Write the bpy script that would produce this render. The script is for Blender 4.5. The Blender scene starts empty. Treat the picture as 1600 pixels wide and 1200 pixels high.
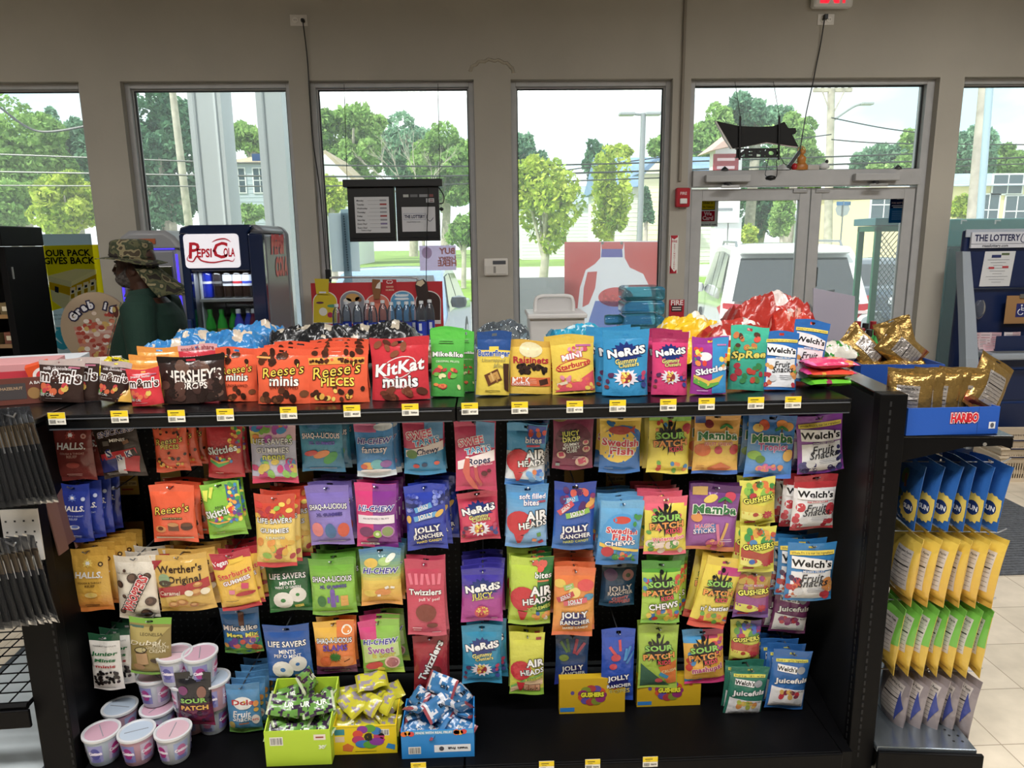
import bpy, bmesh, math, random
import numpy as np
from mathutils import Vector, Matrix, noise
SC=bpy.context.scene
COL=SC.collection
PI=math.pi
rad=math.radians
# ---- camera
F_PX, EYE=1110.0, 1.75
CAM_ROT=Matrix.Rotation(rad(-2.0),3,'Z')@Matrix.Rotation(rad(90-11.3),3,'X')@Matrix.Rotation(rad(-0.75),3,'Z')
cam_data=bpy.data.cameras.new('camera')
cam_data.sensor_fit='HORIZONTAL'
cam_data.sensor_width=36.0
cam_data.lens=F_PX*36.0/1600.0
cam_data.clip_end=600
cam=bpy.data.objects.new('camera',cam_data)
COL.objects.link(cam)
cam.matrix_world=Matrix.Translation((0,0,EYE))@CAM_ROT.to_4x4()
SC.camera=cam
# ---- sky, sun, ceiling light, exposure
w=bpy.data.worlds.new('world')
SC.world=w
w.use_nodes=True
nt=w.node_tree
nt.nodes.clear()
wo=nt.nodes.new('ShaderNodeOutputWorld')
bg=nt.nodes.new('ShaderNodeBackground')
tc=nt.nodes.new('ShaderNodeTexCoord')
mp=nt.nodes.new('ShaderNodeMapping')
mp.inputs['Scale'].default_value=(1.2,1.2,3.4)
nz=nt.nodes.new('ShaderNodeTexNoise')
nz.inputs['Scale'].default_value=2.2
nz.inputs['Detail'].default_value=5
cr=nt.nodes.new('ShaderNodeValToRGB')
cr.color_ramp.elements[0].position=0.36
cr.color_ramp.elements[0].color=(0.62,0.86,0.99,1)
cr.color_ramp.elements[1].position=0.47
cr.color_ramp.elements[1].color=(0.95,0.98,1.0,1)
nt.links.new(tc.outputs['Generated'],mp.inputs['Vector'])
nt.links.new(mp.outputs['Vector'],nz.inputs['Vector'])
nt.links.new(nz.outputs['Fac'],cr.inputs['Fac'])
nt.links.new(cr.outputs['Color'],bg.inputs['Color'])
bg.inputs['Strength'].default_value=2.1
nt.links.new(bg.outputs['Background'],wo.inputs['Surface'])
sd=bpy.data.lights.new('sun','SUN')
sd.energy=6.0
sd.angle=rad(1.5)
sd.color=(1.0,0.96,0.88)
sun=bpy.data.objects.new('sun',sd)
COL.objects.link(sun)
sun.rotation_euler=(rad(40),0,rad(-52))
def area(name,loc,size,energy,col=(1.0,0.98,0.955),rot=(0,0,0),spread=170):
 d=bpy.data.lights.new(name,'AREA')
 d.shape='RECTANGLE'
 d.size, d.size_y=size
 d.energy=energy
 d.color=col
 d.spread=rad(spread)
 o=bpy.data.objects.new(name,d)
 COL.objects.link(o)
 o.location=loc
 o.rotation_euler=rot
 return o
TROFFERS=[(-2.2,0.45),(-0.7,0.45),(0.8,0.45),(2.6,0.45),(-3.6,2.8),(3.6,2.9)]
TROFFER_W=[56,56,56,44,30,70]
CEIL=4.0
for(lx,ly), e in zip(TROFFERS,TROFFER_W):
 area('troffer_light',(lx,ly,CEIL-0.13),(1.15,0.55),e)
SC.view_settings.view_transform='Standard'
SC.view_settings.look='None'
SC.view_settings.gamma=1.0
SC.view_settings.use_curve_mapping=False
SC.view_settings.exposure=0.0
SC.cycles.use_denoising=True
SC.cycles.max_bounces=8
SC.cycles.transparent_max_bounces=16
SC.cycles.caustics_reflective=False
SC.cycles.caustics_refractive=False
SC.cycles.sample_clamp_indirect=6.0
# ---- pixel -> place
def ray(x,y):
 return CAM_ROT@Vector(((x-800)/F_PX,-(y-600)/F_PX,-1.0))
def aY(x,y,Y):
 d=ray(x,y)
 return Vector((0,0,EYE))+d*(Y/d.y)
def aZ(x,y,Z):
 d=ray(x,y)
 return Vector((0,0,EYE))+d*((Z-EYE)/d.z)
# ---- colour
def lin(v):
 return v/12.92 if v<=0.04045 else((v+0.055)/1.055)**2.4
_cc={}
def hx(h):
 if not isinstance(h,str):
  return tuple(h)
 if h not in _cc:
  s=h if len(h)==6 else ''.join(c*2 for c in h)
  _cc[h]=tuple(lin(int(s[i:i+2],16)/255)for i in(0,2,4))
 return _cc[h]
def mixc(a,b,t):
 a, b=hx(a), hx(b)
 return tuple(p+(q-p)*t for p,q in zip(a,b))
# ---- materials
def mat(name,col=None,rough=0.5,metal=0.0,coat=0.0,bump=0.0,bscale=60,spec=0.5,vary=0.0,vscale=8,emit=None,estr=0.0,trans=0.0):
 """Principled material; without a colour it reads the mesh's own print/paint colours."""
 m=bpy.data.materials.new(name)
 m.use_nodes=True
 n=m.node_tree
 b=n.nodes['Principled BSDF']
 b.inputs['Roughness'].default_value=rough
 b.inputs['Metallic'].default_value=metal
 b.inputs['Coat Weight'].default_value=coat
 b.inputs['Coat Roughness'].default_value=0.08
 b.inputs['Specular IOR Level'].default_value=spec
 b.inputs['Transmission Weight'].default_value=trans
 src=None
 if col is None:
  a=n.nodes.new('ShaderNodeAttribute')
  a.attribute_name='paint'
  src=a.outputs['Color']
 else:
  rgb=n.nodes.new('ShaderNodeRGB')
  rgb.outputs[0].default_value=(*hx(col),1)
  src=rgb.outputs[0]
 t=n.nodes.new('ShaderNodeTexCoord')
 if vary>0:
  z=n.nodes.new('ShaderNodeTexNoise')
  z.inputs['Scale'].default_value=vscale
  z.inputs['Detail'].default_value=6
  n.links.new(t.outputs['Object'],z.inputs['Vector'])
  mr=n.nodes.new('ShaderNodeMapRange')
  mr.inputs['From Min'].default_value=0.3
  mr.inputs['From Max'].default_value=0.7
  mr.inputs['To Min'].default_value=1-vary
  mr.inputs['To Max'].default_value=1+vary
  n.links.new(z.outputs['Fac'],mr.inputs['Value'])
  mx=n.nodes.new('ShaderNodeVectorMath')
  mx.operation='SCALE'
  n.links.new(src,mx.inputs[0])
  n.links.new(mr.outputs['Result'],mx.inputs['Scale'])
  src=mx.outputs['Vector']
 n.links.new(src,b.inputs['Base Color'])
 if bump>0:
  z=n.nodes.new('ShaderNodeTexNoise')
  z.inputs['Scale'].default_value=bscale
  z.inputs['Detail'].default_value=3
  n.links.new(t.outputs['Object'],z.inputs['Vector'])
  bp=n.nodes.new('ShaderNodeBump')
  bp.inputs['Strength'].default_value=bump
  bp.inputs['Distance'].default_value=0.01
  n.links.new(z.outputs['Fac'],bp.inputs['Height'])
  n.links.new(bp.outputs['Normal'],b.inputs['Normal'])
 if emit is not None:
  b.inputs['Emission Color'].default_value=(*hx(emit),1)
  b.inputs['Emission Strength'].default_value=estr
 return m
def glass_mat(name,tint,refl=0.06,haze=0.0,haze_col='ffffff'):
 """Thin sheet glass or film: clear, a little reflection, optionally milky."""
 m=bpy.data.materials.new(name)
 m.use_nodes=True
 n=m.node_tree
 n.nodes.clear()
 out=n.nodes.new('ShaderNodeOutputMaterial')
 tr=n.nodes.new('ShaderNodeBsdfTransparent')
 tr.inputs['Color'].default_value=(*hx(tint),1)
 gl=n.nodes.new('ShaderNodeBsdfGlossy')
 gl.inputs['Roughness'].default_value=0.03
 fr=n.nodes.new('ShaderNodeFresnel')
 fr.inputs['IOR'].default_value=1.0+refl*6
 m1=n.nodes.new('ShaderNodeMixShader')
 n.links.new(fr.outputs['Fac'],m1.inputs['Fac'])
 n.links.new(tr.outputs['BSDF'],m1.inputs[1])
 n.links.new(gl.outputs['BSDF'],m1.inputs[2])
 last=m1.outputs['Shader']
 if haze>0:
  tl=n.nodes.new('ShaderNodeBsdfTranslucent')
  tl.inputs['Color'].default_value=(*hx(haze_col),1)
  df=n.nodes.new('ShaderNodeBsdfDiffuse')
  df.inputs['Color'].default_value=(*hx(haze_col),1)
  md=n.nodes.new('ShaderNodeMixShader')
  md.inputs['Fac'].default_value=0.35
  n.links.new(tl.outputs['BSDF'],md.inputs[1])
  n.links.new(df.outputs['BSDF'],md.inputs[2])
  m2=n.nodes.new('ShaderNodeMixShader')
  m2.inputs['Fac'].default_value=haze
  n.links.new(last,m2.inputs[1])
  n.links.new(md.outputs['Shader'],m2.inputs[2])
  last=m2.outputs['Shader']
 n.links.new(last,out.inputs['Surface'])
 return m
def leaf_mat():
 m=bpy.data.materials.new('leaf')
 m.use_nodes=True
 n=m.node_tree
 n.nodes.clear()
 out=n.nodes.new('ShaderNodeOutputMaterial')
 a=n.nodes.new('ShaderNodeAttribute')
 a.attribute_name='paint'
 df=n.nodes.new('ShaderNodeBsdfDiffuse')
 tl=n.nodes.new('ShaderNodeBsdfTranslucent')
 mx=n.nodes.new('ShaderNodeMixShader')
 mx.inputs['Fac'].default_value=0.4
 n.links.new(a.outputs['Color'],df.inputs['Color'])
 n.links.new(a.outputs['Color'],tl.inputs['Color'])
 n.links.new(df.outputs['BSDF'],mx.inputs[1])
 n.links.new(tl.outputs['BSDF'],mx.inputs[2])
 n.links.new(mx.outputs['Shader'],out.inputs['Surface'])
 return m
def sheet_mat(name,t=0.45):
 """Printed translucent sheet (sign board, poster paper): reads the mesh's paint, lets some light through."""
 m=leaf_mat()
 m.name=name
 for n in m.node_tree.nodes:
  if n.type=='MIX_SHADER':
   n.inputs['Fac'].default_value=t
 return m
M_MATTE=mat('matte_paint',rough=0.7,bump=0.05,bscale=120)
M_SATIN=mat('satin_plastic',rough=0.38,bump=0.02,bscale=200)
M_GLOSS=mat('gloss_enamel',rough=0.15,coat=0.5,bump=0.01,bscale=30)
M_FILM=mat('printed_film',rough=0.24,coat=0.3,bump=0.34,bscale=36)
M_FOIL=mat('gold_foil',rough=0.28,metal=0.75,bump=0.8,bscale=38)
M_CARD=mat('printed_card',rough=0.55,bump=0.03,bscale=150)
M_METAL=mat('brushed_metal',rough=0.35,metal=0.9,bump=0.04,bscale=140)
M_BLACK=mat('black_enamel','050507',rough=0.5,vary=0.25,vscale=5,bump=0.03,bscale=220,spec=.16)
M_BLACKGL=mat('black_enamel_shelf','08090b',rough=0.27,vary=0.25,vscale=4,bump=0.02,bscale=60,spec=.4)
M_ALU=mat('anodised_aluminium','b4b4b4',rough=0.5,metal=0.15,vary=0.06,vscale=9,bump=0.03,bscale=200)
M_WALL=mat('beige_wall_paint','b1aca1',rough=0.85,vary=0.06,vscale=1.7,bump=0.12,bscale=25)
M_CLOTH=mat('woven_cloth',rough=0.9,bump=0.4,bscale=260)
M_GLASS=glass_mat('window_glass','f4f8f6',0.075,0.10,'f2f6f8')  # milky share added as a hazy, backlit veil over the view outside
M_LEAF=leaf_mat()
M_SHEET=sheet_mat('printed_sheet',.85)
M_PET=glass_mat('clear_bottle_plastic','dfeaf2',0.085,0.10,'eef6ff')
M_POLY=glass_mat('clear_poly_sleeve','b4b6ba',0.02,0.13,'9a9ca0')
M_CLEAR=glass_mat('clear_door_glass','eef2f4',0.06)
# ---- mesh builder
_tcache={}
def glyphs(s,bold=0.0,spacing=1.0):
 """Flat outline of a line of lettering as (points, faces), centred, height of capitals = 1."""
 k=(s,round(bold,4),spacing)
 if k not in _tcache:
  cu=bpy.data.curves.new('lettering','FONT')
  cu.body=s
  cu.align_x='CENTER'
  cu.resolution_u=2
  cu.offset=bold
  cu.space_character=spacing
  ob=bpy.data.objects.new('lettering',cu)
  me=bpy.data.meshes.new_from_object(ob)
  P=np.array([(v.co.x,v.co.y)for v in me.vertices],float).reshape(-1,2)
  Fc=[tuple(p.vertices)for p in me.polygons]
  bpy.data.objects.remove(ob)
  bpy.data.curves.remove(cu)
  bpy.data.meshes.remove(me)
  if len(P):
   P[:,1]-=0.35
   P/=0.7
  _tcache[k]=(P,Fc)
 return _tcache[k]
def text_width(s,spacing=1.0):
 P, _=glyphs(s,0.0,spacing)
 return(P[:,0].max()-P[:,0].min())if len(P)else 1.0
class MB:
 def __init__(self):
  self.v, self.f, self.c, self.m=[], [], [], []
 def add(self,V,Fc,col='888888',mi=0):
  o=len(self.v)
  self.v.extend([tuple(p)for p in V])
  cs=col if isinstance(col,list)else None
  cc=None if cs else hx(col)
  for i, f in enumerate(Fc):
   self.f.append(tuple(o+k for k in f))
   self.c.append(hx(cs[i])if cs else cc)
   self.m.append(mi)
  return self
 def box(self,a,b,col='888888',mi=0,R=None,at=None):
  x0, y0, z0=a
  x1, y1, z1=b
  V=[Vector(p)for p in((x0,y0,z0),(x1,y0,z0),(x1,y1,z0),(x0,y1,z0),(x0,y0,z1),(x1,y0,z1),(x1,y1,z1),(x0,y1,z1))]
  if R is not None:
   V=[R@p for p in V]
  if at is not None:
   V=[p+Vector(at)for p in V]
  return self.add(V,[(0,3,2,1),(4,5,6,7),(0,1,5,4),(1,2,6,5),(2,3,7,6),(3,0,4,7)],col,mi)
 def tube(self,pts,r,col='888888',n=8,mi=0,cap=True):
  P=[Vector(p)for p in pts]
  rs=r if isinstance(r,(list,tuple))else[r]*len(P)
  V, prev=[], None
  for i, p in enumerate(P):
   t=(P[min(i+1,len(P)-1)]-P[max(i-1,0)])
   t=t.normalized()if t.length>1e-9 else Vector((0,0,1))
   if prev is None:
    u=t.orthogonal().normalized()
   else:
    u=(prev-t*prev.dot(t))
    u=u.normalized()if u.length>1e-6 else t.orthogonal().normalized()
   prev=u
   q=t.cross(u)
   for k in range(n):
    a=2*PI*k/n
    V.append(p+(u*math.cos(a)+q*math.sin(a))*rs[i])
  Fc=[(i*n+k,i*n+(k+1)%n,(i+1)*n+(k+1)%n,(i+1)*n+k)for i in range(len(P)-1)for k in range(n)]
  if cap:
   Fc+=[tuple(range(n-1,-1,-1)),tuple((len(P)-1)*n+k for k in range(n))]
  return self.add(V,Fc,col,mi)
 def lathe(self,prof,c=(0,0,0),n=24,col='888888',mi=0,sx=1.0,sy=1.0,R=None,cols=None,cap=True):
  V=[]
  for r, z in prof:
   for k in range(n):
    a=2*PI*k/n
    p=Vector((r*sx*math.cos(a),r*sy*math.sin(a),z))
    if R is not None:
     p=R@p
    V.append(p+Vector(c))
  m=len(prof)
  Fc, cs=[], []
  for i in range(m-1):
   for k in range(n):
    Fc.append((i*n+k,i*n+(k+1)%n,(i+1)*n+(k+1)%n,(i+1)*n+k))
    cs.append(cols[i]if cols else col)
  if cap:
   Fc+=[tuple(range(n-1,-1,-1)),tuple((m-1)*n+k for k in range(n))]
   cs+=[cols[0]if cols else col,cols[-1]if cols else col]
  return self.add(V,Fc,cs,mi)
 def prism(self,poly,a,b,axis='y',col='888888',mi=0):
  """Polygon extruded along an axis; poly is (x,z) for y, (y,z) for x, (x,y) for z."""
  def P(p,d):
   return(p[0],d,p[1])if axis=='y' else(d,p[0],p[1])if axis=='x' else(p[0],p[1],d)
  n=len(poly)
  V=[P(p,a)for p in poly]+[P(p,b)for p in poly]
  Fc=[tuple(range(n)),tuple(range(2*n-1,n-1,-1))]+[(i,i+n,(i+1)%n+n,(i+1)%n)for i in range(n)]
  return self.add(V,Fc,col,mi)
 def grid(self,fn,nu,nv,col='888888',mi=0):
  V=[fn(i/nu,j/nv)for j in range(nv+1)for i in range(nu+1)]
  Fc, cs=[], []
  for j in range(nv):
   for i in range(nu):
    a=j*(nu+1)+i
    Fc.append((a,a+1,a+nu+2,a+nu+1))
    cs.append(col((i+.5)/nu,(j+.5)/nv)if callable(col)else col)
  return self.add(V,Fc,cs,mi)
 def text(self,s,o,width,col='000000',u=(1,0,0),v=(0,0,1),bold=0.0,height=None,lift=0.0,nrm=None,mi=0,shear=0.0,spacing=1.0):
  """Lettering in the plane (u, v) centred at o, drawn at the given width (or cap height)."""
  P, Fc=glyphs(s,bold,spacing)
  if not len(P):
   return self
  u, v, o=Vector(u).normalized(), Vector(v).normalized(), Vector(o)
  n=u.cross(v)if nrm is None else Vector(nrm)
  k=width/text_width(s,spacing)if width else height
  kh=height if height else k
  V=[o+u*((x+shear*y)*k)+v*(y*kh)+n*lift for x,y in P]
  return self.add(V,Fc,col,mi)
 def quad(self,o,w,h,col,u=(1,0,0),v=(0,0,1),lift=0.0,mi=0):
  """Thin printed rectangle centred at o."""
  u, v, o=Vector(u).normalized(), Vector(v).normalized(), Vector(o)
  o=o+u.cross(v)*lift
  return self.add([o-u*w/2-v*h/2,o+u*w/2-v*h/2,o+u*w/2+v*h/2,o-u*w/2+v*h/2],[(0,1,2,3)],col,mi)
 def disc(self,o,rx,ry,col,u=(1,0,0),v=(0,0,1),lift=0.0,n=24,mi=0,a0=0,a1=2*PI):
  u, v, o=Vector(u).normalized(), Vector(v).normalized(), Vector(o)
  o=o+u.cross(v)*lift
  V=[o]+[o+u*rx*math.cos(a0+(a1-a0)*k/n)+v*ry*math.sin(a0+(a1-a0)*k/n)for k in range(n+1)]
  return self.add(V,[(0,k+1,k+2)for k in range(n)],col,mi)
 def poly(self,pts,col,lift=0.0,o=(0,0,0),u=(1,0,0),v=(0,0,1),mi=0):
  u, v, o=Vector(u), Vector(v), Vector(o)
  nn=u.cross(v).normalized()*lift
  return self.add([o+u*x+v*y+nn for x,y in pts],[tuple(range(len(pts)))],col,mi)
 def mesh(self,name,mats,smooth=None):
  me=bpy.data.meshes.new(name)
  me.from_pydata(self.v,[],self.f)
  for m in(mats if isinstance(mats,(list,tuple))else[mats]):
   me.materials.append(m)
  if len(me.polygons)==len(self.f):
   me.polygons.foreach_set('material_index',self.m)
   ca=me.color_attributes.new('paint','FLOAT_COLOR','CORNER')
   arr=np.ones((len(me.loops),4),np.float32)
   tot=np.array([len(f)for f in self.f])
   arr[:,:3]=np.repeat(np.array(self.c,np.float32),tot,axis=0)
   ca.data.foreach_set('color',arr.ravel())
  if smooth is not None:
   me.polygons.foreach_set('use_smooth',[True]*len(me.polygons))
   me.set_sharp_from_angle(angle=rad(smooth))
  me.update()
  return me
 def build(self,name,mats,parent=None,smooth=None,bevel=0.0,local=False,at=None):
  """Link everything collected as ONE mesh object. World coordinates unless local."""
  if not local:
   if parent is not None:
    inv=WORLD[parent.name].inverted()
    self.v=[tuple(inv@Vector(p))for p in self.v]
   elif at is None:
    A=np.array(self.v)
    lo, hi=A.min(0), A.max(0)
    at=((lo[0]+hi[0])/2,(lo[1]+hi[1])/2,lo[2])
    self.v=[tuple(p)for p in(A-np.array(at))]
  me=self.mesh(name,mats,smooth)
  o=bpy.data.objects.new(name,me)
  COL.objects.link(o)
  if parent is not None:
   o.parent=parent
   WORLD[o.name]=WORLD[parent.name].copy()
  else:
   o.location=at or(0,0,0)
   WORLD[o.name]=Matrix.Translation(o.location)
  if bevel:
   b=o.modifiers.new('bevel','BEVEL')
   b.width=bevel
   b.segments=2
   b.limit_method='ANGLE'
   b.angle_limit=rad(40)
  return o
WORLD={}
def tag(o,label,cat,group=None,kind=None):
 o['label']=label
 o['category']=cat
 if group:
  o['group']=group
 if kind:
  o['kind']=kind
 return o
def thing(name,label,cat,loc=(0,0,0),rz=0.0,group=None,kind=None,R=None):
 o=bpy.data.objects.new(name,None)
 COL.objects.link(o)
 o.empty_display_size=0.1
 M=Matrix.Translation(loc)@(R.to_4x4()if R is not None else Matrix.Rotation(rz,4,'Z'))
 o.location=loc
 o.rotation_euler=M.to_euler()
 WORLD[o.name]=M
 return tag(o,label,cat,group,kind)
def dup(o,M,parent=None):
 """Copy of a thing and of each of its parts, sharing mesh data."""
 c=o.copy()
 COL.objects.link(c)
 if parent is None:
  c.matrix_world=M
  WORLD[c.name]=M.copy()
 else:
  c.parent=parent
  WORLD[c.name]=WORLD[parent.name].copy()
 for ch in o.children:
  dup(ch,M,c)
 return c
# ==== the room
WALL_Y, WALL_T=5.6, 0.2
XL, XR, YB=-6.5, 7.0, -5.0
OPEN=[(-4.25,-2.925,0.42),(-2.63,-1.415,0.42),(-1.275,-0.06,0.42),(0.215,1.43,0.42),(1.566,3.47,0.0),(3.66,5.2,0.42)]
TOP=2.932
def structure(o,label,cat):
 return tag(o,label,cat,kind='structure')
b=MB()
edges=[XL]+[e for a in OPEN for e in a[:2]]+[XR]
for i in range(0,len(edges),2):
 b.box((edges[i],WALL_Y,0),(edges[i+1],WALL_Y+WALL_T,TOP))
b.box((XL,WALL_Y,TOP),(XR,WALL_Y+WALL_T,CEIL))
for x0, x1, s in OPEN:
 if s>0:
  b.box((x0,WALL_Y,0),(x1,WALL_Y+WALL_T,s))
structure(b.build('wall_front',M_WALL),'beige painted front wall between and above the shop windows','wall')
structure(MB().box((XL-.2,YB,0),(XL,WALL_Y+WALL_T,CEIL)).build('wall_left',M_WALL),'beige painted side wall beyond the dark cabinet','wall')
structure(MB().box((XR,YB,0),(XR+.2,WALL_Y+WALL_T,CEIL)).build('wall_right',M_WALL),'beige painted side wall beyond the lottery desk','wall')
structure(MB().box((XL-.2,YB-.2,0),(XR+.2,YB,CEIL)).build('wall_back',M_WALL),'beige painted wall behind the sales counter','wall')
m_ceil=mat('ceiling_tile','807c74',rough=0.95,bump=0.3,bscale=40)  # unseen ceiling, colour darkened to cut the bounce light
structure(MB().box((XL-.2,YB-.2,CEIL),(XR+.2,WALL_Y+WALL_T,CEIL+.2)).build('ceiling',m_ceil),'off white ceiling over the whole shop','ceiling')
def floor_mat():
 m=mat('vinyl_tile','e6dac6',rough=0.22,vary=0.09,vscale=9,bump=0.02,bscale=30)
 n=m.node_tree
 bs=n.nodes['Principled BSDF']
 src=bs.inputs['Base Color'].links[0].from_socket
 t=n.nodes.new('ShaderNodeTexCoord')
 br=n.nodes.new('ShaderNodeTexBrick')
 br.offset=0
 br.inputs['Scale'].default_value=1.0
 br.inputs['Brick Width'].default_value=0.305
 br.inputs['Row Height'].default_value=0.305
 br.inputs['Mortar Size'].default_value=0.0022
 br.inputs['Color1'].default_value=(1,1,1,1)
 br.inputs['Color2'].default_value=(0.93,0.93,0.92,1)
 br.inputs['Mortar'].default_value=(0.55,0.52,0.47,1)
 n.links.new(t.outputs['Object'],br.inputs['Vector'])
 mu=n.nodes.new('ShaderNodeVectorMath')
 mu.operation='MULTIPLY'
 n.links.new(src,mu.inputs[0])
 n.links.new(br.outputs['Color'],mu.inputs[1])
 n.links.new(mu.outputs['Vector'],bs.inputs['Base Color'])
 return m
structure(MB().box((XL-.2,YB-.2,-.2),(XR+.2,WALL_Y+WALL_T,0)).build('floor',floor_mat()),'cream vinyl tile floor with thin dark joints','floor')
m_lens=mat('lamp_lens','ffffff',rough=0.4,emit='fff4e2',estr=3.0)
for(lx,ly), nm in zip(TROFFERS,('leftmost over the candy aisle','second from left over the candy aisle','third from left over the candy aisle','rightmost over the candy aisle','over the dark cabinet','over the lottery desk')):
 t=thing('ceiling_light','white ceiling troffer with lit lens '+nm,'ceiling light',(lx,ly,CEIL-.12),group='ceiling troffers')
 MB().box((lx-.62,ly-.32,CEIL-.10),(lx+.62,ly+.32,CEIL-.002),'e8e6e0').build('housing',M_SATIN,t)
 MB().box((lx-.58,ly-.28,CEIL-.112),(lx+.58,ly+.28,CEIL-.101),'ffffff').build('diffuser',m_lens,t)
# ---- windows
FR_Y=5.66
def frame_rect(b,x0,x1,z0,z1,fw,y0,y1,col='9b9c9f'):
 b.box((x0,y0,z0),(x0+fw,y1,z1),col).box((x1-fw,y0,z0),(x1,y1,z1),col)
 b.box((x0+fw,y0,z1-fw),(x1-fw,y1,z1),col).box((x0+fw,y0,z0),(x1-fw,y1,z0+fw),col)
WIN_TXT=['tall shop window beside the dark cabinet','tall shop window behind the camouflage hat and the white column','tall shop window with the black lottery screens','tall shop window with the red milk board','','tall shop window behind the lottery desk']
m_gasket=mat('black_gasket','17181a',rough=0.6)
for i, (x0,x1,s)in enumerate(OPEN):
 if i==4:
  continue
 t=structure(thing('window_%d'%(i+1),'x','window',((x0+x1)/2,FR_Y,s)),WIN_TXT[i],'window')
 b=MB()
 frame_rect(b,x0,x1,s,TOP,0.038,FR_Y,FR_Y+.11)
 frame_rect(b,x0+.038,x1-.038,s+.038,TOP-.038,0.010,FR_Y+.03,FR_Y+.08,'c8c9ca')
 b.build('frame',M_ALU,t,bevel=.003)
 g=MB()
 frame_rect(g,x0+.048,x1-.048,s+.048,TOP-.048,0.007,FR_Y+.045,FR_Y+.065)
 g.build('gasket',m_gasket,t)
 MB().box((x0+.05,FR_Y+.052,s+.05),(x1-.05,FR_Y+.058,TOP-.05)).build('pane',M_GLASS,t)
x0, x1, s=OPEN[4]
DOOR_T, TRB0, TRB1=2.135, 2.15, 2.27
t=structure(thing('window_5','x','window',((x0+x1)/2,FR_Y,TRB0)),'wide transom window above the glass doors with the open sign','window')
b=MB()
b.box((x0,FR_Y,0),(x0+.05,FR_Y+.11,TOP)).box((x1-.06,FR_Y,0),(x1,FR_Y+.11,TOP)).box((x0+.05,FR_Y,TOP-.036),(x1-.06,FR_Y+.11,TOP))
b.box((x0+.05,FR_Y-.03,TRB0),(x1-.06,FR_Y+.11,TRB1))
b.build('frame',M_ALU,t,bevel=.003)
g=MB()
frame_rect(g,x0+.05,x1-.06,TRB1,TOP-.036,.009,FR_Y+.045,FR_Y+.065)
g.build('gasket',m_gasket,t)
MB().box((x0+.055,FR_Y+.052,TRB1+.005),(x1-.065,FR_Y+.058,TOP-.04)).build('pane',M_GLASS,t)
xm=aY(1262,400,FR_Y).x
DOORS=[(x0+.055,xm-.004,'left glass door leaf with age check sticker',1),(xm+.004,x1-.065,'right glass door leaf beside the green gas cage',-1)]
for k, (a,c,lab,sg)in enumerate(DOORS):
 t=structure(thing('door_%d'%(k+1),'x','door',((a+c)/2,FR_Y+.02,0.01)),lab,'door')
 b=MB()
 y0, y1=FR_Y+.015, FR_Y+.06
 sw=.085
 b.box((a,y0,.01),(a+sw,y1,DOOR_T)).box((c-sw,y0,.01),(c,y1,DOOR_T))
 b.box((a+sw,y0,DOOR_T-.09),(c-sw,y1,DOOR_T)).box((a+sw,y0,.01),(c-sw,y1,.22))
 b.build('leaf_frame',M_ALU,t,bevel=.003)
 MB().box((a+sw-.004,FR_Y+.034,.215),(c-sw+.004,FR_Y+.04,DOOR_T-.085)).build('pane',M_GLASS,t)
 hx0=c-.05 if sg>0 else a+.05
 MB().tube([(hx0,y0+.01,.92),(hx0,y0-.05,.94),(hx0,y0-.05,1.2),(hx0,y0+.01,1.22)],.011,'b8b9bb').build('pull_handle',M_METAL,t,smooth=50)
 MB().box((a+sw,y0-.05,1.0),(c-sw,y0-.03,1.035),'8c8d90').build('push_bar',M_METAL,t,bevel=.004)
 lx=c-.14 if sg>0 else a+.03
 MB().box((lx,y0-.012,DOOR_T-.035),(lx+.11,y0,DOOR_T-.008),'c2c3c5').build('top_latch',M_METAL,t,bevel=.003)
 cx=a+.30 if sg>0 else c-.32
 cl=tag(MB().box((cx-.22,FR_Y-.085,TRB0+.03),(cx+.13,FR_Y-.032,TRB0+.085),'a9aaad').build('door_closer',M_ALU,bevel=.006),'grey door closer box above the '+('left' if sg>0 else 'right')+' glass door','door closer','door closers')
 MB().box((-.05,-.02,-.045),(.09,0,-.022),'d0d1d2').build('closer_arm',M_METAL,cl,local=True,bevel=.003)
 WORLD[cl.name]=Matrix.Translation(cl.location)
 MB().lathe([(.022,-.03),(.026,-.01),(.018,.0)],(0,0,.005),12,'2b2c2f').build('pivot_knob',M_SATIN,cl,local=True,smooth=40)
structure(MB().tube([(1.50,5.59,CEIL),(1.50,5.59,2.19)],.012,'8f8880',n=10).build('trim_1',mat('painted_conduit','8c8478',rough=.6),smooth=60),'thin painted conduit running down the wall to the red alarm','conduit')
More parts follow.
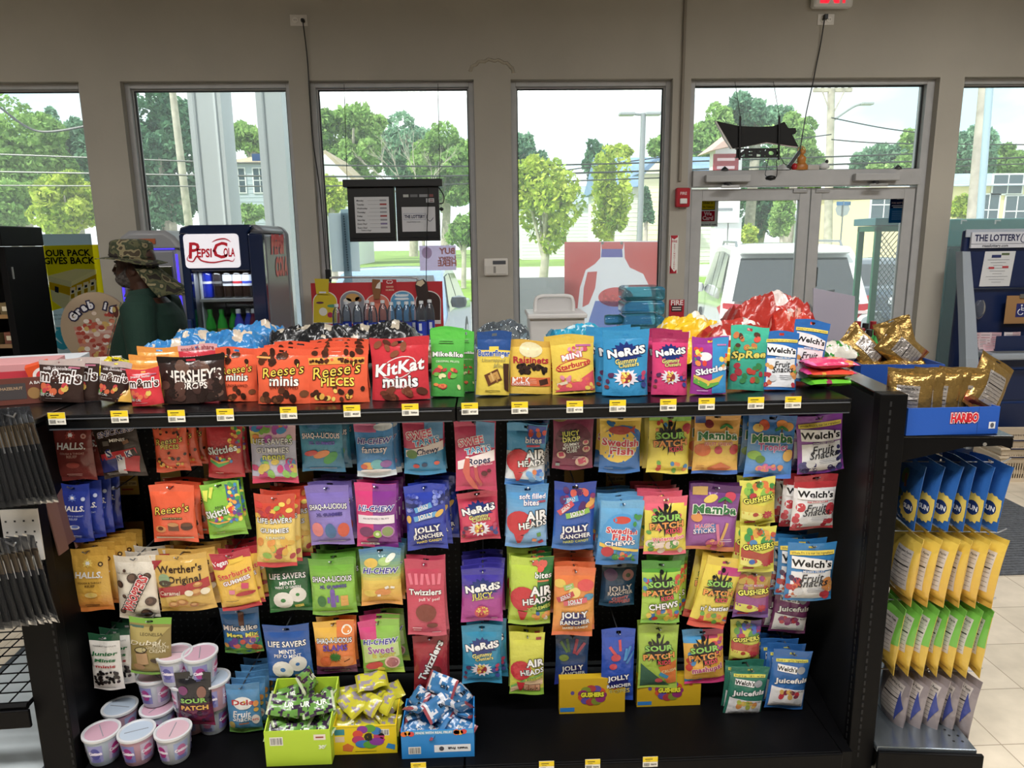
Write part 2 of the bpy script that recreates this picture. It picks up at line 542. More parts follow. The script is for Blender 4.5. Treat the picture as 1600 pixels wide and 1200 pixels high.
# ==== fittings on the front wall
def cord_mesh(pts,r=.004,col='121214'):
 return MB().tube(pts,r,col,n=6)
def catmull(P,k=8):
 P=[Vector(p)for p in P]
 out=[]
 for i in range(len(P)-1):
  p0, p1, p2, p3=P[max(i-1,0)], P[i], P[i+1], P[min(i+2,len(P)-1)]
  for j in range(k):
   s=j/k
   out.append(0.5*((2*p1)+(p2-p0)*s+(2*p0-5*p1+4*p2-p3)*s*s+(3*p1-p0-3*p2+p3)*s**3))
 return out+[P[-1]]
for(px,py,lab,dx)in((467,32,'white wall outlet high over the second pier',.02),(1290,31,'white wall outlet just below the exit sign',-.02)):
 c=aY(px,py,WALL_Y)
 t=thing('wall_outlet',lab,'outlet',c,group='outlets above the windows')
 MB().box((c.x-.062,WALL_Y-.007,c.z-.038),(c.x+.062,WALL_Y-.001,c.z+.038),'d9d4cc').build('cover_plate',M_SATIN,t,bevel=.002)
 for q in(-.025,.025):
  s_=MB().lathe([(.02,0),(.02,.004)],(c.x+q,WALL_Y-.007,c.z),16,'e8e4dc',R=Matrix.Rotation(rad(90),3,'X'))
  s_.box((c.x+q-.008,WALL_Y-.0118,c.z-.004),(c.x+q-.005,WALL_Y-.0108,c.z+.006),'333333').box((c.x+q+.005,WALL_Y-.0118,c.z-.004),(c.x+q+.008,WALL_Y-.0108,c.z+.006),'333333')
  s_.build('socket',M_SATIN,t)
P0=aY(473,32,WALL_Y-.03)
c=MB().tube(catmull([P0,aY(480,90,5.585),aY(484,150,5.585),aY(489,220,5.585),aY(500,300,5.585),aY(510,420,5.585),aY(516,432,5.585)]),.0045,'101012',n=6)
o=tag(c.build('power_cord',M_SATIN,smooth=60),'black power cord plugged in over the second pier and hanging beside the lottery screens','cord')
MB().lathe([(.013,0),(.016,.02),(.008,.045)],(P0.x,P0.y+.018,P0.z),12,'0e0e10',R=Matrix.Rotation(rad(90),3,'X')).build('plug',M_SATIN,o,smooth=50)
q=aY(514,430,5.585)
MB().box((q.x-.02,5.55,q.z-.045),(q.x+.02,5.588,q.z+.045),'0f0f11').build('adapter',M_SATIN,o,bevel=.004)
c=aY(1296,3,WALL_Y)
t=thing('exit_sign','red and white exit sign above the glass doors','exit sign',(c.x,WALL_Y,c.z-.06))
MB().box((c.x-.15,WALL_Y-.07,c.z-.055),(c.x+.15,WALL_Y-.002,c.z+.14),'d9d8d4').build('housing',M_SATIN,t,bevel=.02)
MB().text('EXIT',(c.x,WALL_Y-.073,c.z+.045),.20,'d8142c',bold=.05,height=.13).build('lettering',mat('exit_letters','d8142c',rough=.4,emit='ff1838',estr=.9),t)
c=aY(1065,309,WALL_Y)
t=thing('fire_alarm','red fire alarm strobe on the pier left of the doors','fire alarm',(c.x,WALL_Y,c.z-.07))
MB().box((c.x-.055,WALL_Y-.05,c.z-.072),(c.x+.055,WALL_Y-.001,c.z+.072),'b01325').build('body',M_SATIN,t,bevel=.012)
MB().box((c.x-.028,WALL_Y-.066,c.z-.048),(c.x+.028,WALL_Y-.05,c.z-.008),'f2f2f0').build('strobe_lens',M_GLOSS,t,bevel=.006)
MB().text('FIRE',(c.x,WALL_Y-.0518,c.z+.03),.05,'f2d8d8',bold=.02).build('lettering',M_SATIN,t)
c0, c1=aY(1047,368,WALL_Y), aY(1058,427,WALL_Y)
b=MB().box((c0.x,WALL_Y-.006,c1.z),(c1.x,WALL_Y-.001,c0.z),'f2efe9')
cx, zz0, zz1=(c0.x+c1.x)/2, c1.z, c0.z
b.poly([(cx-.028,zz1),(cx+.028,zz1),(cx+.028,zz1-.012),(cx,zz1-.03),(cx-.028,zz1-.012)],'b4122a',o=(0,WALL_Y-.0066,0))
b.quad((cx-.022,WALL_Y-.0066,(zz0+zz1)/2),.007,zz1-zz0-.02,'b4122a')
b.poly([(cx-.03,zz0),(cx+.025,zz0),(cx+.025,zz0+.03),(cx+.006,zz0+.012),(cx-.03,zz0+.06)],'b4122a',o=(0,WALL_Y-.0066,0))
b.text('FIRE',(cx+.003,WALL_Y-.0068,zz1-.045),.04,'b4122a',bold=.02)
for k, ch in enumerate('EXTINGUISHER'):
 b.text(ch,(cx+.004,WALL_Y-.0068,zz1-.072-k*.0165),None,'b4122a',height=.0115,bold=.02)
tag(b.build('fire_extinguisher_sign',M_CARD),'tall red and white fire extinguisher arrow sign on the pier','sign')
c=aY(1057,481,WALL_Y)
b=MB().box((c.x-.06,WALL_Y-.006,c.z-.09),(c.x+.06,WALL_Y-.001,c.z+.065),'b4122a')
b.text('FIRE',(c.x,WALL_Y-.0068,c.z+.042),.095,'f6e6e4',bold=.03)
b.quad((c.x,WALL_Y-.0066,c.z-.005),.085,.05,'2a1416').quad((c.x,WALL_Y-.0068,c.z+.003),.07,.008,'e8d8d4').quad((c.x,WALL_Y-.0068,c.z-.014),.07,.008,'e8d8d4')
tag(b.build('fire_sign',M_CARD),'small square red fire sign low on the pier','sign')
c=aY(775,417,WALL_Y)
t=thing('alarm_keypad','white alarm keypad on the pier between the middle windows','keypad',(c.x,WALL_Y,c.z-.07))
MB().box((c.x-.093,WALL_Y-.03,c.z-.066),(c.x+.093,WALL_Y-.001,c.z+.066),'e6e2da').build('body',M_SATIN,t,bevel=.008)
MB().box((c.x-.025,WALL_Y-.033,c.z+.02),(c.x+.075,WALL_Y-.03,c.z+.048),'55585e').build('display',M_GLOSS,t)
MB().box((c.x-.085,WALL_Y-.036,c.z-.055),(c.x+.085,WALL_Y-.0302,c.z+.012),'dcd8cf').build('flap',M_SATIN,t,bevel=.003)
MB().box((c.x-.02,WALL_Y-.038,c.z-.045),(c.x-.002,WALL_Y-.0362,c.z+.005),'9a9690').build('key_column',M_SATIN,t)
structure(MB().tube([(.075+.16*math.cos(k*PI/20),WALL_Y+.004,2.975+.085*math.sin(k*PI/20)+.006*(k%3))for k in range(21)],.014,n=6).build('trim_2',mat('plaster_patch','b0a898',rough=.9,bump=.8,bscale=60),smooth=60),'rough arch shaped plaster patch above the pier','plaster patch')
# ---- black lottery screens hanging in window 3
Ys=5.52
a, c=aY(536,281,Ys), aY(694,376,Ys)
X0, X1, Z1, Z0=a.x, c.x, a.z, c.z
t=thing('lottery_screen_case','black double lottery screen case hanging on chains in the window','screen',((X0+X1)/2,Ys,Z0))
MB().box((X0,Ys-.03,Z1-.055),(X1,Ys+.11,Z1),'0d0d0f').build('top_rail',M_SATIN,t,bevel=.004)
xm2=(X0+X1)/2+.01
for q, (p0,p1)in enumerate(((X0+.025,xm2-.006),(xm2+.006,X1-.03))):
 s_=MB().box((p0,Ys,Z0),(p1,Ys+.08,Z1-.055),'0b0b0d')
 s_.box((p0,Ys-.006,Z0+.025),(p1,Ys,Z0+.03),'2a2a2e')
 pan=s_.build('panel',M_SATIN,t,bevel=.003)
 if q==0:
  w_, h_=(p1-p0)*.74, (Z1-Z0)*.58
  cx, cz=(p0+p1)/2+.005, Z0+.065+h_/2
  n=MB().quad((cx,Ys-.0012,cz),w_,h_,'d5d6d8')
  rows=['Monday','Tuesday','Wednesday','Thursday','Friday','Saturday','Every Day!','Every Day!']
  for r, s in enumerate(rows):
   z=cz+h_*(.40-r*.108)
   L=text_width(s)*.0115
   n.text(s,(cx-w_*.44+L/2,Ys-.0022,z),None,'26262a',height=.0115,bold=.02)
   n.quad((cx+.005+L/4,Ys-.002,z),w_*.5-L*.6,.0015,'77777c')
   n.quad((cx+w_*.33,Ys-.002,z),.05,.012,['9a9aa0','a33a3a','8d8d93','9a9aa0','a33a3a','8d8d93','7f719c','9a9aa0'][r])
  n.text('Twice a Day!',(cx-w_*.2,Ys-.0022,cz-h_*.43),.075,'26262a',bold=.02)
  n.build('schedule_sheet',M_CARD,pan)
 else:
  w_, h_=(p1-p0)*.78, (Z1-Z0)*.40
  cx, cz=(p0+p1)/2+.005, Z0+.07+h_/2
  n=MB().quad((cx,Ys-.0012,cz),w_,h_,'d2d3d6')
  n.quad((cx-.03,Ys-.0016,cz+.02),w_*.66,.048,'8c93ac').quad((cx-.03,Ys-.0020,cz+.02),w_*.64,.042,'d2d3d6')
  n.text('THE LOTTERY',(cx-.03,Ys-.0024,cz+.02),w_*.60,'1c2148',bold=.04,height=.023)
  n.tube(catmull([(cx+.07,Ys-.0025,cz+.05),(cx+.06,Ys-.0025,cz+.01),(cx+.085,Ys-.0025,cz-.015),(cx+.11,Ys-.0025,cz+.01)]),.002,'1c2148',n=5)
  n.text('masslottery.com',(cx-.04,Ys-.0024,cz-.018),.10,'55585f',bold=.01)
  n.build('lottery_card',M_CARD,pan)
  n=MB()
  for u0, wd, cc in((-.09,.04,'b8bab4'),(-.03,.055,'6d6e70'),(.045,.07,'8f9194'),(.10,.03,'7c4444')):
   n.quad((cx+u0,Ys-.0012,Z1-.12),wd,.02,cc)
  n.quad((cx+.09,Ys-.0012,Z1-.155),.06,.03,'c3c5c8').quad((cx+.1,Ys-.0016,Z1-.15),.03,.006,'6d3a3a').quad((cx+.1,Ys-.0016,Z1-.162),.03,.006,'6d3a3a')
  n.build('label_strip',M_CARD,pan)
for px in(541,687):
 p=aY(px,281,Ys)
 q=aY(px,132,Ys)
 MB().tube([(p.x,Ys+.04,Z1),(p.x,Ys+.04,Z1+.04),(p.x+.002,FR_Y-.02,TOP-.02)],.0022,'18181a',n=5).build('hanging_wire',M_SATIN,t)
MB().tube(catmull([(X1-.03,Ys+.03,Z1-.06),(X1+.005,Ys+.02,Z1-.12),(X1-.0,Ys+.02,Z1-.17),(X1-.03,Ys+.03,Z1-.18)]),.004,'141416',n=6).build('side_hook',M_SATIN,t)
MB().lathe([(.004,0),(.014,.008),(.014,.02),(.006,.03)],(X1-.03,Ys+.04,Z0+.235),12,'0c0c0e',R=Matrix.Rotation(rad(90),3,'Y')).build('side_knob',M_SATIN,t,smooth=50)
p=aY(664,330,Ys-.01)
c=cord_mesh(catmull([(p.x+.03,Ys-.012,Z1-.06),(p.x+.02,Ys-.014,p.z),(p.x+.005,Ys-.012,Z0),(p.x-.01,Ys,Z0-.3),(p.x-.02,Ys+.02,Z0-.65)]),.003)
tag(c.build('screen_cable',M_SATIN,smooth=60),'thin black cable dangling from the lottery screens to the freezer sign','cord')
for k, (px,lab)in enumerate(((662,'left'),(745,'right'))):
 pass
# ---- OPEN sign (seen from its back) with its board, hung in the transom
Yo=5.50
def P(px,py,Y=Yo):
 v=aY(px,py,Y)
 return(v.x,v.z)
t=thing('open_sign','black open sign with scroll board seen from behind hanging above the doors','sign',(aY(1185,250,Yo).x,Yo,aY(1185,250,Yo).z))
outl=[(1120,189),(1156,197),(1186,198),(1208,197),(1226,190),(1232,200),(1243,200),(1245,205),(1243,209),(1238,210),(1248,229),(1232,227),(1198,222),(1165,229),(1145,232),(1134,213)]
MB().prism([P(*q)for q in outl],Yo,Yo+.03,'y','050506').build('back_board',M_MATTE,t,bevel=.002)
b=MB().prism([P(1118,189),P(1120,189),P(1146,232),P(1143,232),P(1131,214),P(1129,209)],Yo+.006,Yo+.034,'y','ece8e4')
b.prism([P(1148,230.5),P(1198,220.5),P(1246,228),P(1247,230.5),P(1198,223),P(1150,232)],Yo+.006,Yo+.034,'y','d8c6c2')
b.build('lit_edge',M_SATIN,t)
n=MB()
zc=aY(1183,239,Yo)
fr=aY(1150,239,Yo).x
to=aY(1217,239,Yo).x
n.box((fr,Yo,aY(1183,233.5,Yo).z),(to,Yo+.02,aY(1183,231.5,Yo).z),'0f0f11').box((fr,Yo,aY(1183,246.5,Yo).z),(to,Yo+.02,aY(1183,244.5,Yo).z),'0f0f11')
P_, F_=glyphs('OPEN',.07)
kx=(to-fr)*.92/text_width('OPEN')
V2=[((fr+to)/2-x*kx,Yo+.004,zc.z+y*.058)for x,y in P_]
n.add(V2,F_,'0f0f11')
n.add([(x,y+.012,z)for x,y,z in V2],F_,'0f0f11')
n.build('letter_frame',M_SATIN,t)
for px in(1157,1218):
 a_, b_=aY(px-2,250,Yo), aY(px-1,182,Yo)
 MB().tube([(a_.x,Yo-.008,a_.z),(b_.x,Yo-.008,b_.z)],.008,'0c0c0e',n=6).build('hanger_bar',M_SATIN,t)
 MB().tube([(b_.x,Yo-.008,b_.z),(b_.x+.002,FR_Y-.01,TOP-.015)],.0022,'2a2a2c',n=5).build('hanging_wire',M_SATIN,t)
o0, o1=aY(1249,237,Yo), aY(1233,259,Yo)
d=(o1-o0)
MB().tube([o0,o1],.017,'0c0c0e',n=4).build('power_adapter',M_SATIN,t)
MB().tube(catmull([o1,aY(1226,256,Yo),aY(1221,248,Yo),aY(1217,240,Yo)]),.003,'111113',n=5).build('lead',M_SATIN,t)
MB().tube(catmull([aY(1201,247,Yo),aY(1197,265,Yo),aY(1197,275,Yo-.06),aY(1213,276,Yo-.06),aY(1213,250,Yo)]),.003,'111113',n=5).build('loop_cable',M_SATIN,t)
b=MB().lathe([(.001,-.02),(.028,-.012),(.034,0),(.028,.012),(.001,.02)],aY(1204,278,Yo-.075),14,'0b0b0d',sx=1.2)
b.build('inline_switch',M_SATIN,t,smooth=60)
c=MB().tube(catmull([aY(1288,32,WALL_Y-.03),aY(1282,70,5.585),aY(1275,105,5.585),aY(1270,130,5.57),aY(1259,180,5.54),aY(1251,228,Yo),aY(1249,237,Yo)]),.0042,'101012',n=6)
o=tag(c.build('power_cord',M_SATIN,smooth=60),'thin black power cord from below the exit sign down to the open sign','cord')
q=aY(1287.5,28,WALL_Y)
MB().box((q.x-.015,WALL_Y-.045,q.z-.02),(q.x+.012,WALL_Y-.0125,q.z+.016),'0c0c0e').build('plug',M_SATIN,o,bevel=.004)
# ---- little things on the transom ledge
TZ=TRB1
def ledge(px,Y=5.645):
 return Vector((aY(px,270,Y).x,Y,TZ))
p=ledge(1251)
t=thing('seated_figurine','small golden brown seated figurine on the ledge above the doors','figurine',p)
MB().lathe([(.052,0),(.056,.02),(.048,.04),(.032,.055)],p,20,'b1702e',sy=.55).build('legs',M_SATIN,t,smooth=60)
MB().lathe([(.03,.045),(.034,.07),(.036,.09),(.018,.108),(.012,.114)],p,18,'bb7a35',sy=.7).build('torso',M_SATIN,t,smooth=60)
MB().lathe([(.004,.11),(.019,.118),(.022,.132),(.016,.15),(.006,.162),(.001,.172)],p,18,'c48440').build('head',M_SATIN,t,smooth=60)
MB().tube([p+Vector((.03*math.cos(a),0.01,.14+.036*math.sin(a)))for a in np.linspace(-.4,PI+.4,14)],.004,'c78b45',n=6).build('halo',M_SATIN,t,smooth=60)
p=ledge(1240.5)
t=thing('toy_figure','tiny red and black toy leaning beside the golden figurine','toy',p)
MB().lathe([(.01,0),(.024,.012),(.026,.03),(.012,.048),(.002,.052)],p,14,'b8202c').build('red_ball',M_SATIN,t,smooth=60)
MB().box((p.x-.065,p.y-.012,p.z),(p.x-.028,p.y+.012,p.z+.03),'151517').build('black_block',M_SATIN,t,bevel=.004)
p=ledge(1222)
b=MB()
rng=random.Random(5)
b.grid(lambda u,v:(p.x+(u-.5)*.11,p.y+(v-.5)*.05,p.z+.002+.06*math.sin(PI*u)*math.sin(PI*v)*(0.7+.5*noise.noise(Vector((u*5,v*5,3))))),10,6,'dfe3e4')
tag(b.build('tissue',M_CLOTH,smooth=50),'crumpled white tissue on the ledge left of the toys','tissue')
p=ledge(1269)
tag(MB().box((p.x-.045,p.y-.02,p.z),(p.x+.045,p.y+.02,p.z+.035),'b9b4ad').build('small_box',M_CARD,bevel=.002),'small grey box on the ledge right of the golden figurine','box')
p=ledge(1287)
t=thing('bird_figurine','small white and black bird figurine on the ledge by the pole','figurine',p)
MB().lathe([(.006,0),(.03,.012),(.032,.03),(.016,.048),(.004,.055)],p,16,'d9dcdd',sx=1.3).build('body',M_SATIN,t,smooth=60)
MB().lathe([(.003,.045),(.012,.052),(.013,.064),(.004,.075)],p+Vector((.018,0,0)),12,'2b2c2e').build('head',M_SATIN,t,smooth=60)
for px, lab in((1132,'dark knob on the ledge above the left closer'),(1402,'dark knob on the ledge above the right closer')):
 p=ledge(px)
 tag(MB().lathe([(.03,0),(.03,.008),(.018,.02),(.004,.032)],p,16,'3a3b3e').build('suction_cup',M_SATIN,smooth=60),lab,'suction cup','suction cups on the ledge')
# ---- stickers and boards at the glass
Yg=FR_Y+.030
a, c=aY(1091,310,Yg), aY(1121,354,Yg)
cx, cz, w_, h_=(a.x+c.x)/2, (a.z+c.z)/2, c.x-a.x, a.z-c.z
b=MB().box((a.x,Yg-.001,c.z),(c.x,Yg+.001,a.z),'b9b7b3')
yy=Yg-.0016
b.quad((cx,yy,cz+h_*.27),w_*.68,h_*.36,'15120a').quad((cx,yy-.0004,cz+h_*.27),w_*.62,h_*.31,'e8d21c')
b.text('Under 21',(cx,yy-.001,cz+h_*.34),w_*.46,'1a1506',bold=.03).text('No Tobacco',(cx,yy-.001,cz+h_*.2),w_*.52,'1a1506',bold=.03)
b.quad((cx,yy,cz-h_*.13),w_*.68,h_*.36,'a11a2e').text('We',(cx,yy-.001,cz-h_*.04),w_*.36,'f2eef0',bold=.05).text('Card',(cx,yy-.001,cz-h_*.19),w_*.5,'f2eef0',bold=.05)
b.text('Please have ID ready',(cx,yy-.001,cz-h_*.42),w_*.86,'1d1d1f',bold=.02)
tag(b.build('age_check_sticker',M_SHEET),'grey sticker with yellow and red age check notice on the left door','sticker')
a, c=aY(1392,305,Yg), aY(1421,348,Yg)
cx, cz, w_, h_=(a.x+c.x)/2, (a.z+c.z)/2, c.x-a.x, a.z-c.z
b=MB().box((a.x,Yg-.001,c.z),(c.x,Yg+.001,a.z),'1f5f86')
b.quad((cx,yy,cz+h_*.24),w_*.98,h_*.42,'10284a').text('FOR NOT BUYING',(cx,yy-.001,cz+h_*.22),w_*.86,'e9c7c4',bold=.02)
b.quad((cx,yy-.001,cz+h_*.36),w_*.4,h_*.03,'d9dfe8').quad((cx,yy-.001,cz+h_*.12),w_*.84,h_*.03,'d9dfe8').quad((cx,yy-.001,cz+h_*.06),w_*.7,h_*.03,'d9dfe8')
for k in range(5):
 b.quad((cx-w_*.05,yy,cz-h_*(.08+k*.07)),w_*.66,h_*.02,'7ea7c2')
b.disc((cx+w_*.24,yy-.0006,cz-h_*.36),w_*.1,w_*.1,'b4c0a8')
tag(b.build('door_notice',M_SHEET),'dark blue printed notice on the right door glass','sticker')
a, c=aY(1266,418,Yg), aY(1276,448,Yg)
b=MB().box((a.x,Yg-.001,c.z),(c.x,Yg+.001,a.z),'8f8f8d')
for k, cc in enumerate(('4b4b4a','d8d8d4','c86a3a','4b4b4a')):
 b.quad(((a.x+c.x)/2,Yg-.0016,a.z-(a.z-c.z)*(.18+.21*k)),(c.x-a.x)*.6,(a.z-c.z)*.1,cc)
tag(b.build('store_sticker',M_SHEET),'narrow grey sticker on the right door by the centre stile','sticker')
def board(name,lab,cat,box,Y,col,thick=.012,mats=None):
 a, c=aY(box[0],box[1],Y), aY(box[2],box[3],Y)
 b=MB().quad(((a.x+c.x)/2,Y,(a.z+c.z)/2),c.x-a.x,a.z-c.z,col)
 return b, a, c
Yb=5.86
b, a, c=board('','','',(882,378,1034,760),Yb,'f4eef2')
cx, cw=(a.x+c.x)/2, c.x-a.x
yy=Yb-.0012
def bp(px,py):
 v=aY(px,py,Yb)
 return(v.x,v.z)
def bpoly(b,pts,col,k=0):
 b.poly([bp(*p)for p in pts],col,o=(0,yy-.0008*k,0))
RED='e8827c'
bpoly(b,[(882,378),(939,378),(938,403),(930,412),(915,422),(906,450),(898,520),(900,760),(882,760)],RED)
bpoly(b,[(975,378),(1034,378),(1034,760),(1030,760),(1026,520),(1018,455),(1005,428),(984,418),(976,403)],RED)
bpoly(b,[(939,378),(975,378),(973,389),(940,389)],RED)
bpoly(b,[(918,425),(933,424),(930,450),(920,475),(910,480),(912,450)],RED,1)
bpoly(b,[(940,389),(972,389),(973,402),(939,402)],'8486c4',1)
bpoly(b,[(930,470),(1012,472),(1022,520),(1024,760),(912,760),(914,520)],'8a9cd8',1)
v=aY(962,464,Yb)
b.disc((v.x,yy-.0026,v.z),.145,.08,'e87a76',n=30)
b.text('bode',(v.x,yy-.004,v.z),.21,'fbf1f0',bold=.05)
o=tag(b.build('milk_board',M_SHEET),'big faded red board with a white milk jug outside the window','sign board')
for k in range(2):
 v=aY(941+30*k,380,Yb)
 MB().lathe([(.012,0),(.012,.004)],(v.x,Yb-.004,v.z),12,'f4f4f2',R=Matrix.Rotation(rad(90),3,'X')).build('grommet',M_SATIN,o)
b, a, c=board('','','',(805,434,900,760),5.93,'a7a6a4')
tag(b.build('grey_board',M_SHEET),'plain grey board outside the window, left of the milk board','sign board')
Yb=5.722
yy=Yb-.0012
b, a, c=board('','','',(655,384,713,422),Yb,'c2aeca')
def mtext(b,s,px,py,wpx,col):
 v=aY(px,py,Yb)
 k=wpx*5.9/F_PX/text_width(s)
 P_, F_=glyphs(s,.04)
 b.add([(v.x-x*k,yy-.001,v.z+y*k)for x,y in P_],F_,col)
mtext(b,'BUY',699,392,22,'c2806e');mtext(b,'Lottery',699,402.5,25,'c2806e');mtext(b,'HERE',699,411,27,'c2806e')
v=aY(667,395,Yb)
b.disc((v.x,yy,v.z),.04,.045,'c9b4c0')
tag(b.build('lottery_board',M_SHEET),'small mauve lottery board seen from behind through the window glass','sign board')
b, a, c=board('','','',(513,333,563,424),Yb,'ccd4d8')
v=aY(541,400,Yb)
b.box((v.x-.03,Yb+.02,-.12),(v.x+.03,Yb+.04,a.z),'a6bac4')
for k in range(22):
 v=aY(537+k*.35,338+k*4,Yb)
 b.disc((v.x,yy,v.z),.006,.008,'5d6f7a',n=8)
b.quad((aY(541,378,Yb).x,yy+.0006,aY(541,378,Yb).z),.06,.5,'a6bac4')
tag(b.build('tall_sign_back',M_SHEET),'pale sign with perforated post seen from behind outside the window','sign board')
Yp=FR_Y+.04
a, c=aY(66,366,Yp), aY(166,560,Yp)
b=MB().box((a.x,Yp,c.z),(c.x,Yp+.003,a.z),'b3bfc4')
def pp(px,py):
 v=aY(px,py,Yp)
 return(v.x,v.z)
def ppoly(pts,col,k=0):
 b.poly([pp(*p)for p in pts],col,o=(0,Yp-.0008-.0006*k,0))
ppoly([(66,384),(156,382),(163,463),(80,486),(76,440)],'d8c215')
ppoly([(75,431),(112,440),(106,487),(82,470)],'cfcfd0',1)
ppoly([(112,440),(151,421),(150,462),(106,487)],'e6e4dc',1)
ppoly([(75,431),(118,420),(151,421),(112,440)],'dcdad2',1)
ppoly([(76,440),(112,449),(110,462),(78,452)],'c9ad12',2)
ppoly([(112,447),(151,428),(151,437),(111,457)],'c9ad12',2)
for k in range(4):
 x=114+k*10.3
 y=450-k*4.2
 ppoly([(x-4,y),(x+4,y-2),(x+4,y+24),(x-4,y+27)],'f0efe9',3)
 ppoly([(x-3,y+10),(x+3,y+8),(x+3,y+15),(x-3,y+17)],'b39a10',4)
 ppoly([(x-2,y+4),(x+2,y+3),(x+2,y+7),(x-2,y+8)],'25304a',4)
ppoly([(86,447),(92,449),(92,458),(86,456)],'25304a',3)
for s, px, py, wpx in(('OUR PACK',106,395,63),('GIVES BACK',108,407,72)):
 v=aY(px,py,Yp)
 b.text(s,(v.x,Yp-.004,v.z),wpx*5.75/F_PX*1.02,'15140e',bold=.03)
for s, px, py, wpx in(('WHEN YOU CHOOSE',98,492,38),('YOU HELP SUPPORT',102,498,42)):
 v=aY(px,py,Yp)
 b.text(s,(v.x,Yp-.004,v.z),wpx*5.75/F_PX,'5f666b',bold=.01)
tag(b.build('pack_poster',M_SHEET),'yellow poster reading our pack gives back in the window by the cabinet','poster')
a, c=aY(85,508,5.56), aY(128,640,5.56)
c.z=.001
b=MB().box((a.x,5.56,c.z),(c.x,5.565,a.z),'dfe8ea')
v=aY(97,530,5.56)
b.text('S',(v.x,5.558,v.z),None,'4fb4c8',height=.13,bold=.08).quad((aY(95,513,5.56).x,5.5585,aY(95,513,5.56).z),.07,.02,'4fb4c8')
tag(b.build('drink_poster',M_SHEET),'pale poster with a big turquoise letter low under the window','poster')
# ==== the candy gondola
GX0, GX1, GXM=-1.315, 1.125, -.098
SH_Y, BK_Y, GY2=2.10, 2.50, 2.98
SH_Z=1.262
def peg_mat():
 m=mat('black_pegboard','0d0e11',rough=.5,vary=.2,vscale=5)
 n=m.node_tree
 bs=n.nodes['Principled BSDF']
 src=bs.inputs['Base Color'].links[0].from_socket
 t=n.nodes.new('ShaderNodeTexCoord')
 md=n.nodes.new('ShaderNodeVectorMath');md.operation='MODULO'
 ab=n.nodes.new('ShaderNodeVectorMath');ab.operation='ADD';ab.inputs[1].default_value=(100,100,100)
 md.inputs[1].default_value=(.0254,.0254,.0254)
 sb=n.nodes.new('ShaderNodeVectorMath');sb.operation='SUBTRACT';sb.inputs[1].default_value=(.0127,.0127,.0127)
 fl=n.nodes.new('ShaderNodeVectorMath');fl.operation='MULTIPLY';fl.inputs[1].default_value=(1,0,1)
 ln=n.nodes.new('ShaderNodeVectorMath');ln.operation='LENGTH'
 lt=n.nodes.new('ShaderNodeMath');lt.operation='LESS_THAN';lt.inputs[1].default_value=.0034
 n.links.new(t.outputs['Object'],ab.inputs[0]);n.links.new(ab.outputs[0],md.inputs[0]);n.links.new(md.outputs[0],sb.inputs[0])
 n.links.new(sb.outputs[0],fl.inputs[0]);n.links.new(fl.outputs[0],ln.inputs[0]);n.links.new(ln.outputs['Value'],lt.inputs[0])
 mx=n.nodes.new('ShaderNodeMix');mx.data_type='RGBA'
 n.links.new(lt.outputs[0],mx.inputs['Factor']);n.links.new(src,mx.inputs[6]);mx.inputs[7].default_value=(.06,.065,.07,1)
 n.links.new(mx.outputs[2],bs.inputs['Base Color'])
 return m
M_PEG=peg_mat()
t=thing('gondola_shelf','long black double sided pegboard gondola full of hanging candy','store shelf',((GX0+GX1)/2,2.5,0))
gond=t
for a, c in((GX0,GXM-.002),(GXM+.002,GX1)):
 MB().box((a,BK_Y,.14),(c,BK_Y+.012,1.24)).build('peg_panel',M_PEG,t)
 d=MB().box((a,1.985,.09),(c,BK_Y,.115))
 d.box((a,1.975,.045),(c,1.985,.115)).build('base_deck',M_BLACK,t,bevel=.004)
 MB().box((a,2.03,0),(c,2.05,.09)).build('kick_plate',M_BLACK,t)
 MB().box((a,BK_Y+.013,.09),(c,GY2,.115)).build('far_base_deck',M_BLACK,t)
 s_=MB().box((a,SH_Y,SH_Z-.006),(c,BK_Y+.02,SH_Z))
 s_.box((a,SH_Y,SH_Z-.046),(c,SH_Y+.012,SH_Z-.006)).box((a,SH_Y+.012,SH_Z-.04),(c,SH_Y+.05,SH_Z-.034))
 s_=s_.build('top_shelf',M_BLACKGL,t,bevel=.004)
 r_=MB().box((a+.01,SH_Y-.005,SH_Z-.044),(c-.01,SH_Y-.0005,SH_Z-.041),'4a4d52')
 r_.box((a+.01,SH_Y-.005,SH_Z-.012),(c-.01,SH_Y-.0005,SH_Z-.009),'4a4d52')
 r_.build('price_rail',M_GLOSS,s_)
 MB().box((a,BK_Y+.021,SH_Z-.03),(c,GY2,SH_Z)).build('far_top_shelf',M_BLACKGL,t,bevel=.004)
MB().box((GX1+.006,BK_Y,.115),(GX1+.014,GY2,1.21)).build('end_panel',M_BLACK,t)
MB().box((GX0-.014,2.3,0),(GX0-.006,GY2,1.21)).build('end_panel',M_BLACK,t)
MB().prism([(GX1+.001,1.985),(GX1+.034,1.985),(GX1+.042,2.09),(1.274,2.88),(1.274,2.97),(GX1+.001,2.97)],.0,.114,'z').build('deck_end',M_BLACK,t)
m_slot=mat('slot_dark','131417',rough=.7)
for x in(GX0+.012,GXM,GX1-.012):
 u=MB().box((x-.017,BK_Y-.014,.1),(x+.017,BK_Y-.001,1.215)).build('upright',M_BLACK,t)
 s_=MB()
 for k in range(42):
  s_.box((x-.004,BK_Y-.0152,.13+k*.0254),(x+.004,BK_Y-.0142,.145+k*.0254))
 s_.build('upright_slots',m_slot,u)
for x in(GX0+.02,GXM-.02,GXM+.02,GX1-.02):
 MB().prism([(SH_Y+.04,SH_Z-.014),(BK_Y-.015,SH_Z-.014),(BK_Y-.015,SH_Z-.09),(SH_Y+.1,SH_Z-.045)],x-.0025,x+.0025,'x').build('shelf_bracket',M_BLACK,t)
